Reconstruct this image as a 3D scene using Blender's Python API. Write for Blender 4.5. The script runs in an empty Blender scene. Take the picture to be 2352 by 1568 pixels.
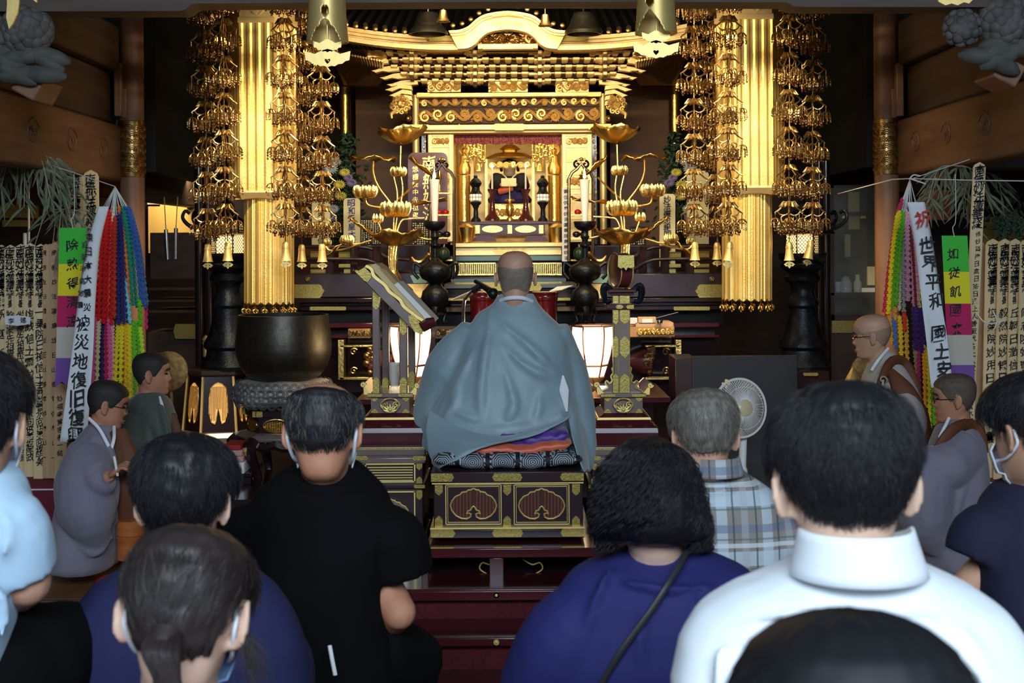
import bpy, math, random
import numpy as np
from mathutils import Vector, Matrix, geometry as mgeo
random.seed(7); np.random.seed(7)
PI = math.pi
C = bpy.context.scene.collection
SC = bpy.context.scene

# ---------------------------------------------------------------- camera, world, light, exposure
F, CX, CY, CZ, ROLL = 3267.0, 1176.0, 565.0, 1.6, 0.007
cam = bpy.data.cameras.new('camera'); cam.lens = 50.0; cam.sensor_width = 36.0; cam.sensor_fit = 'HORIZONTAL'
cam.shift_y = -(784 - CY) / 2352.0; cam.clip_start = 0.05
camo = bpy.data.objects.new('camera', cam); C.objects.link(camo)
camo.matrix_world = Matrix.Translation((0, 0, CZ)) @ Matrix.Rotation(PI / 2, 4, 'X') @ Matrix.Rotation(-ROLL, 4, 'Z')
cam.dof.use_dof = True; cam.dof.focus_distance = 7.5; cam.dof.aperture_fstop = 8.0
SC.camera = camo
SC.view_settings.view_transform = 'Standard'; SC.view_settings.look = 'None'
SC.view_settings.gamma = 1.0; SC.view_settings.use_curve_mapping = False
SC.view_settings.exposure = 0.0
SC.cycles.max_bounces = 6; SC.cycles.diffuse_bounces = 3; SC.cycles.glossy_bounces = 4
SC.cycles.sample_clamp_indirect = 4.0
SC.cycles.use_denoising = True

w = bpy.data.worlds.new('world'); SC.world = w; w.use_nodes = True
w.node_tree.nodes['Background'].inputs['Color'].default_value = (0.62, 0.78, 1.0, 1)
w.node_tree.nodes['Background'].inputs['Strength'].default_value = 0.5

def lamp(name, kind, loc, target, energy, color, size=0.5, size_y=None, spot=60, blend=0.6):
    l = bpy.data.lights.new(name, kind); l.energy = energy; l.color = color
    if kind == 'AREA':
        l.shape = 'RECTANGLE'; l.size = size; l.size_y = size_y or size
    elif kind == 'SPOT':
        l.spot_size = math.radians(spot); l.spot_blend = blend; l.shadow_soft_size = size
    else:
        l.shadow_soft_size = size
    o = bpy.data.objects.new(name, l); C.objects.link(o); o.location = loc
    if target is not None:
        d = Vector(target) - Vector(loc)
        o.rotation_euler = d.to_track_quat('-Z', 'Y').to_euler()
    return o
WARM = (1.0, 0.80, 0.50); COOL = (0.72, 0.86, 1.0)
lamp('daylight_entrance', 'AREA', (0.3, -2.2, 3.6), (0.2, 4.0, 0.9), 430, COOL, 4.5, 1.6)
lamp('shrine_downlight', 'AREA', (0.0, 8.0, 3.02), (0, 11.3, 2.45), 66, WARM, 1.8, 0.08)
lamp('pillar_spot_left', 'SPOT', (-1.35, 7.55, 3.45), (-1.6, 9.2, 1.72), 360, WARM, 0.12, spot=46)
lamp('pillar_spot_right', 'SPOT', (1.35, 7.55, 3.45), (1.6, 9.2, 1.72), 360, WARM, 0.12, spot=46)
lamp('shrine_inner_light', 'AREA', (0, 11.45, 2.42), (0, 12.0, 1.7), 1.8, (1, .86, .5), 0.7, 0.1)
lamp('altar_light', 'AREA', (0, 9.2, 3.3), (0, 10.6, 1.4), 16, WARM, 1.6, 0.2)

# ---------------------------------------------------------------- helpers
def P(px, py, D):
    u = px - CX; v = py - CY
    return np.array([(u - ROLL * v) * D / F, D, CZ - (v + ROLL * u) * D / F])
def S(n, D): return n * D / F
def rgb(h):
    h = h.lstrip('#'); c = [int(h[i:i + 2], 16) / 255 for i in (0, 2, 4)]
    return tuple((x / 12.92 if x <= .04045 else ((x + .055) / 1.055) ** 2.4) for x in c)

def mat(name, col, rough=.5, metal=0., col2=None, nscale=8., bump=0., bscale=None, stretch=(1, 1, 1), emit=None, estr=1., coat=0., kind='noise', sheen=0., spec=.5, alpha=None, lo=.35, hi=.65, trans=0.):
    m = bpy.data.materials.new(name); m.use_nodes = True
    nt = m.node_tree; N = nt.nodes; L = nt.links; b = N['Principled BSDF']
    if isinstance(col, str): col = rgb(col)
    if isinstance(col2, str): col2 = rgb(col2)
    b.inputs['Base Color'].default_value = (*col, 1)
    b.inputs['Roughness'].default_value = rough; b.inputs['Metallic'].default_value = metal
    b.inputs['Coat Weight'].default_value = coat; b.inputs['Coat Roughness'].default_value = .12
    b.inputs['Specular IOR Level'].default_value = spec
    b.inputs['Transmission Weight'].default_value = trans
    if sheen: b.inputs['Sheen Weight'].default_value = sheen
    if col2 is not None or bump:
        tc = N.new('ShaderNodeTexCoord'); mp = N.new('ShaderNodeMapping')
        mp.inputs['Scale'].default_value = stretch; L.new(tc.outputs['Object'], mp.inputs['Vector'])
        def tex(sc):
            if kind == 'voronoi':
                t = N.new('ShaderNodeTexVoronoi'); t.inputs['Scale'].default_value = sc; L.new(mp.outputs['Vector'], t.inputs['Vector']); return t.outputs['Distance']
            if kind == 'wave':
                t = N.new('ShaderNodeTexWave'); t.inputs['Scale'].default_value = sc; t.inputs['Distortion'].default_value = 3; t.inputs['Detail'].default_value = 2
                L.new(mp.outputs['Vector'], t.inputs['Vector']); return t.outputs['Fac']
            t = N.new('ShaderNodeTexNoise'); t.inputs['Scale'].default_value = sc; t.inputs['Detail'].default_value = 5
            L.new(mp.outputs['Vector'], t.inputs['Vector']); return t.outputs['Fac']
        if col2 is not None:
            r = N.new('ShaderNodeValToRGB'); r.color_ramp.elements[0].position = lo; r.color_ramp.elements[1].position = hi
            r.color_ramp.elements[0].color = (*col, 1); r.color_ramp.elements[1].color = (*col2, 1)
            L.new(tex(nscale), r.inputs['Fac']); L.new(r.outputs['Color'], b.inputs['Base Color'])
        if bump:
            bp = N.new('ShaderNodeBump'); bp.inputs['Strength'].default_value = bump; bp.inputs['Distance'].default_value = .01
            L.new(tex(bscale or nscale), bp.inputs['Height']); L.new(bp.outputs['Normal'], b.inputs['Normal'])
    if emit is not None:
        if isinstance(emit, str): emit = rgb(emit)
        b.inputs['Emission Color'].default_value = (*emit, 1); b.inputs['Emission Strength'].default_value = estr
    if alpha is not None: b.inputs['Alpha'].default_value = alpha
    return m

M = {}
def dm(name, *a, **k): M[name] = mat(name, *a, **k)
dm('gold', (.90, .62, .19), .30, 1, bump=.25, nscale=60)
dm('gold_bright', (.96, .73, .32), .44, .65, bump=.12, nscale=40)
dm('gold_leaf', (.96, .77, .40), .45, .55, col2=(.84, .60, .24), nscale=14, bump=.15, bscale=50)
dm('gold_relief', (.98, .70, .26), .42, .5, col2=(.80, .50, .15), nscale=30)
dm('gold_sleeve', (.98, .74, .27), .42, .72, col2=(.90, .62, .17), nscale=5, bump=.2, bscale=90)
dm('gold_engraved', (.44, .34, .10), .42, .85, col2=(.31, .235, .06), nscale=110, bump=.12, bscale=150)
dm('brass', (.88, .66, .24), .46, .62, bump=.08, nscale=30)
dm('bronze_gold', (.27, .16, .06), .32, .95, col2=(.52, .34, .13), nscale=40)
dm('copper_ball', (.22, .10, .06), .25, .9)
dm('bronze_dark', (.018, .019, .022), .34, .7, bump=.3, nscale=50)
dm('iron', (.008, .010, .014), .38, .6, col2=(.02, .026, .036), nscale=20, bump=.3, bscale=60)
dm('gong', (.055, .05, .042), .42, .85, col2=(.08, .07, .055), nscale=30, bump=.08, bscale=80)
dm('lacquer', (.020, .008, .010), .16, 0, coat=.6)
dm('lacquer_plum', (.030, .013, .018), .30, 0, coat=.25)
dm('lacquer_red', (.075, .010, .013), .18, 0, coat=.6)
dm('lacquer_mauve', (.19, .14, .13), .3, .25, coat=.3, col2=(.24, .18, .16), nscale=9)
dm('dark', (.006, .005, .005), .7)
dm('wood_dark', (.030, .015, .009), .6, col2=(.048, .025, .015), nscale=6, stretch=(1, .12, 2.5), bump=.2)
dm('wood_beam', (.105, .048, .024), .6, col2=(.155, .078, .042), nscale=5, stretch=(2, .25, 3), bump=.3)
dm('wood_grey', (.075, .052, .04), .65, col2=(.11, .078, .06), nscale=6, stretch=(.3, 2, 2), bump=.2)
dm('wood_pillar', (.21, .10, .056), .55, col2=(.29, .155, .09), nscale=5, stretch=(4, 4, .3), bump=.25)
dm('wood_panel', (.17, .075, .032), .5, col2=(.22, .10, .045), nscale=4, stretch=(1, 1, .3))
dm('wood_floor', (.17, .075, .03), .42, col2=(.22, .10, .04), nscale=4, stretch=(.3, 4, 1), bump=.1)
dm('wood_light', (.78, .59, .31), .55, col2=(.84, .67, .39), nscale=4, stretch=(6, 6, .4), bump=.1)
dm('wood_pale', (.52, .32, .17), .6, col2=(.62, .40, .22), nscale=4, stretch=(6, 6, .4), bump=.1)
dm('wood_orange', (.42, .19, .06), .5, col2=(.5, .25, .09), nscale=9, bump=.1)
dm('carve_grey', (.085, .08, .075), .75, col2=(.14, .13, .122), nscale=14, bump=.4)
dm('carpet', (.075, .004, .010), .9, col2=(.11, .007, .015), nscale=60, bump=.4)
dm('paper', (.78, .78, .74), .75, bump=.1, nscale=20)
dm('paper_cool', (.80, .83, .86), .75, bump=.15, nscale=12)
dm('ink', (.006, .006, .009), .5)
dm('ink_blue', (.02, .02, .20), .5)
dm('ink_red', (.55, .02, .01), .5)
dm('ivory', (.80, .70, .38), .5)
dm('maroon', (.13, .022, .022), .35, coat=.3)
dm('candle', (.86, .82, .74), .45)
dm('flame', (1, .6, .2), .5, emit=(1, .55, .15), estr=14)
dm('lantern_paper', (.95, .85, .68), .8, emit=(1., .78, .46), estr=2.4)
dm('lattice_glow', (.9, .6, .25), .8, emit=(1., .62, .25), estr=2.6)
dm('mini_glow', (.9, .7, .6), .8, emit=(1., .66, .4), estr=1.3)
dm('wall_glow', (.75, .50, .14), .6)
dm('chrome', (.7, .72, .78), .2, 1)
dm('mic_black', (.01, .01, .012), .4)
dm('white_plastic', (.9, .9, .88), .35)
dm('cream_plastic', (.80, .66, .42), .3)
dm('glass', (.8, .85, .85), .05, alpha=.25)
dm('purple', (.055, .012, .22), .5, col2=(.10, .03, .33), nscale=24, sheen=.3, lo=.45, hi=.55)
dm('orange_silk', (.62, .085, .03), .45, sheen=.3, col2=(.72, .14, .06), nscale=20)
dm('leaf_dark', (.012, .035, .018), .6, col2=(.02, .06, .03), nscale=20)
dm('leaf_grey', (.10, .13, .065), .6, col2=(.17, .20, .12), nscale=20)
dm('straw', (.38, .35, .25), .7)
dm('flower_yellow', (.62, .55, .10), .6)
dm('flower_white', (.45, .5, .55), .6)
dm('flower_violet', (.22, .17, .35), .6)
dm('glint', (.9, .9, .9), .3)

class MB:
    def __init__(s): s.v = []; s.f = []; s.n = 0
    def add(s, v, f):
        v = np.asarray(v, float).reshape(-1, 3); s.v.append(v); n = s.n
        s.f += [tuple(i + n for i in q) for q in f]; s.n += len(v); return s
    def box(s, c, d, R=None, taper=1.0):
        x, y, z = [k / 2 for k in d]; t = taper
        v = np.array([(-x * t, -y * t, -z), (x * t, -y * t, -z), (x * t, y * t, -z), (-x * t, y * t, -z), (-x, -y, z), (x, -y, z), (x, y, z), (-x, y, z)])
        if R is not None: v = v @ np.array(R.to_3x3()).T
        return s.add(v + np.asarray(c), [(3, 2, 1, 0), (4, 5, 6, 7), (0, 1, 5, 4), (1, 2, 6, 5), (2, 3, 7, 6), (3, 0, 4, 7)])
    def rb(s, x0, y0, x1, y1, D, depth=.05, taper=1.0):
        c = P((x0 + x1) / 2, (y0 + y1) / 2, D); c[1] += depth / 2
        return s.box(c, (S(x1 - x0, D), depth, S(y1 - y0, D)), taper=taper)
    def loft(s, rings, cap=True, closed=True):
        n = len(rings[0]); v = np.concatenate(rings); f = []
        m = n if closed else n - 1
        for i in range(len(rings) - 1):
            for j in range(m):
                k = (j + 1) % n
                f.append((i * n + j, i * n + k, (i + 1) * n + k, (i + 1) * n + j))
        if cap and closed:
            f.append(tuple(range(n - 1, -1, -1))); f.append(tuple(range((len(rings) - 1) * n, len(rings) * n)))
        return s.add(v, f)
    def lathe(s, c, prof, n=24, axis=(0, 0, 1), cap=True, flute=0, famp=0.):
        c = np.asarray(c, float); q = np.array(Vector((0, 0, 1)).rotation_difference(Vector(axis)).to_matrix())
        a = np.arange(n) * 2 * PI / n; rings = []
        for r, z in prof:
            rr = max(r, 1e-4) * (1 + famp * np.abs(np.sin(a * flute / 2)) if flute else 1)
            v = np.stack([rr * np.cos(a), rr * np.sin(a), np.full(n, z)], 1)
            rings.append(v @ q.T + c)
        return s.loft(rings, cap)
    def tube(s, pts, r=.01, n=7, cap=True, flat=None):
        pts = np.asarray(pts, float); k = len(pts)
        rad = np.full(k, r) if np.isscalar(r) else np.interp(np.linspace(0, 1, k), np.linspace(0, 1, len(r)), r)
        t = np.gradient(pts, axis=0); t /= np.linalg.norm(t, axis=1)[:, None] + 1e-12
        u = np.cross(t[0], (0, 0, 1.)) if abs(t[0][2]) < .9 else np.cross(t[0], (0, 1., 0))
        u /= np.linalg.norm(u); rings = []; a = np.arange(n) * 2 * PI / n
        for i in range(k):
            u = u - t[i] * (u @ t[i]); u /= np.linalg.norm(u) + 1e-12; w_ = np.cross(t[i], u)
            v = np.outer(np.cos(a), u) + np.outer(np.sin(a), w_)
            if flat: v[:, 1] *= flat
            rings.append(pts[i] + rad[i] * v)
        return s.loft(rings, cap)
    def sph(s, c, r, nu=14, nv=9, R=None):
        r = (r, r, r) if np.isscalar(r) else r
        th = np.linspace(0, PI, nv + 1)[1:-1]; a = np.arange(nu) * 2 * PI / nu
        v = [(0, 0, 1.)] + [(math.sin(t) * math.cos(b), math.sin(t) * math.sin(b), math.cos(t)) for t in th for b in a] + [(0, 0, -1.)]
        v = np.array(v) * r
        if R is not None: v = v @ np.array(R.to_3x3()).T
        f = [(0, 1 + j, 1 + (j + 1) % nu) for j in range(nu)]; m = len(th)
        for i in range(m - 1):
            for j in range(nu):
                k = (j + 1) % nu; f.append((1 + i * nu + j, 1 + (i + 1) * nu + j, 1 + (i + 1) * nu + k, 1 + i * nu + k))
        e = 1 + m * nu; f += [(e, 1 + (m - 1) * nu + (j + 1) % nu, 1 + (m - 1) * nu + j) for j in range(nu)]
        return s.add(v + np.asarray(c), f)
    def prism(s, poly, y0, y1, holes=()):
        """outline in the x-z plane extruded along y"""
        loops = [list(poly)] + [list(h) for h in holes]
        flat = [p for l in loops for p in l]
        tris = mgeo.tessellate_polygon([[Vector((p[0], p[1], 0)) for p in l] for l in loops])
        n = len(flat); v = [(p[0], y0, p[1]) for p in flat] + [(p[0], y1, p[1]) for p in flat]
        f = []
        for t in tris:
            a, b, c = (np.array(flat[i]) for i in t)
            if (b[0] - a[0]) * (c[1] - a[1]) - (b[1] - a[1]) * (c[0] - a[0]) < 0: t = (t[0], t[2], t[1])
            f.append(tuple(t)); f.append((t[0] + n, t[2] + n, t[1] + n))
        o = 0
        for l in loops:
            k = len(l); ar = sum(l[i][0] * l[(i + 1) % k][1] - l[(i + 1) % k][0] * l[i][1] for i in range(k))
            if o > 0: ar = -ar
            for i in range(k):
                j = (i + 1) % k
                q = (o + i, o + i + n, o + j + n, o + j)
                f.append(q if ar < 0 else q[::-1])
            o += k
        return s.add(v, f)
    def pp(s, pix, D, depth=.03, holes=()):
        """pixel outline at distance D, real thickness"""
        g = lambda L: [tuple(P(x, y, D)[[0, 2]]) for x, y in L]
        return s.prism(g(pix), D, D + depth, [g(h) for h in holes])
    def cut(s):
        if not hasattr(s, 'cuts'): s.cuts = []
        s.cuts.append((len(s.v), len(s.f), s.n)); return s
    def pieces(s, name, m, parent=None, **k):
        """one object per piece marked with cut()"""
        c = [(0, 0, 0)] + [q for q in getattr(s, 'cuts', [])] + [(len(s.v), len(s.f), s.n)]; out = []
        for (a, b, n), (a2, b2, _) in zip(c, c[1:]):
            if b2 > b:
                q = MB(); q.v = s.v[a:a2]; q.f = [tuple(i - n for i in f) for f in s.f[b:b2]]; q.n = 1; out.append(q.build(name, m, parent, **k))
        return out
    def build(s, name, m, parent=None, smooth=38, bevel=0., sub=0, flip=False):
        me = bpy.data.meshes.new(name)
        v = np.concatenate(s.v) if s.v else np.zeros((0, 3))
        me.from_pydata(v.tolist(), [], s.f); me.validate(); me.update()
        me.materials.append(M[m] if isinstance(m, str) else m)
        if smooth:
            me.shade_smooth(); me.set_sharp_from_angle(angle=math.radians(smooth))
        o = bpy.data.objects.new(name, me); C.objects.link(o)
        if parent is not None:
            o.parent = parent
            if parent.parent is None: o.matrix_parent_inverse = Matrix.Translation(-parent.location)
        if bevel:
            b = o.modifiers.new('bevel', 'BEVEL'); b.width = bevel; b.segments = 2; b.limit_method = 'ANGLE'; b.angle_limit = math.radians(40)
        if sub:
            b = o.modifiers.new('sub', 'SUBSURF'); b.levels = b.render_levels = sub
        return o
def tag(o, label=None, cat=None, group=None, kind=None):
    for k, x in (('label', label), ('category', cat), ('group', group), ('kind', kind)):
        if x: o[k] = x
    return o
def struct(o): o['kind'] = 'structure'; return o
def thing(name, label, cat, loc, group=None):
    o = bpy.data.objects.new(name, None); C.objects.link(o); o.location = [float(x) for x in loc]
    o.empty_display_size = .1
    return tag(o, label, cat, group)
def kids(o): return [x for x in bpy.data.objects if x.parent == o]
def dup(root, delta, label, group=None):
    def rec(o, par):
        c = o.copy(); C.objects.link(c)
        if par is not None: c.parent = par
        for ch in tree.get(o.name, []): rec(ch, c)
        return c
    tree = {}
    for x in bpy.data.objects:
        if x.parent is not None: tree.setdefault(x.parent.name, []).append(x)
    r = rec(root, None); r.location = Vector(root.location) + Vector([float(k) for k in delta]); r['label'] = label
    if group: r['group'] = group
    return r

def spiral(c, r, turns=1.4, a0=0., ccw=1, n=16, shrink=.12):
    t = np.linspace(0, 1, n); rr = r * (1 - (1 - shrink) * t); a = a0 + ccw * t * turns * 2 * PI
    return np.stack([c[0] + rr * np.cos(a), np.full(n, c[1]), c[2] + rr * np.sin(a)], 1)
def bez(pts, n=16):
    """smooth curve through points (Catmull-Rom)"""
    p = np.asarray(pts, float); p = np.vstack([2 * p[0] - p[1], p, 2 * p[-1] - p[-2]]); out = []
    m = len(p) - 3
    for i in range(m):
        for t in np.linspace(0, 1, max(2, n // m), endpoint=(i == m - 1)):
            a, b, c, d = p[i:i + 4]
            out.append(.5 * (2 * b + (c - a) * t + (2 * a - 5 * b + 4 * c - d) * t * t + (3 * b - a - 3 * c + d) * t ** 3))
    return np.array(out)
def frieze(mb, x0, x1, z0, z1, y, r=.006, waves=4, rnd=None, flower=True):
    """carved scrolling vine relief between x0..x1, z0..z1 on plane y (towards -y)"""
    rnd = rnd or random.Random(3); h = z1 - z0; L = x1 - x0; zc = (z0 + z1) / 2
    t = np.linspace(0, 1, waves * 14); A = h * .30
    mb.tube(np.stack([x0 + L * t, y - r + 0 * t, zc + A * np.sin(t * waves * PI * 2)], 1), r * 1.1, 5)
    k = waves * 2
    for i in range(k):
        cx = x0 + L * (i + .5) / k; up = 1 if i % 2 == 0 else -1
        R = min(h * .36, L / k * .48)
        mb.tube(spiral((cx, y - r * 1.6, zc - up * h * .10), R, 1.5, PI / 2 * up, 1 if rnd.random() < .5 else -1), (r * 1.2, r * .7), 5)
        mb.sph((cx, y - r * 1.5, zc - up * h * .10), (R * .34, r * 2, R * .34), 8, 6)
        for j in range(14):
            a = rnd.random() * 2 * PI; rr = R * (.55 + .85 * rnd.random())
            q = (cx + rr * math.cos(a), y - r, min(max(zc - up * h * .1 + rr * math.sin(a), z0 + h * .08), z1 - h * .08))
            mb.sph(q, (h * .10, r * 1.8, h * .045), 7, 5, Matrix.Rotation(-a + rnd.uniform(-.6, .6), 4, 'Y'))
    if flower:
        for j in range(8):
            a = j * PI / 4
            mb.sph(((x0 + x1) / 2 + h * .2 * math.cos(a), y - r * 2, zc + h * .2 * math.sin(a)), (h * .13, r * 2.2, h * .07), 7, 5, Matrix.Rotation(-a, 4, 'Y'))
        mb.sph(((x0 + x1) / 2, y - r * 3, zc), h * .09, 8, 6)
def plate(mb, x0, y0, x1, y1, D, th=.006, ends='lr', cut=.35):
    """metal mount with cusped ends, pixel rectangle"""
    h = (y1 - y0) / 2; c = h * 2 * cut; ym = (y0 + y1) / 2; p = []
    if 'l' in ends: p += [(x0 + c, y1), (x0 + c * .45, y1 - h * .35), (x0 + c * .5, y1 - h * .55), (x0, ym), (x0 + c * .5, y0 + h * .55), (x0 + c * .45, y0 + h * .35), (x0 + c, y0)]
    else: p += [(x0, y1), (x0, y0)]
    if 'r' in ends: p += [(x1 - c, y0), (x1 - c * .45, y0 + h * .35), (x1 - c * .5, y0 + h * .55), (x1, ym), (x1 - c * .5, y1 - h * .55), (x1 - c * .45, y1 - h * .35), (x1 - c, y1)]
    else: p += [(x1, y0), (x1, y1)]
    mb.pp(p, D - th, th)
def vplate(mb, x0, y0, x1, y1, D, th=.006, ends='tb'):
    w_ = (x1 - x0) / 2; c = w_; xm = (x0 + x1) / 2; p = []
    if 't' in ends: p += [(x0, y0 + c), (x0 + w_ * .4, y0 + c * .5), (xm, y0), (x1 - w_ * .4, y0 + c * .5), (x1, y0 + c)]
    else: p += [(x0, y0), (x1, y0)]
    if 'b' in ends: p += [(x1, y1 - c), (x1 - w_ * .4, y1 - c * .5), (xm, y1), (x0 + w_ * .4, y1 - c * .5), (x0, y1 - c)]
    else: p += [(x1, y1), (x0, y1)]
    mb.pp(p, D - th, th)
def circ(x, y, r, n=16, sy=1.): return [(x + r * math.cos(i * 2 * PI / n), y + sy * r * math.sin(i * 2 * PI / n)) for i in range(n)]

# ---------------------------------------------------------------- brush writing: glyph outlines from Blender's own default font
GL = {}
def glyphs(text):
    todo = sorted(set(text) - set(GL) - {' ', '\n'}); tmp = []
    for ch in todo:
        c = bpy.data.curves.new('glyph', 'FONT'); c.body = ch; c.align_x = 'CENTER'; c.resolution_u = 2; c.offset = .012
        o = bpy.data.objects.new('glyph', c); C.objects.link(o); tmp.append((ch, o, c))
    bpy.context.view_layer.update(); dg = bpy.context.evaluated_depsgraph_get()
    for ch, o, c in tmp:
        me = bpy.data.meshes.new_from_object(o.evaluated_get(dg))
        v = np.array([x.co[:] for x in me.vertices]).reshape(-1, 3)
        if len(v):
            lo, hi = v.min(0), v.max(0); v = v - (lo + hi) / 2; v[:, :2] /= max(hi[0] - lo[0], hi[1] - lo[1], .35)
        GL[ch] = (v, [tuple(p.vertices) for p in me.polygons])
        bpy.data.objects.remove(o); bpy.data.curves.remove(c); bpy.data.meshes.remove(me)
def column(mb, text, pts, size, D, jitter=.0, brush=.05, seed=1, squash=1., off=.004):
    """one column of brushed characters; pts = pixel polyline the column follows, size = px height (or list)"""
    if set(text) - set(GL) - {' '}: glyphs(text)
    rnd = random.Random(seed); n = len(text); pts = np.asarray(pts, float)
    q = np.linspace(0, 1, n) if n > 1 else np.array([0.]); seg = np.linspace(0, 1, len(pts))
    for i, ch in enumerate(text):
        if ch in ' \n' or not len(GL[ch][0]): continue
        x = np.interp(q[i], seg, pts[:, 0]); y = np.interp(q[i], seg, pts[:, 1])
        sz = size if np.isscalar(size) else np.interp(q[i], np.linspace(0, 1, len(size)), size)
        v, f = GL[ch]; v = v.copy()
        a, b = rnd.uniform(0, 6), rnd.uniform(0, 6)
        dx = brush * np.sin(v[:, 1] * 7 + a) ; dy = brush * np.sin(v[:, 0] * 6 + b) + .10 * v[:, 0] * (1 if brush else 0)
        vx = (v[:, 0] + dx) * sz * squash + x + rnd.uniform(-1, 1) * jitter; vy = -(v[:, 1] + dy) * sz + y
        Dq = D(x, y) if callable(D) else D
        w_ = np.array([P(u_, t_, Dq) for u_, t_ in zip(vx, vy)]); w_[:, 1] -= off
        mb.add(w_, f)
ALLTEXT = '南無妙法蓮華経除熱得清涼如従飢國来東日本大震災被地復旧興祈世界平和国土安昭天皇尊盡忠報萬霊鈴木家先祖累代之盂蘭盆會水向供養坐古修坂尾政信士位一乗院禎後明美篤志者結福寺能登半島熊丘軻澂新毅然懐順姉用女敬厚利山奉捧高祐逢上人覚善脈興恐懼法界惣檀徒中釈迦佛'
glyphs(ALLTEXT)
# ================================================================ the hall (setting)
def bx(name, x0, x1, y0, y1, z0, z1, m):
    return struct(MB().box(((x0 + x1) / 2, (y0 + y1) / 2, (z0 + z1) / 2), (x1 - x0, y1 - y0, z1 - z0)).build(name, m))
bx('floor', -6, 6, -2.5, 14, -.1, 0, 'carpet')
bx('ceiling', -6, 6, -2.5, 14, 4.6, 4.7, 'wood_dark')
bx('wall_back', -6, 6, 13.4, 13.6, 0, 4.6, 'wood_dark')
bx('wall_left', -6.1, -6, -2.5, 14, 0, 4.6, 'wood_dark')
bx('wall_right', 6, 6.1, -2.5, 14, 0, 4.6, 'wood_dark')
bx('wall_front_left', -6, -2.8, -2.6, -2.5, 0, 4.6, 'wood_dark')
bx('wall_front_right', 2.8, 6, -2.6, -2.5, 0, 4.6, 'wood_dark')
bx('floor_left', -5.9, -1.5, 6.27, 13.4, 0.0, .06, 'wood_floor')
bx('floor_right', 1.5, 5.9, 6.27, 13.4, 0.0, .06, 'wood_floor')
for nm, x0, x1 in (('trim_1', -5.9, -1.5), ('trim_2', 1.5, 5.9)):
    bx(nm, x0, x1, 6.245, 6.27, 0.0, .058, 'wood_grey')
# inner sanctum platform behind the priest's seat
bx('floor_sanctum', -1.62, 1.62, 7.35, 13.4, 0.062, .30, 'lacquer')
# screens behind the altar
for nm, x0, x1 in (('trim_3', 818, 955), ('trim_4', 1402, 1537)):
    struct(MB().rb(x0, 192, x1, 640, 12.5, .06).build(nm, 'wood_panel'))
for nm, xc in (('trim_5', 795), ('trim_6', 1553)):
    m_ = MB(); a = P(xc, 640, 12.2); b = P(xc, 190, 12.2)
    m_.lathe((a[0], 12.2, 0), [(.05, a[2]), (.05, b[2])], 20); struct(m_.build(nm, 'gold'))
m_ = MB(); m_.rb(690, 170, 1660, 196, 12.1, .2); struct(m_.build('trim_7', 'lacquer'))
# front lintel with haunched ends
m_ = MB()
def lint(px, py): return tuple(P(px, py, 6.95)[[0, 2]])
top = P(1176, -160, 6.95)[2]
pl = [lint(-300, 27), lint(415, 25), lint(425, 22), lint(436, 12), lint(450, 8), lint(1170, 4), lint(1805, 5), lint(1822, 14), lint(1850, 16), lint(2650, 16)]
pl = pl + [(pl[-1][0], top), (pl[0][0], top)]
m_.prism(pl, 6.95, 7.15); struct(m_.build('trim_8', 'wood_grey'))
m_ = MB(); m_.box((0, 7.05, 2.9 + .62), (6.4, .18, .7)); struct(m_.build('trim_9', 'wood_dark'))
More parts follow.
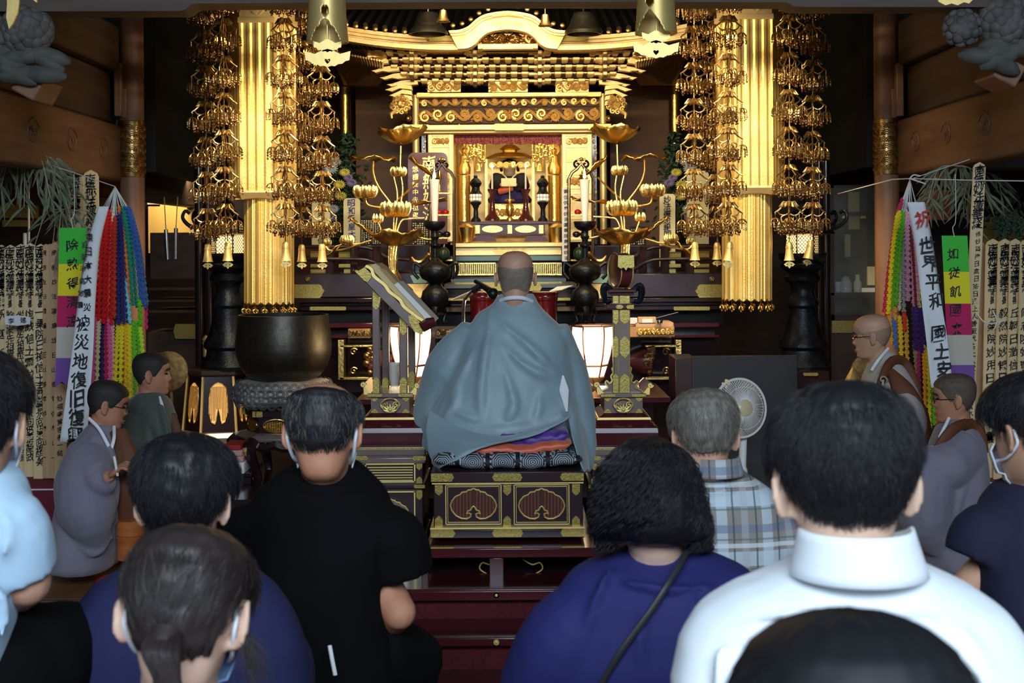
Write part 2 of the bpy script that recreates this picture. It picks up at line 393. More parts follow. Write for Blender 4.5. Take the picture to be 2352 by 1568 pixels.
# dark upper wall between pillars and the sanctum
for sx in (-1, 1):
    n = 'left' if sx < 0 else 'right'
    bx('wall_upper_' + n, min(sx * 2.55, sx * 2.65), max(sx * 2.55, sx * 2.65), 10.2, 13.4, 2.15, 4.6, 'dark')
    # rounded pillar with gold wave band
    px = 303 if sx < 0 else 2036; D = 9.75; r = S(28, D)
    c = P(px, 300, D); x = c[0]
    m_ = MB(); m_.lathe((x, D, 0), [(r, .06), (r, 1.96), (r * .98, 3.3)], 28)
    pil = struct(m_.build('trim_' + ('10' if sx < 0 else '11'), 'wood_pillar'))
    m_ = MB(); zt = P(px, 278 if sx < 0 else 274, D)[2]; zb = P(px, 408 if sx < 0 else 402, D)[2]
    m_.lathe((x, D, 0), [(r * 1.03, zb), (r * 1.06, zb + .01), (r * 1.06, zt - .01), (r * 1.03, zt)], 28)
    rows = 7; k = 12
    for i in range(rows):
        for j in range(k):
            a = (j + .5 * (i % 2)) * 2 * PI / k; zz = zb + .03 + (zt - zb - .05) * i / rows
            for q in (.036, .024, .012):
                ar = np.linspace(0, PI, 7); aa = a + np.cos(ar) * q / (r * 1.06)
                rr = r * 1.075
                m_.tube(np.stack([x + rr * np.sin(aa), D - rr * np.cos(aa), zz + np.sin(ar) * q * 1.05], 1), .0035, 4)
    m_.build('wave_band', 'bronze_gold', pil)
    m_ = MB()
    zz = [(1045, 600), (1050, 640), (1135, 1080)]
    e = -1 if sx < 0 else 1
    m_.box((x + e * r * .75, D - .05, P(px, 210, D)[2]), (.05, .16, .36)); m_.box((x + e * r * .35, D - r * .98, P(px, 240, D)[2]), (.035, .03, .2))
    m_.build('carved_bracket', 'wood_pillar', pil, bevel=.008)
    # stacked beams running towards the viewer (lower rainbow beam, two boards above)
    xw = x + e * .06
    def beam(nm, y0, y1, z0, z1, th, m, dx=0.):
        return struct(MB().box((xw + e * (th / 2 + dx), (y0 + y1) / 2, (z0 + z1) / 2), (th, y1 - y0, z1 - z0)).build(nm, m, bevel=.02))
    i = 12 if sx < 0 else 18
    zl0 = 2.06; zl1 = 2.44
    beam('trim_%d' % i, 4.6, 9.72, zl0, zl1, .16, 'wood_beam')
    beam('trim_%d' % (i + 1), 4.6, 9.80, zl1 + .01, 2.80, .05, 'wood_dark', .06)
    beam('trim_%d' % (i + 2), 4.6, 9.60, 2.80, 3.1, .09, 'wood_dark', -.02)
    # carved swirls on the lower beam
    m_ = MB()
    for yy in (7.9, 8.6, 9.25):
        for q, ccw in ((.09, 1), (.06, -1)):
            s_ = spiral((0, 0, 0), q, 1.3, .4, ccw)
            m_.tube(np.stack([np.full(16, xw - e * .002), yy + s_[:, 0] * 1.3, (zl0 + zl1) / 2 + s_[:, 2]], 1), .007, 5)
    struct(m_.build('trim_%d' % (i + 3), 'wood_beam'))
    # beam continuing deeper behind the pillar, over the side chapel
    m_ = MB(); m_.box((x + e * .3, 11.4, 2.12), (.12, 3.2, .3)); struct(m_.build('trim_%d' % (i + 4), 'wood_dark', bevel=.015))
    m_ = MB(); m_.box((x + e * 1.6, 9.85, 2.55), (3.0, .12, .9)); struct(m_.build('trim_%d' % (i + 5), 'wood_dark', bevel=.015))
    # second pillar deeper in
    pz = P(462 if sx < 0 else 1898, 300, 12.0)
    m_ = MB(); m_.lathe((pz[0], 12.0, 0), [(.06, .06), (.06, 4.5)], 20); struct(m_.build('trim_%d' % (24 if sx < 0 else 25), 'wood_dark'))

# front steps of the stage, red lacquer frame with brass studs
def step_frame():
    t = thing('stage_step', 'red lacquered stepped stage front with brass studs under the seat box', 'stage step', (0, 5.4, 0))
    z0 = P(1140, 1258, 5.86)[2]
    m = MB(); m.box((-.015, 6.62, z0 - .016), (.70, 1.52, .032)); m.build('top_board', 'lacquer_red', t, bevel=.004)
    m = MB(); m.rb(965, 1259, 1372, 1281, 5.85, .05); m.build('front_edge', 'lacquer_red', t, bevel=.004)
    m = MB(); m.rb(1124, 1281, 1157, 1350, 5.86, .04); m.cut().rb(968, 1281, 984, 1350, 5.86, .04); m.cut().rb(1350, 1281, 1370, 1350, 5.86, .04); m.pieces('stile', 'lacquer_red', t, bevel=.003)
    m = MB(); m.rb(975, 1281, 1362, 1352, 6.1, .03); m.build('recess_panel', 'lacquer', t)
    m = MB()
    for xs, sg in ((1108, -1), (1240, 1)):
        m.cut(); q = bez([P(xs - 40 * sg, 1284, 5.98), P(xs - 18 * sg, 1296, 5.98), P(xs, 1292, 5.98), P(xs + 6 * sg, 1306, 5.98), P(xs - 10 * sg, 1318, 5.98)], 20)
        m.tube(q, .0035, 6)
    m.pieces('curled_inlay', 'brass', t)  # gold reflections in the recess, modelled as thin brass curls
    zr = P(1140, 1352, 5.62)[2]
    m = MB(); m.box((-.02, 5.74, zr - .02), (1.74, .30, .04)); m.rb(880, 1352, 1460, 1376, 5.60, .04); m.build('step_rail', 'lacquer_red', t, bevel=.004)
    m = MB(); m.rb(1124, 1376, 1157, 1470, 5.66, .05); m.build('stile', 'lacquer_red', t, bevel=.003)
    m = MB(); m.box((-.02, 5.70, (zr - .04) / 2), (1.7, .12, zr - .045)); m.build('riser', 'carpet', t)
    zq = P(1140, 1464, 5.35)[2]
    m = MB(); m.box((-.02, 5.48, zq - .015), (1.84, .30, .03)); m.rb(860, 1464, 1490, 1484, 5.32, .04); m.build('step_rail', 'lacquer_red', t, bevel=.004)
    m = MB(); m.box((-.02, 5.50, (zq - .03) / 2), (1.8, .25, zq - .032)); m.build('riser', 'carpet', t)
    for yy, D in ((1366, 5.60), (1474, 5.32)):
        m = MB(); c = P(1140, yy, D - .004)
        m.lathe(c, [(S(6.5, D), 0), (S(6.5, D), .006), (S(4, D), .006), (S(3, D), .010), (0, .011)], 18, (0, -1, 0)); m.build('stud', 'brass', t)
    return t
step_frame()
# ================================================================ the gilded shrine
DS = 11.3
shrine = thing('shrine', 'tall gilded altar shrine with curved gable roof and open doors', 'shrine', (0, 11.5, .30))
def shrine_build():
    t = shrine; rnd = random.Random(5)
    def part(m, name, mt, par=t, **k): return m.build(name, mt, par, **k)
    ye = lambda x: 84 - 22 * max(0, (abs(x - 1168) - 130) / 250) ** 2     # eave line
    # roof surface with tile rows
    m = MB(); rings = []
    for f in np.linspace(0, 1, 7):
        rr = []
        for x in np.linspace(752, 1590, 40):
            a = P(x, ye(x) - 8, 10.45); xx = (x - 1171) * (1 - .25 * f) + 1171
            b = P(xx, -70, 12.2); q = a + (b - a) * f; q[2] -= .12 * math.sin(f * PI); rr.append(q)
        rings.append(np.array(rr))
    m.loft(rings, cap=False, closed=False)
    for x in np.arange(772, 1575, 22.4):
        col_ = []
        for f in np.linspace(0, 1, 7):
            a = P(x, ye(x) - 9, 10.43); b = P((x - 1171) * (1 - .25 * f) + 1171, -71, 12.2); q = a + (b - a) * f; q[2] -= .12 * math.sin(f * PI) - .012; col_.append(q)
        m.tube(col_, .019, 7)
    part(m, 'roof', 'dark')
    m = MB()
    for x in np.arange(772, 1575, 22.4):
        if 1050 < x < 1290: continue
        m.cut().lathe(P(x, ye(x) - 7, 10.42), [(.018, 0), (.020, .008), (.012, .012), (0, .012)], 14, (0, -1, 0))
    for x, y in ((1100, 34), (1121, 25), (1143, 19), (1166, 17), (1189, 19), (1211, 25), (1232, 34), (1081, 48), (1251, 48), (1061, 58), (1040, 62), (1271, 58), (1292, 62)):
        m.cut().lathe(P(x, y - 4, 10.25), [(.016, 0), (.018, .008), (.011, .012), (0, .012)], 14, (0, -1, 0))
    m.pieces('tile_end', 'bronze_gold', t)
    # layered eave boards
    m = MB()
    for xa, xb in ((768, 1062), (1272, 1578)):
        m.cut()
        for k, (dy0, dy1, D) in enumerate(((0, 9, 10.42), (9, 17, 10.46), (17, 22, 10.50), (22, 33, 10.44))):
            xs = np.linspace(xa, xb, 24)
            m.pp([(x, ye(x) - 2 + dy0) for x in xs] + [(x, ye(x) - 2.6 + dy1) for x in xs[::-1]], D, .12)
    m.pieces('eave', 'gold_leaf', t)
    m = MB()
    for xa, xb, y in ((978, 1048, 86), (1290, 1352, 86), (985, 1042, 92), (1290, 1345, 92)): m.rb(xa, y - 3, xb, y + 2, 10.41, .02)
    part(m, 'eave_mount', 'gold_engraved')
    # curved gable
    outer = [(1030, 70), (1055, 68), (1075, 60), (1092, 45), (1110, 34), (1135, 28), (1166, 25), (1197, 28), (1222, 34), (1240, 45), (1257, 60), (1277, 68), (1302, 70)]
    o = bez([(x, 0, y) for x, y in outer], 48)[:, [0, 2]]
    def band(d0, d1, D, th):
        a = o + np.array([[0, d0]]); b = o + np.array([[0, d1]])
        s0 = 1 - d0 / 130 * .5; s1 = 1 - d1 / 130 * .5
        a[:, 0] = (a[:, 0] - 1166) * s0 + 1166; b[:, 0] = (b[:, 0] - 1166) * s1 + 1166
        return m.pp([tuple(q) for q in a] + [tuple(q) for q in b[::-1]], D, th)
    m = MB(); band(0, 6, 10.24, .5); band(7, 12, 10.28, .4); band(12, 36, 10.32, .3); band(36, 42, 10.28, .1); part(m, 'gable', 'gold_leaf')
    m = MB(); m.pp([(1128, 53), (1140, 49), (1166, 47), (1192, 49), (1205, 53), (1205, 58), (1192, 60), (1166, 57), (1140, 60), (1128, 58)], 10.31, .02)
    m.cut().rb(1050, 74, 1072, 90, 10.31, .02); m.cut().rb(1258, 74, 1282, 90, 10.31, .02); m.cut().pp([(1130, 34), (1166, 29), (1202, 34), (1202, 39), (1166, 34), (1130, 39)], 10.23, .02)
    m.pieces('gable_mount', 'gold_relief', t)
    m = MB(); a = P(1098, 105, 10.45); b = P(1234, 72, 10.45)
    m.pp([(1095, 104), (1110, 84), (1130, 72), (1166, 70), (1202, 72), (1222, 84), (1238, 104)], 10.5, .03)
    frieze(m, a[0], b[0], a[2], b[2], 10.49, .012, 2, rnd)
    for k in range(26):
        q = P(rnd.uniform(1112, 1222), rnd.uniform(80, 100), 10.47); m.sph(q, (.022, .012, .012), 7, 5, Matrix.Rotation(rnd.uniform(-1, 1), 4, 'Y'))
    part(m, 'gable_carving', 'bronze_gold')
    m = MB(); m.rb(1097, 100, 1236, 112, 10.42, .1); m.rb(1108, 108, 1226, 113, 10.38, .05); part(m, 'gable_tie_beam', 'gold_leaf', bevel=.004)
    m = MB(); m.lathe(P(1166, 2, 10.9), [(.13, -.03), (.13, 0), (.10, .02), (.10, .05), (.06, .09)], 24); part(m, 'roof_finial', 'gold_leaf')
    # rafters, two rows
    m = MB(); m2 = MB()
    for i, x in enumerate(np.arange(795, 1570, 11.4)):
        if 1088 < x < 1246:
            if x < 1100: m.cut(); m2.cut()
            continue
        m.rb(x, ye(x) + 16, x + 6, ye(x) + 23, 10.55, .5)
        if 815 < x < 1520: m2.rb(x + 5, ye(x) + 24, x + 10.5, ye(x) + 31, 10.72, .4)
    m.pieces('rafters', 'gold_leaf', t); m2.pieces('lower_rafters', 'bronze_gold', t)
    # fanned corner rafters seen from below
    for sg in (-1, 1):
        m = MB()
        X = lambda x: x if sg < 0 else 2340 - x
        for i in range(20):
            f = i / 19
            a = P(X(760 + 118 * f), 118 + 22 * f, 10.6); b = P(X(800 + 78 * f), 192 - 16 * f, 11.5)
            m.tube([a, b], .010, 4)
        m.add([P(X(752), 108, 10.62), P(X(880), 118, 10.62), P(X(905), 150, 11.2), P(X(870), 196, 11.6), P(X(790), 196, 11.6)], [(0, 1, 2, 3, 4)])
        part(m, 'corner_rafters', 'bronze_gold')
    # bracket tiers
    tiers = [(117, 868, 1466, 10.80), (133, 880, 1454, 10.88), (150, 905, 1432, 10.96), (166, 928, 1408, 11.04), (182, 948, 1388, 11.12)]
    for k, (y, xa, xb, D) in enumerate(tiers):
        m = MB(); m.rb(xa + 8, y, xb - 8, y + 4, D + .07, .10)
        n = int((xb - xa) / 25)
        for i in range(n + 1):
            x = xa + (xb - xa) * i / n
            if min(abs(x - c) for c in (945, 1091, 1240, 1390)) < 9: continue
            if (k in (0, 1)) and (975 < x < 1060 or 1120 < x < 1212 or 1272 < x < 1358): 
                if k == 0: continue
            m.rb(x - 8, y + 4, x + 8, y + 9, D - .02, .12, .7); m.rb(x - 8, y - 2, x + 8, y + 4, D - .02, .12)
        if k == 0: m.rb(975, y + 1, 1060, y + 4, D + .05, .05); m.rb(1120, y + 1, 1212, y + 4, D + .05, .05); m.rb(1272, y + 1, 1358, y + 4, D + .05, .05)
        for c in (945, 1091, 1240, 1390):
            if xa < c < xb:
                m.rb(c - 5, y - 2, c + 5, y + 6, D - .14, .3); m.rb(c - 14, y + 6, c + 14, y + 11, D - .02, .12, .8); m.rb(c - 26, y + 1, c + 26, y + 6, D - .01, .1)
        part(m, 'bracket_tier', 'gold_leaf', bevel=.003)
        m = MB()
        for c in (945, 1091, 1240, 1390):
            if xa < c < xb: m.rb(c - 4, y + 7, c + 4, y + 16, D - .05, .15)
        m.rb(xa + 20, y - 4, xb - 20, y + 14, D + .17, .03)
        part(m, 'bracket_recess', 'recess_brown')  # shade in the gaps between brackets, put into a dark brown backing
        for sg, x0 in ((-1, xa), (1, xb)):
            m = MB(); L = 44 + 4 * k if k > 1 else 26
            g = lambda dx, dy: (x0 + sg * dx, y + 4 + dy)
            m.pp([g(-12, 0), g(0, -3), g(L * .45, 0), g(L * .8, 6), g(L, 8), g(L * .8, 12), g(L * .5, 9), g(L * .25, 10), g(0, 9), g(-12, 8)], D - .05 + .02 * k, .07)
            part(m, 'bracket_nose', 'gold_leaf', bevel=.003)
    for sg in (-1, 1):
        m = MB()
        for k in range(4):
            g = lambda dx, dy: (1168 + sg * (222 + dx), 196 + k * 12 + dy)
            L = 62 - 10 * k
            m.pp([g(0, 0), g(L * .4, -2), g(L, 10 + k), g(L * .75, 13 + k), g(L * .45, 7), g(0, 9)], 11.05 + .03 * k, .06)
        part(m, 'bracket_nose', 'gold_leaf', bevel=.003)
        # carved lion head
        m = MB(); cx = 1168 + sg * 248
        for k in range(46):
            a = rnd.random() * 2 * PI; r = 22 * math.sqrt(rnd.random())
            q = P(cx + r * math.cos(a), 240 + r * .95 * math.sin(a), 11.02 + .1 * (r / 22) ** 2); m.sph(q, rnd.uniform(.010, .024), 7, 5)
        for k in range(9):
            a = k * .7; m.tube(spiral(P(cx + 17 * math.cos(a), 240 + 17 * math.sin(a), 10.98), .022, 1.2, a), .006, 5)
        m.tube([P(cx + sg * 8, 252, 11.0), P(cx + sg * 22, 262, 10.95), P(cx + sg * 20, 272, 10.95)], (.02, .008), 6)
        part(m, 'carved_lion_head', 'gold_relief')
        m = MB(); m.sph(P(1168 + sg * 231, 272, 11.2), .028, 10, 7); part(m, 'carved_boss', 'bronze_gold')
    # friezes and beams
    def fr(name, x0, x1, y0, y1, D, waves, r, mt='gold_relief', back='gold_leaf'):
        a = P(x0, y1, D); b = P(x1, y0, D); m = MB(); frieze(m, a[0], b[0], a[2], b[2], D, r, waves, rnd); part(m, name, mt)
        m = MB(); m.rb(x0, y0, x1, y1, D + .012, .03); part(m, name + '_ground', 'recess_brown' if r > .0075 else back)
    fr('carved_frieze', 982, 1058, 187, 211, 11.16, 2, .007); fr('carved_frieze', 1122, 1212, 187, 211, 11.16, 2, .007); fr('carved_frieze', 1276, 1352, 187, 211, 11.16, 2, .007)
    fr('carved_frieze', 964, 1376, 224, 246, 11.27, 9, .0076); fr('carved_frieze', 962, 1378, 247, 283, 11.24, 7, .011)
    m = MB(); m.rb(956, 212, 1382, 222, 11.18, .2); part(m, 'tie_beam', 'gold_leaf', bevel=.004)
    m = MB()
    for a, b in ((956, 990), (1128, 1206), (1346, 1382)): m.cut(); plate(m, a, 213, b, 221, 11.178, .006, cut=.5)
    m.pieces('beam_mount', 'gold_relief', t)
    m = MB(); m.rb(936, 285, 1404, 298, 11.10, .25); m.rb(946, 298, 1396, 305, 11.16, .2); part(m, 'main_beam', 'gold_bright', bevel=.005)
    m = MB(); plate(m, 936, 286, 988, 298, 11.098, .006, 'r'); m.cut(); plate(m, 1130, 284, 1209, 299, 11.098, .008, cut=.5); m.cut(); plate(m, 1350, 286, 1404, 298, 11.098, .006, 'l')
    for x in (1055, 1284): m.cut().pp([(x - 9, 292), (x - 3, 289), (x, 284), (x + 3, 289), (x + 9, 292), (x + 3, 293), (x, 297), (x - 3, 293)], 11.094, .006)
    m.pieces('beam_mount', 'gold_relief', t)
    for sg in (-1, 1):
        c = P(1170 + sg * 215, 300, 11.25); m = MB(); m.lathe((c[0], c[1], 0), [(.028, P(0, 570, 11.25)[2]), (.028, P(0, 225, 11.25)[2])], 20); part(m, 'column', 'gold_bright')
        x = 1170 + sg * 196
        m = MB(); m.rb(x - 5, 306, x + 5, 560, 11.28, .05); part(m, 'door_jamb', 'lacquer')
        m = MB()
        for k in range(18): m.sph(P(x + rnd.uniform(-3, 3), 312 + k * 13, 11.27), (.012, .01, .018), 7, 5)
        part(m, 'jamb_carving', 'gold_relief')
        # open door leaf
        x0, x1 = (983, 1043) if sg < 0 else (1291, 1361)
        m = MB(); m.rb(x0, 306, x1, 556, 11.22, .035); d = part(m, 'door', 'gold_leaf', bevel=.004)
        m = MB()
        for a, b, e, f in ((x0 + 2, 308, x0 + 10, 554), (x1 - 12, 308, x1 - 2, 554)): m.rb(a, b, e, f, 11.21, .02)
        for y in (308, 335, 368, 398, 430, 500, 548): m.rb(x0 + 3, y, x1 - 3, y + 4, 11.212, .02)
        m.build('door_frame', 'gold_bright', d, bevel=.002)
        a = P(x0 + 11, 332, 11.21); b = P(x1 - 12, 315, 11.21); m = MB(); frieze(m, a[0], b[0], a[2], b[2], 11.21, .006, 2, rnd)
        a = P(x0 + 11, 428, 11.21); b = P(x1 - 12, 403, 11.21); frieze(m, a[0], b[0], a[2], b[2], 11.21, .006, 2, rnd); m.build('door_carving', 'gold_relief', d)
    # niche
    m = MB(); m.rb(1036, 306, 1298, 560, 12.30, .03)
    a = P(1043, 306, 11.3); b = P(1292, 560, 11.3)
    m.box((a[0] - .02, 11.8, (a[2] + b[2]) / 2), (.03, 1., a[2] - b[2])); m.box((b[0] + .02, 11.8, (a[2] + b[2]) / 2), (.03, 1., a[2] - b[2])); m.box((0, 11.8, a[2] + .03), (b[0] - a[0], 1., .03)); m.box((0, 11.8, b[2] - .02), (b[0] - a[0], 1., .03))
    part(m, 'niche', 'gold_leaf')
    m = MB(); xs = np.linspace(1044, 1291, 60)
    r1 = np.array([P(x, 309, 11.32) for x in xs]); r2 = np.array([P(x, 331 + 1.5 * math.sin(i * .9), 11.32) for i, x in enumerate(xs)]); r2[:, 1] += .012 * np.sin(np.arange(60) * 1.3)
    m.loft([r1, r2], cap=False, closed=False); v = part(m, 'valance', mat('brocade', '#7d1420', .6, col2='#b5625f', nscale=70, kind='voronoi', lo=.2, hi=.6), smooth=0)
    s_ = v.modifiers.new('solid', 'SOLIDIFY'); s_.thickness = .006
    # sill and plinth
    m = MB(); m.rb(1040, 557, 1296, 567, 11.08, .3); m.rb(1046, 567, 1290, 586, 11.14, .2); part(m, 'sill', 'gold_bright', bevel=.004)
    m = MB(); plate(m, 1131, 565, 1212, 583, 11.138, .008, cut=.5); part(m, 'sill_mount', 'gold_relief')
    m = MB(); m.rb(1030, 586, 1306, 601, 11.0, .4); m.rb(1036, 635, 1300, 700, 11.0, .4); part(m, 'plinth', 'lacquer', bevel=.004)
    m = MB(); m.rb(1036, 588, 1300, 598, 10.99, .02); m.rb(1036, 640, 1300, 654, 10.99, .02); part(m, 'plinth_sheen', mat('sheen_band', '#6d7f76', .2, .6))  # sheen on the black plinth, put in as pale teal strips
    m = MB(); m.rb(1038, 601, 1298, 636, 11.06, .1); part(m, 'louvre_ground', 'dark')
    m = MB()
    for x0, x1 in ((1045, 1138), (1204, 1290)):
        m.cut(); m.rb(x0, 603, x1, 606, 11.04, .02); m.rb(x0, 629, x1, 632, 11.04, .02)
        for x in np.arange(x0, x1, 4.4): m.rb(x, 605, x + 2, 630, 11.045, .02)
    m.pieces('louvre', 'gold', t)
    m = MB(); m.rb(1139, 601, 1203, 634, 11.03, .05); part(m, 'centre_block', mat('stone_grey', '#5b5d58', .5))
dm('recess_brown', '#4a2c0e', .6)  # dark brown frieze ground, also the painted shade behind the brackets
shrine_build()

# ---- inside the niche
def hang_garland(x, lab):
    t = thing('hanging_ornament', lab, 'ornament', P(x, 312, 11.5), 'gold garlands in the shrine niche'); rnd = random.Random(int(x))
    m = MB(); m.lathe(P(x, 318, 11.5), [(.02, .03), (.08, .0), (.085, -.015), (.06, -.02)], 16); m.build('canopy', 'gold', t)
    m = MB()
    for k in range(70):
        q = P(x + rnd.uniform(-24, 24), rnd.uniform(325, 372), 11.5); m.sph(q, rnd.uniform(.006, .012), 6, 4)
    for k in range(7):
        xx = x - 24 + k * 8; m.tube([P(xx, 320, 11.5), P(xx, 375 + 8 * (k % 2), 11.5)], .003, 4)
    m.build('bead_net', 'gold', t)
    m = MB(); m.lathe(P(x + (8 if x < 1171 else -8), 376, 11.5), [(.012, 0), (.022, -.015), (.026, -.05), (.036, -.06), (.0, -.062)], 14); m.build('bell', 'gold', t)
hang_garland(1090, 'gold bead garland and bell hanging left in the shrine niche')
hang_garland(1247, 'gold bead garland and bell hanging right in the shrine niche')
for x, s in ((1066, 'left'), (1273, 'right')):
    m = MB(); m.lathe(P(x, 372, 11.7), [(.0, -.10), (.05, -.10), (.055, -.05), (.035, .0), (.03, .05), (.012, .06), (.022, .08), (.022, .1), (.0, .12)], 14)
    m.lathe(P(x, 343, 11.74), [(.045, 0), (.045, .008), (.03, .009)], 18, (0, -1, 0))
    a = P(x, 420, 11.7); m.lathe(a, [(.05, -.5), (.05, .06)], 14)
    tag(m.build('gilded_statue', 'gold', None), 'small gilded standing statue at the %s side of the shrine niche' % s, 'statue')
def mini_lantern(x, lab):
    D = 11.42; q = lambda y: P(x, y, D)[2]; c = P(x, 500, D); k = S(1, D)
    t = thing('small_lantern', lab, 'lantern', (c[0], D, q(510)), 'black lanterns in the niche')
    def lt(m, prof): return m.lathe((c[0], D, 0), [(r * k, q(y)) for r, y in prof], 18)
    lt(MB(), [(12, 509), (11, 504), (6, 498), (5, 480), (8, 472), (12, 468), (13, 464), (7, 460)]).build('foot', 'iron', t)
    lt(MB(), [(14, 460), (14, 446)]).build('lit_chamber', 'mini_glow', t)
    m = MB()
    for i in range(12):
        a = i * PI / 6
        m.tube([(c[0] + 14.4 * k * math.cos(a), D + 14.4 * k * math.sin(a), q(460)), (c[0] + 14.4 * k * math.cos(a), D + 14.4 * k * math.sin(a), q(446))], .0022, 4)
    m.tube([(c[0] + 14.4 * k * math.cos(a), D + 14.4 * k * math.sin(a), q(453)) for a in np.linspace(0, 2 * PI, 20)], .0022, 4)
    m.build('lattice', 'maroon', t)
    lt(MB(), [(16, 446), (13, 443), (10, 438), (9, 430), (13, 424), (14, 420), (9, 412), (4, 408), (5, 405), (2, 402)]).build('cap', 'iron', t)
mini_lantern(1093, 'small black lantern with lit lattice left of the seated figure'); mini_lantern(1247, 'small black lantern with lit lattice right of the seated figure')
def tabernacle():
    t = thing('tabernacle', 'small gold and black tabernacle framing the seated figure', 'tabernacle', P(1171, 508, 11.9))
    m = MB(); m.lathe(P(1171, 362, 11.85), [(.19, -.01), (.2, .0), (.13, .035), (.06, .045), (.06, .06), (.09, .07), (.05, .1), (.0, .12)], 8); m.build('roof', 'gold', t, smooth=20)
    m = MB()
    for x in (1117, 1225): m.cut().rb(x - 3, 366, x + 3, 506, 11.72, .03)
    for x in (1079, 1263): m.cut().rb(x - 9, 368, x + 9, 506, 11.95, .03)
    m.pieces('post', 'gold_bright', t)
    m = MB(); m.rb(1118, 368, 1224, 505, 12.1, .02); m.build('back_panel', 'gold_bright', t)
    a = P(1122, 388, 11.7); b = P(1220, 370, 11.7); m = MB(); frieze(m, a[0], b[0], a[2], b[2], 11.7, .008, 3); m.build('fringe', 'gold_bright', t)
    m = MB(); m.rb(1128, 467, 1216, 503, 11.8, .25); m.build('dais', 'gold', t)
    m = MB(); a = P(1136, 500, 11.8); b = P(1206, 475, 11.8); frieze(m, a[0], b[0], a[2], b[2], 11.8, .008, 3); m.build('dais_carving', 'gold_relief', t)
tabernacle()
def saint():
    D = 11.85; t = MB(); k = S(1, D)
    t.lathe(P(1170, 400, D), [(.0, -.06), (.03, -.055), (.033, -.02), (.047, .0), (.05, .035), (.043, .065), (.0, .075)], 18)
    o = tag(t.build('seated_figure', mat('doll_skin', '#b49a86', .5)), 'seated priest figure in dark robe reading a scroll inside the shrine', 'statue')
    m = MB(); rings = []
    for y, w_, d in ((432, 30, .10), (422, 33, .11), (412, 28, .10), (407, 20, .08), (405, 10, .05)):
        a = np.linspace(0, 2 * PI, 24, endpoint=False); c = P(1170, y, D); rings.append(np.stack([c[0] + w_ * k * np.cos(a), D + d * np.sin(a), np.full(24, c[2])], 1))
    m.loft(rings)
    for sg in (-1, 1): m.tube([P(1170 + sg * 26, 405, D - .05), P(1170 + sg * 32, 425, D - .1), P(1170 + sg * 18, 428, D - .16)], (.05, .055, .04), 10)
    m.build('robe', mat('doll_robe', '#141018', .7), o)
    m = MB(); m.tube([P(1156, 400, D - .07), P(1170, 416, D - .12)], .005, 5); m.tube([P(1184, 400, D - .07), P(1170, 416, D - .12)], .005, 5); m.build('collar', 'paper', o)
    m = MB(); rings = []
    for y, w_, d in ((466, 47, .16), (458, 49, .17), (445, 40, .15), (430, 30, .11)):
        a = np.linspace(0, 2 * PI, 40, endpoint=False); c = P(1171, y, D); rr = 1 + .05 * np.sin(a * 12)
        rings.append(np.stack([c[0] + w_ * k * np.cos(a) * rr, D + d * np.sin(a) * rr, np.full(40, c[2])], 1))
    m.loft(rings); m.build('skirt', mat('doll_skirt', '#1f1a55', .7), o)
    m = MB(); m.tube([P(1146, 440, D - .16), P(1160, 436, D - .175), P(1178, 432, D - .17)], (.025, .03, .02), 10); m.build('sash', 'orange_silk', o)
    m = MB(); m.rb(1151, 409, 1186, 428, D - .24, .015); m.build('scroll', 'ivory', o, bevel=.003)
    m = MB(); m.sph(P(1152, 424, D - .2), .016, 8, 6); m.sph(P(1184, 424, D - .2), .016, 8, 6); m.build('hands', mat('doll_hand', '#b49a86', .5), o)
    m = MB(); m.tube([P(1152, 392, D - .03), P(1150, 384, D), P(1156, 372, D), P(1170, 366, D), P(1184, 372, D), P(1190, 384, D), P(1190, 392, D - .03)], .012, 7); m.build('hood', mat('doll_hood', '#141018', .7), o)
saint()
for x, s in ((1131, 'left'), (1208, 'right')):
    c = P(x, 507, 11.5); k = S(1, 11.5); t = thing('red_candlestick', 'flared red lacquer candlestick with thin white candle, %s of the seated figure' % s, 'candlestick', c, 'red candlesticks')
    MB().lathe(c, [(18 * k, 0), (17 * k, 6 * k), (9 * k, 16 * k), (6 * k, 35 * k), (6 * k, 62 * k), (11 * k, 70 * k), (11 * k, 73 * k)], 16, flute=16, famp=.06).build('stand', 'lacquer_red', t)
    MB().lathe(c + np.array([0, 0, 73 * k]), [(2.2 * k, 0), (2 * k, 48 * k)], 10).build('candle', 'candle', t)
    MB().sph(c + np.array([0, 0, 126 * k]), (.008, .008, .02), 8, 6).build('flame', 'flame', t)
c = P(1171, 507, 11.45); k = S(1, 11.45)
tag(MB().lathe(c, [(8 * k, 0), (8 * k, 4 * k), (4 * k, 10 * k), (9 * k, 20 * k), (9 * k, 34 * k), (3 * k, 42 * k), (12 * k, 46 * k), (12 * k, 49 * k), (2 * k, 51 * k), (1 * k, 85 * k)], 16).build('incense_stand', 'gold'), 'slim golden incense stand in front of the seated figure', 'incense stand')
def niche_table():
    t = thing('offering_table', 'red lacquer offering table with two oval gold insets inside the shrine', 'table', P(1171, 556, 11.4))
    m = MB(); m.rb(1055, 508, 1289, 515, 11.35, .35); m.rb(1090, 537, 1254, 541, 11.36, .3); m.build('top', 'lacquer_red', t, bevel=.004)
    m = MB(); m.rb(1092, 515, 1252, 537, 11.38, .25); m.build('apron', 'lacquer_red', t)
    m = MB()
    for x in (1131, 1207): m.cut().pp(circ(x, 526, 24, 24, .34), 11.37, .012)
    for x in (1097, 1171, 1243): m.cut().rb(x - 5, 517, x + 5, 536, 11.365, .02)
    m.pieces('gold_inset', 'gold', t)
    m = MB()
    for x0, x1 in ((1085, 1140), (1204, 1260)): m.cut().pp([(x0, 554), (x0 + 4, 546), (x0 + 14, 541), (x1 - 14, 541), (x1 - 4, 546), (x1, 554)], 11.36, .3)
    m.pieces('foot', 'lacquer_red', t)
niche_table()
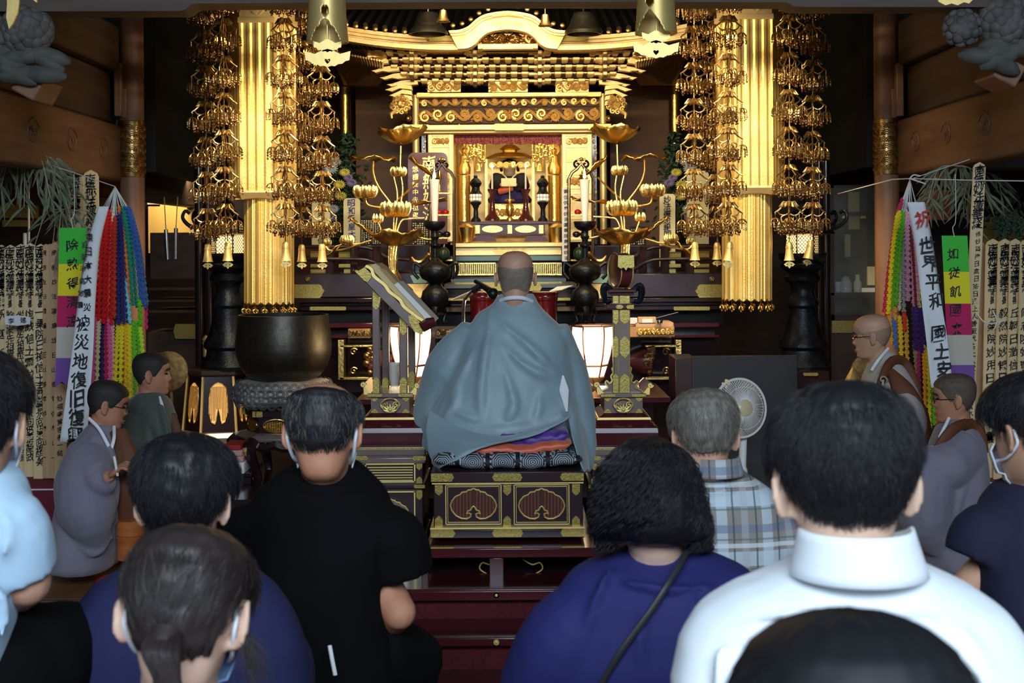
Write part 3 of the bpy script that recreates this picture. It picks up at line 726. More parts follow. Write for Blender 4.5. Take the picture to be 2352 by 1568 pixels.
for x, s in ((1072, 'left'), (1280, 'right')):
    c = P(x, 556, 11.2); k = S(1, 11.2)
    tag(MB().lathe(c, [(14 * k, 0), (15 * k, 10 * k), (18 * k, 24 * k), (20 * k, 34 * k), (14 * k, 40 * k), (6 * k, 44 * k)], 18).build('gilded_vase', 'gold'), 'squat gilded vase on the shrine sill, %s of the offering table' % s, 'vase')
# ================================================================ altar furniture around the shrine
def flat_table(t, x0, x1, y0, y1, D, depth, m='lacquer_plum'):
    q = MB(); q.rb(x0, y0, x1, y1, D, depth); return q.build('top', m, t, bevel=.004)
# ---- long side altars (left / right) with gold mounts
def side_altar(sg):
    s = 'left' if sg < 0 else 'right'; X = lambda x: x if sg < 0 else 2342 - x
    t = thing('side_altar', 'dark plum lacquer altar table with gold corner mounts, %s of the shrine' % s, 'altar', P(X(800), 900, 10.1), 'side altars')
    r = lambda m, a, b, c, d, D, dep: m.rb(min(X(a), X(c)), b, max(X(a), X(c)), d, D, dep)
    m = MB(); r(m, 664, 628, 1005, 682, 9.98, .7); m.build('top_beam', 'lacquer_plum', t, bevel=.005)
    m = MB(); r(m, 664, 684, 1005, 694, 9.93, .8); r(m, 690, 694, 1000, 702, 10.0, .6); m.build('top_moulding', 'lacquer', t, bevel=.004)
    m = MB(); r(m, 690, 702, 1000, 712, 9.97, .7); m.build('middle_rail', 'lacquer', t, bevel=.004)
    m = MB(); r(m, 680, 712, 1000, 745, 10.15, .5); m.build('recess', 'dark', t)
    m = MB(); r(m, 700, 745, 1000, 900, 10.1, .6); m.build('lower_case', 'lacquer', t)
    m = MB(); r(m, 690, 742, 1000, 752, 9.95, .7); r(m, 690, 770, 1000, 776, 9.95, .7); m.build('lower_rail', 'lacquer_red', t, bevel=.003)
    m = MB(); plate(m, *(sorted((X(640), X(745)))[i // 2] if i % 2 == 0 else (653, 684)[i // 2] for i in range(4)), 9.98, .01, 'r' if sg < 0 else 'l'); m.build('corner_mount', 'gold_engraved', t)
    m = MB(); plate(m, min(X(711), X(795)), 704, max(X(711), X(795)), 712.5, 9.97, .01, 'lr', .2); m.build('rail_mount', 'gold_engraved', t)
    m = MB()
    for x in (707, 985): m.cut(); m.lathe(P(X(x), 641, 9.975), [(.018, 0), (.018, .006), (.012, .012), (.007, .007), (.0, .012)], 16, (0, -1, 0))
    m.pieces('stud', 'gold_engraved', t)
    # pale cusped inset plate under the candlestick
    m = MB(); m.pp([(X(942), 633), (X(955), 629), (X(985), 629), (X(990), 640), (X(978), 650), (X(950), 650)][::sg * -1], 9.97, .01); m.build('pale_inset', mat('pale_inset', '#93a88f', .3, .6), t)
    m = MB(); m.pp([(X(935), 652), (X(985), 652), (X(975), 664), (X(966), 684), (X(956), 684), (X(948), 664)][::sg * -1], 9.96, .01); m.build('bracket_mount', 'gold_relief', t)
    # swan-neck railing above
    m = MB()
    for yy, h, D in ((567, 8, 10.25), (595, 8, 10.2)):
        c = bez([P(X(640), yy, D), P(X(810), yy, D), P(X(855), yy + 6, D), P(X(890), yy + 24, D), P(X(940), yy + 30, D)], 40)
        m.tube(c, S(h / 2, D), 8)
    for x in (758, 815, 866): 
        a = P(X(x), 566, 10.24); b = P(X(x), 628, 10.24); m.tube([a, b], .032, 8)
    m.build('railing', 'lacquer_plum', t)
    m = MB()
    for (a, b, c, d) in ((713, 576, 760, 594), (778, 578, 822, 594), (713, 606, 757, 614), (778, 606, 812, 614), (713, 618, 756, 626), (790, 618, 812, 626)):
        r(m.cut(), a, b, c, d, 10.3, .02)
    m.pieces('gold_panel', 'gold_engraved', t)
    m = MB(); r(m, 692, 563, 985, 640, 10.62, .42); m.build('upper_tier', 'lacquer', t, bevel=.004)
    # carved gold drawer front below
    m = MB(); r(m, 800, 755, 850, 776, 9.9, .2); m.build('drawer', 'wood_orange', t)
    q0, q1 = sorted((X(800), X(852))); a = P(q0, 774, 9.89); b = P(q1, 756, 9.89); m = MB(); frieze(m, a[0], b[0], a[2], b[2], 9.895, .005, 3, None, False); m.build('drawer_carving', 'bronze_gold', t)
    # lower opening with gilded cushion-like carved leg
    m = MB(); r(m, 780, 792, 860, 797, 9.92, .05); r(m, 780, 866, 860, 872, 9.92, .05); r(m, 776, 780, 790, 872, 9.92, .1); m.build('gold_frame', 'gold', t, bevel=.003)
    c = P(X(826), 830, 9.95); m = MB(); k = S(1, 9.95)
    m.lathe(c - np.array([28 * k * -sg * -1, 0, 0]) * 1, [(26 * k, -8 * k), (27 * k, 10 * k), (22 * k, 24 * k), (16 * k, 36 * k), (13 * k, 48 * k)], 24, (-sg * -1 * -1, 0, 0), True, 16, .12); m.build('carved_leg', 'maroon', t)
    m = MB(); rnd = random.Random(9)
    for i in range(16): m.sph(P(X(850) + rnd.uniform(-10, 10), 830 + rnd.uniform(-30, 30), 9.88), rnd.uniform(.014, .03), 8, 6)
    for yy in (808, 852): m.cut().tube(spiral(P(X(812), yy, 9.85), .028, 1.2, .5), .006, 6)
    m.pieces('leg_carving', 'bronze_gold', t)
    return t
side_altar(-1); side_altar(1)
# central altar table with cloth-like bands
def centre_altar():
    t = thing('centre_altar', 'long dark lacquer altar table before the shrine with gold mounts', 'altar', P(1171, 900, 10.0))
    m = MB(); m.rb(1020, 652, 1325, 662, 9.95, .55); m.build('top', mat('altar_top', '#59605c', .25, .3), t, bevel=.004)
    m = MB(); m.rb(1010, 662, 1330, 690, 10.0, .5); m.rb(1010, 704, 1330, 716, 9.97, .5); m.build('apron', 'lacquer', t, bevel=.004)
    m = MB()
    for x in (1130, 1215): m.cut(); plate(m, x - 30, 652, x + 30, 668, 9.945, .01)
    m.cut().rb(1030, 684, 1100, 690, 9.99, .02); m.cut().rb(1250, 684, 1310, 690, 9.99, .02); m.pieces('mount', 'gold_engraved', t)
    m = MB(); m.rb(1000, 748, 1345, 776, 9.80, .5); m.build('drawer_front', 'lacquer_plum', t)
    a = P(1003, 774, 9.79); b = P(1058, 752, 9.79); m = MB(); frieze(m, a[0], b[0], a[2], b[2], 9.795, .005, 3, None, False)
    m.cut(); a = P(1288, 774, 9.79); b = P(1320, 752, 9.79); frieze(m, a[0], b[0], a[2], b[2], 9.795, .005, 2, None, False); m.pieces('drawer_carving', 'bronze_gold', t)
    m = MB(); m.rb(1000, 716, 1340, 748, 10.1, .4); m.rb(1000, 776, 1345, 960, 10.0, .4); m.build('case', 'dark', t)
    m = MB()
    for y in (786, 797, 808, 819, 830, 841, 852): m.rb(1004, y, 1340, y + 3, 9.97, .03)
    m.build('gold_slats', 'bronze_gold', t)
    m = MB(); m.rb(985, 868, 1360, 905, 9.4, .6); m.rb(985, 910, 1360, 1010, 9.3, .6); m.build('lower_step', 'lacquer_red', t, bevel=.004)
centre_altar()
# carved offering trays at the table edges
for x0, x1, y0, lab in ((1440, 1549, 741, 'carved gold and dark wood tray edge beside the right tower stand'),):
    t = thing('carved_tray', lab, 'tray', P((x0 + x1) / 2, 775, 9.5)); D = 9.5
    m = MB(); m.rb(x0, 750, x1, 773, D, .35); m.build('box', 'wood_orange', t)
    m = MB(); m.rb(x0 + 20, y0, x1 - 2, 750, D, .33); m.build('lid', 'wood_pale', t)
    a = P(x0 + 25, 771, D); b = P(x1, 752, D); m = MB(); frieze(m, a[0], b[0], a[2], b[2], D - .005, .005, 4, None, False); m.build('carving', 'gold', t)
    m = MB(); m.rb(1466, 728, 1507, 744, D, .06); tag(m.build('labelled_box', 'wood_pale', None, bevel=.003), 'small wooden box with white label on the carved tray', 'box')
    b_ = bpy.data.objects['labelled_box']
    m = MB(); m.rb(1475, 732, 1499, 741, D - .003, .002); m.build('paper_label', 'paper', b_)
    m = MB(); m.rb(1447, 730, 1464, 744, D, .05); tag(m.build('white_box', 'paper', None, bevel=.003), 'small white box on the carved tray beside the tower stand', 'box')
    m = MB(); m.tube([P(1508, 730, D - .05), P(1558, 717, D - .1)], .003, 6); m.lathe(P(1515, 742, D - .04), [(.02, 0), (.024, .018), (.024, .02), (.0, .021)], 14); tag(m.build('bell_striker', 'chrome'), 'thin metal striker and cup standing on the carved tray', 'striker')

# ---- candlesticks with burning candles
def candlestick(x, lab):
    D = 9.55; k = S(1, D); c = P(x, 740, D); q = lambda y: P(x, y, D)[2]
    t = thing('tall_candlestick', lab, 'candlestick', c, 'black bronze altar candlesticks')
    L = lambda prof, n=22: MB().lathe((c[0], D, 0), [(r * k, q(y)) for r, y in prof], n)
    L([(25, 508), (26, 510), (24, 520), (17, 527), (9, 530)][::-1]).build('drip_pan', 'bronze_dark', t)
    L([(8, 530), (8, 540), (11, 544), (7, 550), (7, 556), (12, 560), (12, 564), (7, 570), (7, 592), (13, 598), (20, 604), (32, 610), (37, 618), (36, 630), (30, 640), (18, 646), (14, 652), (18, 658), (29, 668), (32, 682), (28, 698), (20, 708), (16, 716), (22, 722)][::-1]).build('stem', 'bronze_dark', t)
    m = MB()
    for a in (.5, 2.6, 4.7):
        m.cut(); p0 = np.array([c[0] + 17 * k * math.cos(a), D + 17 * k * math.sin(a), q(706)])
        m.tube(bez([p0, p0 + np.array([8 * k * math.cos(a), 8 * k * math.sin(a), -14 * k]), p0 + np.array([4 * k * math.cos(a), 4 * k * math.sin(a), -30 * k]), p0 + np.array([8 * k * math.cos(a), 8 * k * math.sin(a), -36 * k])], 14), (9 * k, 4 * k, 5 * k), 8)
    m.pieces('foot', 'bronze_dark', t)
    m = MB()
    for e in (-1, 1):
        m.cut(); m.tube(bez([P(x + e * 33, 612, D), P(x + e * 48, 604, D), P(x + e * 50, 625, D), P(x + e * 38, 640, D)], 16), .012, 7)
    m.pieces('handle', 'bronze_dark', t)
    cd = thing('white_candle', 'burning white candle in the ' + ('left' if x < 1171 else 'right') + ' black bronze candlestick', 'candle', (c[0], D, q(508)), 'burning altar candles')
    MB().lathe((c[0], D, 0), [(7 * k, q(508)), (8 * k, q(480)), (11 * k, q(420)), (12.5 * k, q(413)), (10.5 * k, q(412.5))], 18).build('wax', 'candle', cd)
    MB().tube([(c[0], D, q(413)), (c[0], D, q(407))], .0025, 5).build('wick', 'ink', cd)
    MB().lathe((c[0], D, 0), [(.0, q(411)), (.011, q(407)), (.010, q(402)), (.004, q(394)), (.0, q(386))], 12).build('flame', 'flame', cd)
    lamp('candle_light', 'POINT', (c[0], D - .03, q(396)), None, 1.6, (1, .6, .25), .03)
candlestick(1000, 'black bronze candlestick with flared drip pan, left of the praying priest'); candlestick(1345, 'black bronze candlestick with flared drip pan, right of the praying priest')

# ---- gilded lotus arrangements
def lotus(sg):
    s = 'left' if sg < 0 else 'right'
    X = lambda x: x if sg < 0 else 1431 + (907 - x); dy = 0 if sg < 0 else -3; D = 9.75
    Q = lambda x, y, d=0.: P(X(x), y + dy, D + d)
    t = thing('lotus_arrangement', 'gilded metal lotus flowers and leaves on curving stems in a vase, %s side' % s, 'altar ornament', Q(903, 640), 'gilded lotus arrangements')
    k = S(1, D)
    m = MB()
    for i in range(9):
        a = i * .7; m.tube(bez([Q(903, 624) + .018 * np.array([math.cos(a), math.sin(a), 0]), Q(902, 590) + .026 * np.array([math.cos(a), math.sin(a), 0]), Q(903, 555) + .03 * np.array([math.cos(a + .4), math.sin(a + .4), 0])], 8), .011, 6)
    m.build('stem_bundle', 'gold', t)
    def stem(*pts): return MB().tube(bez([Q(*p) for p in pts], 24), .007, 6).build('stem', 'gold', t)
    stem((905, 560), (912, 500), (925, 440), (920, 390), (921, 335)); stem((903, 560), (905, 500), (913, 450), (905, 405))
    stem((900, 470), (870, 430), (858, 400), (857, 370)); stem((905, 490), (880, 478), (845, 470), (839, 445)); stem((912, 460), (935, 440), (965, 410))
    stem((905, 560), (920, 510), (940, 502), (975, 500)); stem((860, 550), (820, 562), (790, 572), (758, 575), (748, 566)); stem((880, 540), (873, 520), (868, 505)); stem((960, 545), (985, 550), (1000, 548))
    stem((825, 560), (810, 560), (803, 548))
    def bloom(x, y, r, open_=1., n=9, tiers=2, tilt=0.):
        m = MB(); c = Q(x, y)
        for ti in range(tiers):
            op = open_ * (1 - .35 * ti)
            for i in range(n):
                a = i * 2 * PI / n + ti * .35
                d = np.array([math.cos(a), math.sin(a), 0]); up = np.array([tilt * .0, 0, 1.])
                p = [c + d * r * .15, c + d * r * (.45 + .35 * op) + up * r * .12, c + d * r * (.55 + .5 * op) + up * r * .6, c + d * r * (.45 + .6 * op) + up * r * (1.05 - .25 * op)]
                m.tube(bez(p, 10), (r * .12, r * .30, r * .26, r * .02), 7, flat=.25)
        m.sph(c + np.array([0, 0, r * .35]), r * .3, 10, 6); return m.build('lotus_bloom', 'gold', t)
    bloom(839, 450, 27 * k, .75); bloom(909, 492, 33 * k, .8, 10, 2); bloom(915, 402, 20 * k, .55); bloom(868, 508, 17 * k, .12, 7, 1); bloom(797, 560, 20 * k, .3, 7, 2)
    bloom(752, 562, 12 * k, .2, 6, 1)
    def leaf(x, y, rx, cup, tilt, wav=.12, rd=None):
        m = MB(); c = Q(x, y); rings = []; n = 44; a = np.linspace(0, 2 * PI, n, endpoint=False); rd = rd or rx
        R = np.array((Matrix.Rotation(tilt * -sg, 3, 'Y')))
        for f in np.linspace(.04, 1, 8):
            wv = 1 + .06 * np.sin(a * 9) * f
            v = np.stack([rx * f * np.cos(a) * wv, rd * f * np.sin(a) * wv, cup * f * f * np.ones(n) + wav * rx * f ** 3 * np.sin(a * 5 + x) + .02 * rx * np.cos(a * 22) * f], 1)
            rings.append(v @ R.T + c)
        m.loft(rings, cap=False); o = m.build('lotus_leaf', 'gold', t, smooth=80); sl = o.modifiers.new('solid', 'SOLIDIFY'); sl.thickness = .006; return o
    leaf(926, 332, 56 * k, 36 * k, -.06, .10); leaf(857, 362, 52 * k, -4 * k, .02, .10); leaf(909, 566, 64 * k, 34 * k, .0, .09)
    leaf(970, 392, 42 * k, 8 * k, .65, .08, 22 * k); leaf(826, 522, 34 * k, 5 * k, .62, .08, 12 * k); leaf(768, 578, 30 * k, 4 * k, -.7, .08, 14 * k); leaf(985, 468, 42 * k, 5 * k, -.12, .1, 20 * k)
    m = MB(); m.tube(bez([Q(945, 590), Q(955, 602), Q(970, 600), Q(985, 585)], 14), (.006, .02, .016, .02), 8); m.sph(Q(984, 586), .02, 8, 6); m.build('curled_leaf', 'bronze_gold', t)
    m = MB(); c = Q(903, 640); m.lathe(c, [(.05, -.02), (.06, 0), (.035, .05), (.03, .06)], 18); m.build('vase', 'bronze_gold', t)
lotus(-1); lotus(1)

# ---- arched offering racks
def rack(sg):
    X = lambda x: x if sg < 0 else 2350 - x; s = 'left' if sg < 0 else 'right'; D = 10.55
    t = thing('offering_rack', 'tall arched black and gold offering rack, %s of the shrine opening' % s, 'rack', P(X(1015), 600, D), 'arched offering racks')
    path = [(988, 600), (988, 410), (994, 396), (1006, 388), (1015, 376), (1025, 388), (1036, 396), (1043, 410), (1043, 600)]
    m = MB(); m.tube([P(X(a), b, D) for a, b in path], .012, 6); m.build('arch', 'lacquer', t)
    m = MB(); m.tube([P(X(a), b, D - .014) for a, b in path], .0045, 5); m.build('gold_edge', 'gold', t)
    m = MB()
    for e in (-1, 1): m.tube(spiral(P(X(1015 + e * 9), 378, D), .03, 1.1, PI / 2, e), .010, 6)
    m.build('crest', 'lacquer', t)
    m = MB(); m.sph(P(X(1015), 366, D), .016, 8, 6)
    for e in (-1, 1): m.sph(P(X(1015 + e * 6), 366, D), (.016, .01, .008), 7, 5, Matrix.Rotation(e * .7, 4, 'Y'))
    m.build('crest_flower', 'gold', t)
    m = MB()
    for y in (442, 492, 545, 596): m.cut().rb(990, y, 1041, y + 3, D + .02, .12) if sg < 0 else m.cut().rb(1309, y, 1360, y + 3, D + .02, .12)
    m.pieces('shelf', 'gold', t)
    k = S(1, D)
    col_ = ('#a3141c', '#b5171c')
    for i, dx in enumerate((-9, 6)):
        c = P(X(1017 + dx), 487, D + .06); m = MB(); m.sph(c, (.026, .026, .022), 12, 8)
        tag(m.build('red_apple', 'apple'), 'red round fruit on the %s rack, %s one' % (s, ('left' if (i == 0) == (sg < 0) else 'right')), 'fruit', 'red fruit on the offering racks')
    for i, dx in enumerate((-8, 9)):
        m = MB(); m.sph(P(X(1017 + dx), 538, D + .06), (.03, .026, .024), 12, 8); tag(m.build('aubergine', 'aubergine'), 'dark purple aubergine on the %s rack, %s one' % (s, ('left' if (i == 0) == (sg < 0) else 'right')), 'vegetable', 'aubergines on the offering racks')
    t2 = thing('melon', 'round striped dark green melon at the foot of the %s rack' % s, 'melon', P(X(1019), 598, D - .06), 'melons')
    a = np.linspace(0, 2 * PI, 48, endpoint=False); m = MB(); m.lathe(P(X(1019), 583, D - .08), [(14 * k * math.sin(u), -16 * k * math.cos(u)) for u in np.linspace(.02, PI - .02, 14)], 32, flute=16, famp=.06); m.build('rind', 'melon', t2)
    m = MB(); m.tube([P(X(1019), 568, D - .08), P(X(1021), 561, D - .08)], .005, 6); m.build('stalk', 'straw', t2)
    c = P(X(1010), 441, D + .06); m = MB(); m.lathe(c, [(.02, 0), (.008, .02), (.008, .08), (.02, .1), (.012, .16)], 14); tag(m.build('offering_stand', 'gold'), 'slim gold offering stand on the top shelf of the %s rack' % s, 'stand')
dm('apple', '#a8161e', .35); dm('aubergine', '#17101f', .25); dm('melon', '#14231a', .4, col2='#23402a', nscale=30)
rack(-1); rack(1)

# ---- memorial tablets
def tablet(name, lab, x0, y0, x1, y1, D, mt, text, tm, pts, size, rnd_top=8, sq=1., th=.02, seed=1):
    t = thing(name, lab, 'tablet', P((x0 + x1) / 2, y1, D))
    xm = (x0 + x1) / 2; r = rnd_top
    poly = [(x0, y1), (x0, y0 + r)] + [(x0 + r * (1 - math.cos(a)), y0 + r * (1 - math.sin(a))) for a in np.linspace(.2, PI / 2, 5)] + [(x1 - r * (1 - math.cos(a)), y0 + r * (1 - math.sin(a))) for a in np.linspace(PI / 2, .2, 5)] + [(x1, y0 + r), (x1, y1)]
    m = MB(); m.pp(poly, D, th); m.build('board', mt, t)
    if text:
        m = MB(); column(m, text, pts, size, D, .4, .03, seed, sq); m.build('inscription', tm, t)
    return t
tablet('memorial_tablet', 'cream tablet with blue brushed characters left of the lotus leaves', 789, 455, 827, 563, 10.72, 'ivory', '昭和天皇大尊', 'ink_blue', [(807, 466), (809, 556)], 17)
tablet('memorial_tablet', 'cream tablet half hidden behind the gold pendants, left side', 716, 462, 758, 562, 10.8, 'ivory', '法界萬霊位', 'ink', [(737, 476), (737, 552)], 15, seed=3)
tablet('memorial_tablet', 'cream tablet with black brushed characters right of the lotus leaves', 1515, 445, 1551, 612, 10.52, 'ivory', '妙法盡忠報国尊霊萬霊', 'ink', [(1532, 458), (1533, 603)], 17, seed=4)
tablet('memorial_tablet', 'tall blank cream tablet behind the pendants, right side', 1578, 392, 1628, 560, 10.85, 'ivory', '', None, None, 0, 10)
tablet('maroon_tablet', 'tall maroon tablet with gold brushed characters left of the shrine door', 937, 350, 1028, 560, 10.95, 'maroon', '南無妙法蓮', 'gold', [(985, 376), (988, 530)], 38, 14, .8, seed=5)
o = [x for x in bpy.data.objects if x.name.startswith('maroon_tablet')][0]
m = MB(); column(m, '惣檀徒中先祖累代', [(954, 388), (954, 512)], 14, 10.95, .3, .03, 6); m.build('side_inscription', 'gold', o)
tablet('sutra_board', 'dark board of small gold characters behind the left lotus leaf', 945, 505, 985, 564, 10.75, 'dark', '', None, None, 0, 1)
tablet('sutra_board', 'dark board of small gold characters behind the right lotus leaf', 1448, 520, 1484, 564, 10.75, 'dark', '', None, None, 0, 1)
tablet('sutra_board', 'dark board of small gold characters beside the left tablet', 828, 500, 876, 564, 10.9, 'dark', '', None, None, 0, 1)
for o, x0, x1, y0, y1 in zip([x for x in bpy.data.objects if x.name.startswith('sutra_board')], (948, 1450, 830), (984, 1483, 875), (512, 526, 506), (562, 562, 562)):
    m = MB(); rnd = random.Random(x0); D = 10.75 if x0 != 830 else 10.9
    for x in np.arange(x0, x1 - 3, 5.2):
        for y in np.arange(y0, y1 - 3, 4.6):
            if rnd.random() < .9: m.rb(x, y, x + rnd.uniform(2, 3.4), y + rnd.uniform(2, 3.2), D - .002, .002)
    m.build('small_characters', 'ivory', o)
# white hanging paper strip by the right door, pink card
t = tablet('paper_strip', 'long white paper strip with small writing beside the right offering rack', 1291, 430, 1308, 600, 10.65, 'paper', '霊位供養妙法蓮華経南無妙法', 'ink', [(1299, 440), (1300, 592)], 9, 1, 1., .003)
t = tablet('pink_card', 'pale pink card with a column of writing behind the right lotus leaf', 1371, 556, 1391, 604, 10.6, 'pink_card', '', None, None, 0, 1, 1., .003) if False else None

# ---- flower arrangements behind the tablets
def flowers(sg):
    s = 'left' if sg < 0 else 'right'; X = lambda x: x if sg < 0 else 2345 - x; rnd = random.Random(11 + sg); D = 11.3
    t = thing('flower_arrangement', 'tall arrangement of dark leaves with yellow and white chrysanthemums, %s of the shrine' % s, 'flowers', P(X(800), 640, D), 'flower arrangements')
    m = MB()
    for i in range(520):
        f = rnd.random(); y = 305 + 290 * f; wd = 14 + 52 * min(1, f * 1.3); x = X(796 + rnd.gauss(0, .5) * wd)
        c = P(x, y, D + rnd.uniform(-.12, .12)); m.sph(c, (.030, .008, .010), 5, 3, Matrix.Rotation(rnd.uniform(-1.3, 1.3), 4, 'Y') @ Matrix.Rotation(rnd.uniform(-1, 1), 4, 'Z'))
    m.build('foliage', 'leaf_dark', t)
    def fl(x, y, r, mt):
        m = MB(); c = P(X(x), y, D - .16)
        for i in range(16):
            a = i * PI / 8; d = np.array([math.cos(a), -.35, math.sin(a) * .75]); m.tube([c, c + d * r * .6 + np.array([0, -.01, 0]), c + d * r], (.004, .007, .002), 5)
        m.build('blossom', mt, t)
    for x, y, r, mt in ((792, 396, .045, 'flower_yellow'), (780, 424, .05, 'flower_yellow'), (760, 388, .06, 'flower_white'), (770, 372, .05, 'flower_white'), (808, 420, .045, 'flower_violet'), (800, 408, .04, 'flower_violet'), (783, 450, .05, 'flower_yellow'), (765, 480, .05, 'flower_white'), (762, 500, .045, 'flower_violet')): fl(x, y, r, mt)
    m = MB(); m.tube([P(X(796), 640, D), P(X(796), 330, D)], .02, 6); m.build('stalk', 'leaf_dark', t)
flowers(-1); flowers(1)

dm('red_pot', '#5c0d14', .15, coat=.6)
# ---- red vessels, sheets of paper, microphone, whisk
for x, w_, s in ((1108, 27, 'left'), (1253, 27, 'right')):
    D = 8.9; k = S(1, D); c = P(x, 745, D); q = lambda y: P(x, y, D)[2]
    t = thing('red_vessel', 'round deep red lacquer pot on the altar, %s of the priest' % s, 'pot', c, 'red lacquer pots')
    MB().lathe((c[0], D, 0), [(w_ * k, q(760)), (w_ * k, q(690)), (w_ * 1.06 * k, q(688)), (w_ * 1.06 * k, q(676)), (w_ * 1.12 * k, q(674)), (w_ * 1.12 * k, q(670)), (0, q(670))], 28).build('body', 'red_pot', t) if 'red_pot' in M else None
    m = MB(); m.lathe((c[0], D, 0), [(w_ * 1.09 * k, q(683)), (w_ * 1.10 * k, q(681)), (w_ * 1.09 * k, q(679))], 28); m.build('rim_band', 'lacquer_red', t)
t = thing('pot_table', 'low dark table behind the priest carrying the red lacquer pots', 'table', P(1180, 760, 8.9))
zt = P(1180, 761, 8.9)[2]; xa, xb = P(1072, 760, 8.9)[0], P(1290, 760, 8.9)[0]
m = MB(); m.box(((xa + xb) / 2, 8.98, zt - .02), (xb - xa, .5, .036)); m.build('top', 'lacquer', t, bevel=.004)
for x in (xa + .05, xb - .05):
    for y in (8.80, 9.18): MB().box((x, y, (zt - .038 + .30) / 2), (.04, .04, zt - .038 - .30)).build('leg', 'lacquer', t)
D = 8.7
m = MB(); a = [P(1035, 688, D), P(1080, 668, D), P(1110, 672, D + .25), P(1062, 684, D + .25)]
m.add(a + [q + np.array([0, 0, -.004]) for q in a], [(0, 1, 2, 3), (7, 6, 5, 4), (0, 4, 5, 1), (1, 5, 6, 2), (2, 6, 7, 3), (3, 7, 4, 0)])
tag(m.build('paper_sheet', 'paper'), 'loose white sheet on the altar table behind the microphone', 'paper')
m = MB(); a = [P(1262, 668, D), P(1292, 664, D), P(1316, 655, D + .25), P(1280, 658, D + .25)]
m.add(a + [q + np.array([0, 0, -.004]) for q in a], [(0, 1, 2, 3), (7, 6, 5, 4), (0, 4, 5, 1), (1, 5, 6, 2), (2, 6, 7, 3), (3, 7, 4, 0)])
tag(m.build('paper_sheet', 'paper'), 'loose white sheet on the altar table right of the priest', 'paper')
def mic():
    D = 7.4
    t = thing('microphone_stand', 'black microphone on a chrome boom stand left of the priest', 'microphone', P(1064, 1100, D))
    m = MB(); m.tube(bez([P(1063, 960, D), P(1064, 770, D), P(1065, 700, D), P(1072, 682, D), P(1085, 668, D)], 30), .009, 8); m.build('boom', 'chrome', t)
    m = MB(); m.tube([(P(1063, 960, D)[0], D, .32), P(1064, 750, D)], .012, 8); m.build('pole', 'mic_black', t)
    m = MB(); m.lathe((P(1063, 962, D)[0], D, .302), [(.10, 0), (.10, .015), (.02, .03)], 20); m.build('base', 'mic_black', t)
    m = MB(); m.tube([P(1092, 646, D + .05), P(1124, 668, D - .05)], (.012, .018, .020), 10); m.build('handle', 'mic_black', t)
    m = MB(); m.sph(P(1132, 674, D - .07), .030, 14, 10); m.build('head', 'mic_black', t)
    m = MB(); m.tube([P(1084, 669, D), P(1096, 662, D), P(1102, 656, D)], .018, 8); m.build('clip', 'mic_black', t)
mic()
def whisk():
    D = 7.9; t = thing('hossu_whisk', 'golden haired ritual whisk beside the glowing left lantern', 'whisk', P(1030, 880, D)); rnd = random.Random(4)
    m = MB()
    for i in range(160):
        a = rnd.uniform(-1, 1); b = rnd.uniform(-.06, .06)
        m.tube(bez([P(1050, 786, D + b), P(1030 + 6 * a, 780 + 4 * a, D + b), P(1014 + 8 * a, 806, D + b), P(1008 + 12 * a + rnd.uniform(-6, 6), 850 + rnd.uniform(-10, 25), D + b)], 9), (.005, .004, .0012), 4)
    m.build('hair', 'hossu', t)
    m = MB(); m.tube([P(1006, 790, D - .05), P(1016, 812, D - .06), P(1034, 822, D - .06), P(1056, 812, D - .04)], .018, 8)
    for i in range(24): m.sph(P(1014 + rnd.uniform(0, 30), 822 + rnd.uniform(-8, 10), D - .06), .016, 7, 5)
    m.build('carved_grip', 'bronze_gold', t)
    m = MB(); m.tube([P(1030, 806, D - .07), P(1048, 800, D - .08), P(1060, 810, D - .06)], (.016, .026, .014), 8); m.build('cloth', 'paper_cool', t)
dm('hossu', '#c08a34', .6); whisk()
# paper lanterns standing either side of the priest
def andon(x, lab):
    D = 8.3; k = S(1, D); c = P(x, 900, D); q = lambda y: P(x, y, D)[2]
    t = thing('paper_lantern', lab, 'lantern', c, 'glowing paper lanterns'); prof = [(25, 866), (32, 845), (41, 815), (46, 785), (47.5, 765), (46, 748)]
    MB().lathe((c[0], D, 0), [(r * k, q(y)) for r, y in prof], 6, cap=False).build('shade', 'lantern_paper', t, smooth=0)
    m = MB()
    for i in range(6):
        a = i * PI / 3; m.tube([(c[0] + (r + .6) * k * math.cos(a), D + (r + .6) * k * math.sin(a), q(y)) for r, y in prof], .005, 5)
    for r, y in (prof[0], prof[-1], (34, 838)):
        m.tube([(c[0] + (r + .6) * k * math.cos(a), D + (r + .6) * k * math.sin(a), q(y)) for a in np.arange(7) * PI / 3], .006, 5)
    m.build('frame', 'lacquer_red', t)
    m = MB(); m.lathe((c[0], D, 0), [(26 * k, q(900)), (20 * k, q(892)), (16 * k, q(880)), (26 * k, q(868)), (27 * k, q(865))], 20); m.build('base', 'wood_orange', t)
    lamp('lantern_light', 'POINT', (c[0], D - 48 * k - .04, q(790)), None, 7, (1, .72, .38), .12)
andon(944, 'glowing white paper lantern behind the sloped sutra stand'); andon(1362, 'glowing white paper lantern right of the praying priest')
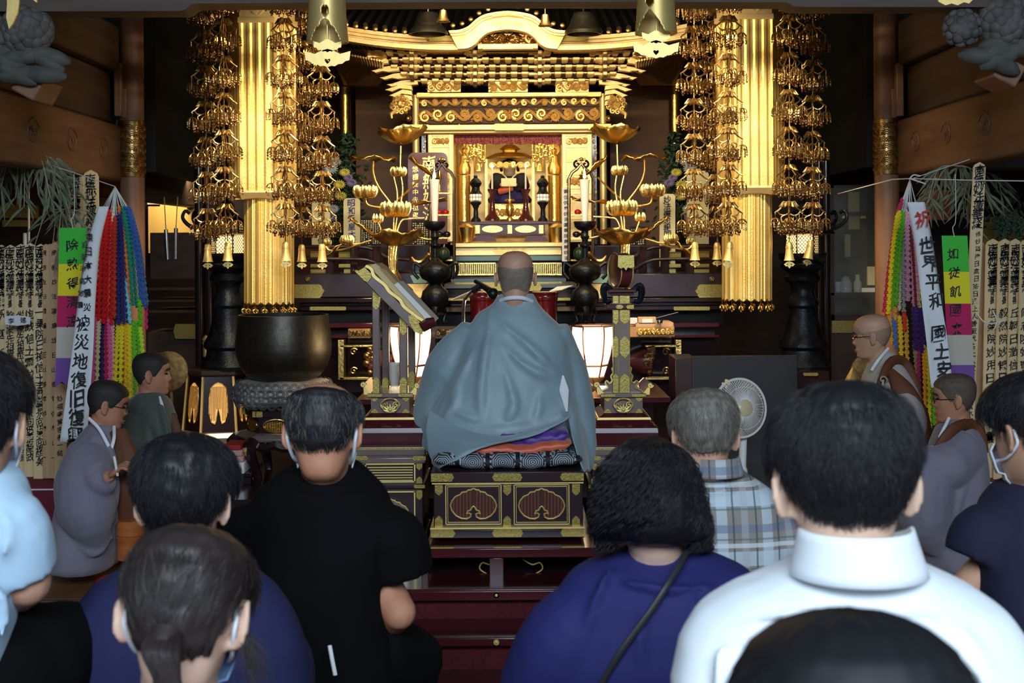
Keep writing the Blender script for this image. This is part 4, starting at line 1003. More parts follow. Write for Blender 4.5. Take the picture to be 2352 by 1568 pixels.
for x, y, s in ((1018, 886, 'left'), (1345, 900, 'right')):
    if s == 'left':
        t = thing('incense_tray', 'openwork gold tray beside the left stand', 'tray', P(x - 25, 905, 7.9)); D = 7.9
        m = MB(); m.rb(960, 880, 1006, 896, D, .2)
        m.build('tray', 'bronze_gold', t, bevel=.004); m = MB()
        for i in range(40): m.sph(P(962 + (i * 7) % 44, 882 + (i * 5) % 14, D), .006, 5, 4)
        m.build('openwork', 'gold', t)
    else:
        for i, (dx, dy, mt) in enumerate(((-8, 0, 'wood_pale'), (4, -4, 'paper'), (12, 2, 'wood_orange'))):
            m = MB(); m.sph(P(x + dx, 890 + dy, 7.9), (.028, .024, .022), 10, 7); tag(m.build('round_bun', mt), ('brown', 'white', 'orange brown')[i] + ' round bun on the step beside the right lantern', 'bun', 'buns by the right lantern')
# ================================================================ hanging ornaments
def shared(name, me, parent, loc, mt=None, rz=0.):
    o = bpy.data.objects.new(name, me); C.objects.link(o); o.parent = parent; o.location = loc; o.rotation_euler = (0, 0, rz); return o
def mesh_of(mb, name, mt, smooth=40):
    o = mb.build(name, mt, None, smooth); me = o.data; bpy.data.objects.remove(o); return me
def crown_mesh():
    m = MB()
    m.tube([(0, 0, .035), (0, 0, -.10)], (.006, .004), 6)
    for i in range(4):
        a = i * PI / 2; d = np.array([math.cos(a), math.sin(a), 0]); z = np.array([0, 0, 1.])
        m.tube(bez([.006 * d + .03 * z, .030 * d + .026 * z, .062 * d - .004 * z, .088 * d - .022 * z, .080 * d - .030 * z], 14), (.006, .007, .005, .003), 5, flat=.6)
        m.tube(bez([.070 * d - .012 * z, .056 * d - .032 * z, .030 * d - .040 * z, .008 * d - .030 * z], 10), (.003, .005, .004), 5, flat=.6)
        m.tube(bez([.030 * d - .038 * z, .048 * d - .052 * z, .044 * d - .074 * z, .024 * d - .086 * z, .006 * d - .082 * z], 12), (.005, .005, .003), 5, flat=.6)
        for b, l, zz in ((.0, .062, .016), (.5, .056, .012), (-.5, .056, .012)):
            e = np.array([math.cos(a + b), math.sin(a + b), 0]); m.tube([.004 * e + .042 * z, e * l * .5 + (zz + .020) * z, e * l + zz * z], (.005, .019, .002), 6, flat=.35)
    return mesh_of(m, 'crown', 'bronze_gold')
def pendant_mesh(seed):
    m = MB(); rnd = random.Random(seed); z = np.array([0, 0, 1.])
    m.tube([(0, 0, 0), (0, 0, -.075)], .0022, 4)
    for i in range(7):
        a = i * 2 * PI / 7; d = np.array([math.cos(a), math.sin(a), 0])
        m.tube(bez([-.028 * z, .018 * d - .034 * z, .030 * d - .052 * z, .020 * d - .060 * z, .010 * d - .052 * z], 9), (.003, .004, .002), 4)
        l = rnd.uniform(.026, .050)
        m.tube([.028 * d - .052 * z, .031 * d - (.052 + l) * z], .0018, 4)
        m.sph(.031 * d - (.056 + l) * z, .006, 5, 4)
        for q in (.3, .65): m.box(.030 * d - (.052 + l * q) * z, (.007, .007, .010))
    return mesh_of(m, 'pendant', 'bronze_gold')
def ball_mesh():
    m = MB(); m.sph((0, 0, 0), .0125, 12, 8); m.sph((0, 0, -.019), .006, 8, 6); m.tube([(0, 0, .06), (0, 0, 0)], .0018, 4); return mesh_of(m, 'ball', 'copper_ball')
def chain_mesh(L):
    m = MB(); n = int(L / .012)
    for i in range(n): m.sph((0, 0, -i * L / n), (.0042, .0042, .0055), 5, 4)
    return mesh_of(m, 'chain', 'bronze_gold')
def bell_mesh():
    m = MB(); m.lathe((0, 0, 0), [(.0, .030), (.012, .029), (.020, .020), (.022, .0), (.0235, 0), (.0235, -.012), (.022, -.013), (.025, -.045), (.030, -.078), (.035, -.088), (.032, -.088), (.026, -.075), (.02, -.02)], 20, cap=False)
    return mesh_of(m, 'bell', 'brass')
def clap_mesh():
    m = MB(); p = [(-.034, -.112), (-.018, -.098), (0, -.094), (.018, -.098), (.034, -.112), (.02, -.126), (.012, -.122), (0, -.138), (-.012, -.122), (-.02, -.126)]
    m.prism(p, -.002, .002, [circ(-.012, -.112, .004, 8), circ(.012, -.112, .004, 8)]); m.tube([(0, 0, -.03), (0, 0, -.098)], .0018, 4); return mesh_of(m, 'clapper_plate', 'brass')
CR = crown_mesh(); PD = [pendant_mesh(i) for i in range(3)]; BL = ball_mesh(); CH = chain_mesh(.12); BE = bell_mesh(); CP = clap_mesh()
def strand(tiers, bell, D, lab, seed, sc=1.0):
    rnd = random.Random(seed); top = P(tiers[0][0], tiers[0][1] - 150, D)
    t = thing('hanging_strand', lab, 'hanging ornament', top, 'hanging gold strands')
    L = lambda p: tuple(np.asarray(p) - top)
    for (x, y) in tiers:
        c = P(x, y + 12, D); a = rnd.uniform(-.35, .35)
        cr = shared('crown', CR, t, L(c), rz=a)
        shared('chain', CH, cr, (0, 0, -.10)); shared('chain', CH, cr, (0, 0, .15))
        for i in range(4):
            b = i * PI / 2; pd = shared('pendant', PD[rnd.randrange(3)], cr, (.084 * math.cos(b), .084 * math.sin(b), -.028), rz=rnd.random() * 3)
        for i in range(3):
            b = 1. + i * 2.1 + a; pd = shared('pendant', PD[rnd.randrange(3)], cr, (.045 * math.cos(b), .045 * math.sin(b), -.048), rz=b)
        for i in range(6):
            b = i * PI / 3 + rnd.random(); r = .045 + .03 * (i % 2); shared('ball', BL, cr, (r * math.cos(b), r * math.sin(b), -.128 - .018 * rnd.random()))
    m = MB(); m.tube([top, P(tiers[0][0], tiers[0][1], D)], .004, 5); pts = [P(x, y, D) for x, y in tiers] + [P(bell[0], bell[1] - 12, D)]; m.tube(pts, .0028, 5); m.build('cord', 'bronze_gold', t)
    b = shared('bell', BE, t, L(P(bell[0], bell[1], D))); shared('clapper_plate', CP, b, (0, 0, .0), rz=rnd.uniform(-.4, .4))
    if bell[2]: b.rotation_euler = (0, bell[2], 0)
def tl(x0, x1, ys): return [(x0 + (x1 - x0) * i / (len(ys) - 1), y) for i, y in enumerate(ys)]
strand(tl(468, 476, (-8, 75, 157, 238, 320, 400, 484)), (477, 570, 0), 9.22, 'outermost strand of gold filigree left of the left pillar', 1)
strand(tl(511, 517, (-36, 48, 134, 219, 304, 389, 474)), (523, 567, 0), 8.97, 'strand of gold filigree hanging close against the left pillar, outer side', 2)
strand(tl(651, 655, (-36, 48, 133, 218, 304, 388, 473)), (656, 566, 0), 8.85, 'strand of gold filigree in front of the left pillar, inner side', 3)
strand(tl(685, 693, (-70, 14, 98, 180, 264, 335, 408, 480)), (693, 571, 0), 9.6, 'dark strand of filigree behind the left pillar strands', 4)
strand(tl(733, 742, (-90, -8, 72, 157, 238, 318, 398, 478)), (740, 570, 0), 9.2, 'innermost strand of gold filigree beside the left lotus leaves', 5)
strand(tl(1594, 1594, (-20, 65, 149, 232, 313, 393, 474)), (1596, 566, 0), 9.2, 'innermost strand of gold filigree beside the right lotus leaves', 6)
strand(tl(1641, 1648, (-60, 24, 106, 190, 262, 330, 405, 478)), (1647, 566, 0), 9.6, 'dark strand of filigree behind the right pillar strands', 7)
strand(tl(1673, 1673, (-42, 42, 130, 216, 300, 384, 470)), (1676, 566, .1), 8.85, 'strand of gold filigree in front of the right pillar, inner side', 8)
strand(tl(1815, 1812, (-42, 40, 126, 211, 297, 384, 468)), (1813, 566, 0), 8.97, 'strand of gold filigree hanging close against the right pillar, outer side', 9)
strand(tl(1867, 1866, (-24, 60, 143, 225, 307, 389, 470)), (1861, 563, .18), 9.22, 'outermost strand of gold filigree right of the right pillar', 10)

# ---- gold sleeves hanging as pillars
def hex_ring(cx, cy, z, R, n=16, flute=.008, rot=0.):
    out = []
    for i in range(6):
        a0 = rot + i * PI / 3; a1 = a0 + PI / 3; p0 = np.array([math.cos(a0), math.sin(a0)]) * R; p1 = np.array([math.cos(a1), math.sin(a1)]) * R
        nrm = (p0 + p1) / np.linalg.norm(p0 + p1)
        for j in range(n):
            f = j / n; q = p0 + (p1 - p0) * f - nrm * flute * (0 if (j % 4) in (0, 1) else 1); out.append((cx + q[0], cy + q[1], z))
    return np.array(out)
def gold_pillar(xu, xl, yt, yj, yb, lab):
    D = 9.2; k = S(1, D)
    c = P(xu, yj, D); cl = P(xl, yb, D); z = lambda y, x=xu: P(x, y, D)[2]
    cy = D + 80 * k * .87
    t = thing('gold_sleeve_pillar', lab, 'hanging pillar', (c[0], cy, P(xu, -180, D)[2]), 'gold sleeve pillars')
    R = 80 * k
    m = MB(); m.loft([hex_ring(c[0], cy, z(y), R, 16, .006) for y in (yt + 12, yj)]); m.build('upper_sleeve', 'gold_sleeve', t, smooth=20)
    m = MB(); m.loft([hex_ring(c[0], cy, z(y), R * s_, 4, 0) for y, s_ in ((yt + 12, 1.05), (yt, 1.05), (yt - 2, .98), (yt - 32, .98), (yt - 34, 1.06), (yt - 44, 1.06))][::-1])
    m.loft([hex_ring(c[0], cy, z(y), R * 1.03, 4, 0) for y in (yt - 160, yt - 60)]); m.build('cap_block', 'gold_bright', t, smooth=20)
    m = MB(); ccx, yy = c[0] - 0, cy - R * .87 * .99
    for a in (-.9, -.45, 0, .45, .9):
        v = np.array([math.sin(a), 0, math.cos(a)]); b = P(xu, yt - 6, D); b[1] = yy
        m.tube([b, b + v * 11 * k + np.array([0, -.004, 0]), b + v * 22 * k], (.004, .011, .002), 6, flat=.4)
    m.build('lotus_relief', 'gold_bright', t)
    m = MB(); rim = hex_ring(c[0], cy, z(yj), R * 1.04, 8, 0); r2 = hex_ring(c[0], cy, z(yj + 4), R * 1.04, 8, 0); r3 = hex_ring(c[0], cy, z(yj + 20), R * .93, 8, 0)
    r3[:, 2] += .012 * np.abs(np.sin(np.arange(48) * PI / 8)); m.loft([rim, r2, r3]); m.build('collar', 'gold_bright', t, smooth=20)
    Rl = 58.5 * k; n = 20 * 8; a = np.arange(n) * 2 * PI / n; fl = np.where((np.arange(n) % 8) < 3, 1., .965); fl = np.where((np.arange(n) % 8) == 4, .985, fl)
    zz = np.abs(((a * 20 / (2 * PI)) % 1) - .5) * 2
    rings = []
    for f in (0, .5, 1):
        y = yj + 16 + (yb - yj - 16) * f; xx = xu + (xl - xu) * f
        p = P(xl, y, D); rr = np.stack([p[0] + Rl * fl * np.cos(a), cy + Rl * fl * np.sin(a), np.full(n, p[2])], 1)
        if f == 1: rr[:, 2] += (zz - .5) * -.02
        rings.append(rr)
    m = MB(); m.loft(rings[::-1]); m.build('lower_sleeve', 'gold_sleeve', t, smooth=25)
    for i in range(16):
        b = i * PI / 8; m = MB(); q = np.array([cl[0] + Rl * 1.0 * math.cos(b), cy + Rl * math.sin(b), z(yb, xl)])
        for j, dz in enumerate((.012, .03)): m.tube([q + np.array([0, 0, 0]), q - np.array([0, 0, .035])], .0018, 4)
        for j in range(5):
            e = np.array([math.cos(j * 1.257), math.sin(j * 1.257), 0]); m.tube(bez([q - (0, 0, .035), q + e * .016 - (0, 0, .045), q + e * .014 - (0, 0, .062), q - (0, 0, .068)], 8), (.003, .004, .003), 4)
        m.sph(q - (0, 0, .073), .006, 7, 5); m.build('fringe_pendant', 'gold', t)
gold_pillar(591, 606, 40, 438, 698, 'glowing fluted gold sleeve hanging as a pillar above the bronze bowl')
gold_pillar(1737, 1727, 32, 427, 690, 'glowing fluted gold sleeve hanging as a pillar above the black board')

# ---- brass bell ornaments in front of the lintel
def heart(x, y, r):
    return [(x + r * (.95 * math.sin(a) ** 3), y - r * (.8 * math.cos(a) - .32 * math.cos(2 * a) - .12 * math.cos(3 * a) - .05)) for a in np.linspace(0, 2 * PI, 24, endpoint=False)]
def bell_orn(x, yb, yaw, lab):
    D = 6.3; k = S(1, D); c = P(x, yb, D); z = lambda y: P(x, y, D)[2]; r0, r1 = 39 * k, 47 * k
    t = thing('brass_bell_ornament', lab, 'hanging ornament', P(x, -170, D), 'brass bell ornaments')
    m = MB(); n = 90; h = 46; a = np.linspace(0, 2 * PI, n, endpoint=False); rings = []
    for j in range(h):
        f = j / (h - 1); r = r0 + (r1 - r0) * f ** 2 + (.004 if f < .1 else 0); y = yb - 170 + 170 * f
        rings.append(np.stack([c[0] + r * np.cos(a), D + r * np.sin(a), np.full(n, z(y))], 1))
    v = np.concatenate(rings); f_ = []
    for j in range(h - 1):
        for i in range(n):
            ang = (a[i] + PI / n + PI / 2 - yaw + PI) % (2 * PI) - PI; u = ang * r1 / k; w_ = (1 - (j + .5) / (h - 1)) * 170
            hr = math.hypot(u, 0)
            cut = (w_ < 48 and abs(u) < 36 * (1 - (w_ / 48)) ** .6 * (1 if w_ < 30 else .8)) 
            hx, hy = abs(u) / 10, (w_ - 64) / 11
            cut = cut or (hx * hx + (hy - .62 * math.sqrt(min(hx, 1.))) ** 2 < .9 and hx < 1.0)
            if cut: continue
            i2 = (i + 1) % n; f_.append((j * n + i, j * n + i2, (j + 1) * n + i2, (j + 1) * n + i))
    m.add(v, f_); o = m.build('bell', 'brass', t, smooth=60); s_ = o.modifiers.new('solid', 'SOLIDIFY'); s_.thickness = .003
    m = MB(); m.lathe((c[0], D, 0), [(r0 * 1.02, z(yb - 92)), (r0 * 1.04, z(yb - 90)), (r0 * 1.04, z(yb - 86)), (r0 * 1.02, z(yb - 84))], 40, cap=False); m.build('band', 'brass', t)
    m = MB(); m.tube([(c[0], D, 4.6), (c[0], D, z(yb + 4))], .004, 6); m.build('clapper_chain', 'brass', t)
    def fan(w_, y0, y1, hole):
        pts = [(x - w_, y0), (x - w_ * .55, y0 + (y1 - y0) * .18), (x - w_ * .2, y0 - 2), (x, y0 - 5), (x + w_ * .2, y0 - 2), (x + w_ * .55, y0 + (y1 - y0) * .18), (x + w_, y0)]
        for i, b in enumerate(np.linspace(1, -1, 13)):
            pts.append((x + w_ * .95 * b, y0 + (y1 - y0) * (.45 + .55 * math.cos(b * 1.35)) - 2.5 * (i % 2)))
        m = MB(); m.pp(pts, D - .01, .006, [heart(x, (y0 + y1) / 2 + 4, 7)] if hole else []); return m
    fan(53, yb + 19, yb + 56, True).build('clapper_plate', 'brass', t)
    fan(33, yb - 4, yb + 22, False).build('upper_plate', 'brass', t)
bell_orn(752, 98, .0, 'large pale brass bell ornament with scalloped clapper, hanging upper left of the shrine')
bell_orn(1507, 78, -.45, 'large pale brass bell ornament turned aside, hanging upper right of the shrine')
# partial ornaments at the top corners
m = MB(); m.tube([P(25, -50, 5.606), (P(25, -50, 5.6)[0], 5.606, 4.6)], .004, 5); m.pp([(14, -60), (36, -60), (44, 4), (40, 30), (30, 52), (20, 66), (14, 40), (16, 8)], 5.6, .012); m.pp([(76, -60), (88, -60), (84, 6), (72, -4)], 5.6, .012)
tag(m.build('brass_ornament_tip', 'brass'), 'lower tip of a brass ornament in the upper left corner before the carved peony', 'hanging ornament')
m = MB(); m.tube([P(2195, -50, 5.606), (P(2195, -50, 5.6)[0], 5.606, 4.6)], .004, 5); m.pp([(2148, -60), (2240, -60), (2238, -4), (2226, 8), (2214, 5), (2200, 12), (2186, 8), (2172, 12), (2156, 4)], 5.6, .012)
tag(m.build('brass_ornament_tip', 'brass'), 'scalloped yellow brass edge in the upper right corner above the carved flower', 'hanging ornament')
# dark bells and small gold bells before the shrine roof
for x, w_, s in ((983, 46, 'left'), (1340, 42, 'right')):
    D = 9.9; k = S(1, D); t = thing('dark_bell', 'dark bell hanging before the shrine roof, %s of the gable' % s, 'bell', P(x, 30, D), 'dark bells before the roof'); z = lambda y: P(x, y, D)[2]; c = P(x, 30, D)
    MB().lathe((c[0], D, 0), [(4 * k, z(27)), (22 * k, z(30)), (27 * k, z(42)), (33 * k, z(60)), (44 * k, z(72)), (w_ * k, z(79)), (.9 * w_ * k, z(79)), (25 * k, z(40))], 28, cap=False).build('bell', 'gong', t)
    MB().tube([(c[0], D, z(30)), (c[0], D, z(-160))], .004, 5).build('cord', 'bronze_gold', t)
for x, y, s in ((1018, 48, 'left'), (1252, 58, 'right'), (893, 10, 'upper left'), (1402, 14, 'upper right')):
    D = 9.5; k = S(1, D); t = thing('small_gold_bell', 'small coppery gold bell with flared rim hanging %s above the shrine eave' % s, 'bell', P(x, y - 26, D), 'small bells before the roof'); c = P(x, y, D); z = lambda q: P(x, q, D)[2]
    MB().lathe((c[0], D, 0), [(3 * k, z(y - 26)), (8 * k, z(y - 24)), (10 * k, z(y - 8)), (16 * k, z(y + 2)), (14 * k, z(y + 2)), (8 * k, z(y - 10))], 18, cap=False, flute=8, famp=.05).build('bell', 'bronze_gold', t)
    m = MB(); m.tube([(c[0], D, z(y - 24)), (c[0], D, z(-170))], .003, 5)
    for i in range(7):
        a = i * .9; q = P(x + 16 * math.cos(a), y - 42 - 5 * (i % 3), D + .05 * math.sin(a)); m.tube([q + np.array([0, 0, .05]), q], .0015, 4); m.tube(spiral(q, .012, 1.), .002, 4)
    m.build('chain', 'bronze_gold', t)
# ornate gold wing ends at the top
for x0, x1, sg, s in ((930, 1020, 1, 'left'), (1316, 1405, -1, 'right')):
    m = MB(); D = 9.7
    m.tube([P((x0 + x1) / 2, -6, D), (P((x0 + x1) / 2, -6, D)[0], D, 4.6)], .006, 5)
    for i in range(9):
        f = i / 8; m.tube(bez([P(x0 + (x1 - x0) * f, -8 + 6 * abs(f - .5), D), P(x0 + (x1 - x0) * f + 6 * sg, 6, D - .02), P(x0 + (x1 - x0) * f - 10 * sg, 18 - 12 * f if sg > 0 else 6 + 12 * f, D)], 8), (.012, .016, .006), 6)
    tag(m.build('gilt_canopy_edge', 'gold'), 'gilded carved canopy edge peeking below the lintel, %s of the gable' % s, 'canopy edge')

# ---- big bronze bowl gong, brocade cushion and stand
D = 8.2; k = S(1, D)
def gong():
    c = P(652, 870, D); z = lambda y: P(652, y, D)[2]
    m = MB(); prof = [(.0, 872), (60, 871), (84, 862), (99, 842), (108, 815), (110, 795), (108, 765), (104, 735), (102.5, 722), (98, 722), (100, 740), (103, 790), (92, 840), (60, 862), (0, 866)]
    m.lathe((c[0], D, 0), [(r * k, z(y)) for r, y in prof], 64, cap=False); tag(m.build('bowl_gong', 'gong', None, smooth=60), 'large dark bronze bowl gong resting on a grey brocade cushion', 'gong')
    o = thing('brocade_cushion', 'round grey cushion with linked circle brocade under the bronze bowl', 'cushion', P(652, 930, D))
    m = MB(); a = np.linspace(0, 2 * PI, 72, endpoint=False); rings = []
    for r, y in ((70, 930), (104, 926), (115, 912), (116, 898), (112, 884), (100, 873), (70, 871)):
        rr = r * k * (1 + .02 * np.sin(a * 5)); rings.append(np.stack([c[0] + rr * np.cos(a), D + rr * np.sin(a), np.full(72, z(y)) + .006 * np.sin(a * 4 + 1)], 1))
    m.loft(rings); m.build('cushion', 'brocade_grey', o, smooth=80, sub=1)
    m = MB()
    for row, (y, r) in enumerate(((922, 110), (908, 117), (893, 117.5), (880, 109))):
        for i in range(34):
            b = (i + .5 * (row % 2)) * 2 * PI / 34; rad = (r + 1.2) * k; cc = np.array([c[0] + rad * math.cos(b), D + rad * math.sin(b), z(y)]); tg = np.array([-math.sin(b), math.cos(b), 0]); up = np.array([.0, 0, 1.]) + (np.array([math.cos(b), math.sin(b), 0]) * (-.45 if row == 3 else (.35 if row == 0 else 0)))
            for R in (9.5 * k, 6. * k): m.tube([cc + tg * R * math.cos(q) + up * R * .85 * math.sin(q) for q in np.linspace(0, 2 * PI, 13)], .0022, 4)
    m.build('ring_pattern', 'brocade_dark', o)
    t = thing('gong_stand', 'hexagonal black lacquer gong stand with gold mounts and cabriole legs', 'stand', P(645, 1110, D)); q = P(645, 940, D)
    def hexa(prof, nm, mt, **kk): 
        mm = MB(); mm.loft([np.array([(q[0] + r * k * math.cos(b), D + r * k * math.sin(b), z(y)) for b in np.arange(6) * PI / 3]) for r, y in prof]); return mm.build(nm, mt, t, smooth=10, **kk)
    hexa([(86, 950), (86, 934), (92, 930), (80, 928)], 'top', 'lacquer', bevel=.004); hexa([(78, 988), (78, 950)], 'drum', 'lacquer'); hexa([(100, 1004), (104, 998), (96, 990), (82, 986)], 'moulding', 'lacquer_mauve', bevel=.003)
    for i in (3, 4, 5):
        b0, b1 = i * PI / 3, (i + 1) * PI / 3; p0 = np.array([math.cos(b0), math.sin(b0)]); p1 = np.array([math.cos(b1), math.sin(b1)])
        m = MB(); cen = (p0 + p1) / 2; d = (p1 - p0); 
        for u in np.linspace(-.30, .30, 13):
            hh = 12 * math.sqrt(1 - (u / .36) ** 2); e = (cen + d * u) * 79 * k; m.tube([(q[0] + e[0], D + e[1], z(969 - hh * .8)), (q[0] + e[0], D + e[1], z(969 + hh))], .003, 4)
        for R in (.36,):
            m.tube([(q[0] + (cen + d * R * math.cos(w_))[0] * 79.5 * k, D + (cen + d * R * math.cos(w_))[1] * 79.5 * k, z(969 - 14 * math.sin(w_))) for w_ in np.linspace(0, 2 * PI, 24)], .004, 5)
        m.build('louvre_window', 'gold', t)
        m = MB(); 
        for u in (-.5, .34): 
            e0 = (p0 + d * (u + .5)) * 87 * k; e1 = (p0 + d * (u + .66)) * 87 * k; m.box(((e0 + e1)[0] / 2 + q[0], (e0 + e1)[1] / 2 + D, z(942)), (abs((e1 - e0)[0]) + .004, abs((e1 - e0)[1]) + .006, 13 * k))
        m.build('corner_mount', 'gold_engraved', t)
    for i in range(6):
        b = i * PI / 3; e = np.array([math.cos(b), math.sin(b), 0]); o_ = np.array([q[0], D, 0]); m = MB()
        m.tube(bez([o_ + e * 96 * k + (0, 0, z(1002)), o_ + e * 112 * k + (0, 0, z(1022)), o_ + e * 96 * k + (0, 0, z(1055)), o_ + e * 78 * k + (0, 0, z(1095)), o_ + e * 84 * k + (0, 0, z(1108))], 16), (.040, .042, .030, .024, .030), 8); lg = m.build('leg', 'lacquer', t)
        m = MB(); m.tube(bez([o_ + e * 104 * k + (0, 0, z(1004)), o_ + e * 122 * k + (0, 0, z(1020)), o_ + e * 110 * k + (0, 0, z(1050))], 10), (.006, .02, .006), 6); m.build('leg_mount', 'brass', lg)
    m = MB(); m.loft([np.array([(q[0] + r * k * math.cos(b), D + r * k * math.sin(b), z(y) + (.012 * math.cos(b * 12))) for b in np.arange(36) * PI / 18]) for r, y in ((92, 1004), (96, 1016), (92, 1024))], cap=False); m.build('apron', 'lacquer', t)
dm('brocade_grey', '#a59e93', .8, col2='#b8b0a2', nscale=30, bump=.2); dm('brocade_dark', '#5a5a60', .8)
gong()

# ---- tall black lanterns and their hexagonal lamp stands
def tall_lantern(x, y0, lab, D, s=1.):
    k = S(1, D) * s; z = lambda y: P(x, y0 + (y - 845) * s, D)[2]; c = P(x, y0, D)
    t = thing('bronze_lantern', lab, 'lantern', (c[0], D, z(845)), 'tall bronze lanterns')
    L = lambda nm, mt, prof, n=24, **kk: MB().lathe((c[0], D, 0), [(r * k, z(y)) for r, y in prof], n, **kk).build(nm, mt, t)
    L('pedestal', 'iron', [(62, 845), (64, 836), (58, 826), (50, 812), (48, 800), (56, 792), (54, 782), (46, 768), (40, 752), (36, 735), (32, 720)], 24)
    L('shaft', 'iron', [(31, 722), (30, 705), (36, 698), (36, 688), (30, 680), (26, 664), (29, 650), (40, 640), (41, 632), (34, 624), (36, 620), (50, 612), (52, 604), (40, 598)])
    L('lower_tray', 'iron', [(44, 600), (54, 590), (56, 578)], 6)
    L('fire_box', 'lattice_glow', [(37, 578), (37, 536)], 6)
    m = MB()
    for i in range(6):
        a0, a1 = i * PI / 3, (i + 1) * PI / 3; p0 = np.array([math.cos(a0), math.sin(a0)]); p1 = np.array([math.cos(a1), math.sin(a1)]); W = lambda u, y: (c[0] + (p0 + (p1 - p0) * u)[0] * 38 * k, D + (p0 + (p1 - p0) * u)[1] * 38 * k, z(y))
        for u in np.arange(-1, 1.01, .2):
            for sgn in (1, -1):
                pts = [(u + .0, 578), (u + 1.0, 536)] if sgn > 0 else [(u + 1., 578), (u, 536)]
                (ua, ya), (ub, yb) = pts; f = [(f_, ua + (ub - ua) * f_, ya + (yb - ya) * f_) for f_ in np.linspace(0, 1, 12)]
                f = [q for q in f if 0 <= q[1] <= 1]
                if len(f) > 1: m.tube([W(q[1], q[2]) for q in f], .0022, 4)
        m.tube([W(0, 578), W(0, 536)], .006, 5)
    m.build('lattice', 'iron', t)
    L('roof', 'iron', [(40, 537), (76, 534), (70, 526), (44, 505), (26, 494), (16, 486)], 6)
    m = MB()
    for i in range(6):
        a = i * PI / 3 + PI / 6; d = np.array([math.cos(a), math.sin(a), 0]); o_ = np.array([c[0], D, 0])
        m.cut(); m.tube(bez([o_ + d * 60 * k + (0, 0, z(524)), o_ + d * 88 * k + (0, 0, z(516)), o_ + d * 104 * k + (0, 0, z(498)), o_ + d * 98 * k + (0, 0, z(482)), o_ + d * 88 * k + (0, 0, z(488))], 16), (.02, .014, .012, .012), 7)
    m.pieces('curled_tip', 'iron', t)
    L('finial', 'iron', [(14, 488), (18, 478), (16, 466), (6, 456), (0, 448)])
    lamp('lantern_glow', 'POINT', (c[0], D - 40 * k - .05, z(556)), None, 2., (1, .6, .25), .04)
tall_lantern(524, 848, 'tall black bronze lantern with glowing lattice behind the left gold pillar', 9.9)
tall_lantern(1845, 848, 'tall black bronze lantern with glowing lattice right of the right gold pillar', 9.9)
def lamp_stand():
    D = 9.9; x = 500; k = S(1, D); z = lambda y: P(x, y, D)[2]; c = P(x, 900, D)
    t = thing('lamp_stand', 'six sided dark lacquer stand with amber slatted windows under the left lantern', 'stand', (c[0], D, z(1010)))
    rot = .22
    def H(nm, mt, prof, **kk):
        m = MB(); m.loft([np.array([(c[0] + r * k * math.cos(b + rot), D + .0 + r * k * math.sin(b + rot), z(y)) for b in np.arange(6) * PI / 3]) for r, y in prof]); return m.build(nm, mt, t, smooth=10, **kk)
    H('body', 'lacquer', [(78, 985), (66, 856)]); H('top', 'wood_dark', [(70, 860), (74, 856), (74, 846), (64, 844)], bevel=.004); H('base', 'lacquer_mauve', [(92, 1010), (92, 996), (84, 985), (76, 984)], bevel=.004)
    m = MB(); m.lathe((c[0], D, 0), [(60 * k, .062), (60 * k, z(1010) + .002)], 12); m.build('plinth', 'lacquer', t)
    for i in (3, 4, 5):
        b0, b1 = rot + i * PI / 3, rot + (i + 1) * PI / 3
        def W(u, y, off=1.): 
            r = (66 + 12 * (y - 856) / 129) * off; p = np.array([math.cos(b0), math.sin(b0)]) * (1 - u) + np.array([math.cos(b1), math.sin(b1)]) * u
            return (c[0] + r * k * p[0], D + r * k * p[1], z(y))
        out = [(.22, 905), (.25, 885), (.38, 876), (.5, 873), (.62, 876), (.75, 885), (.79, 905), (.79, 940), (.70, 962), (.60, 966), (.56, 958), (.55, 950), (.50, 930), (.45, 950), (.44, 958), (.40, 966), (.30, 962), (.22, 940)]
        m = MB(); v = [W(u, y, 1.012) for u, y in out]; tr = mgeo.tessellate_polygon([[Vector((u, y / 300, 0)) for u, y in out]])
        m.add(v, [tuple(q) for q in tr]); m.build('amber_window', 'amber_glass', t)
        m = MB(); m.tube([W(u, y, 1.02) for u, y in out + out[:1]], .0035, 5)
        for u in np.arange(.26, .78, .045):
            y1 = 958 if abs(u - .5) > .08 else 932; m.tube([W(u, 882, 1.02), W(u, y1, 1.02)], .0022, 4)
        m.build('window_slats', 'bronze_gold', t)
        m = MB(); m.tube([W(0, 856, 1.01), W(0, 985, 1.01)], .010, 6); m.build('corner_post', 'brass', t)
dm('amber_glass', (.8, .45, .12), .5, emit=(1., .55, .15), estr=.55)
lamp_stand()
# ---- lower cabinet stand to the far right under the right lantern (dark)
D = 8.9; t = thing('lamp_stand', 'dark stand under the right lantern, half hidden behind the black board', 'stand', P(1850, 1010, D))
m = MB(); a = P(1795, 852, 9.6); b = P(1905, 852, 9.6); m.box(((a[0] + b[0]) / 2, 9.9, (a[2] + .062) / 2), (b[0] - a[0], .6, a[2] - .066)); m.build('body', 'lacquer', t, bevel=.006); m = MB(); plate(m, 1845, 856, 1880, 863, 9.598, .01); m.build('mount', 'gold_engraved', t)
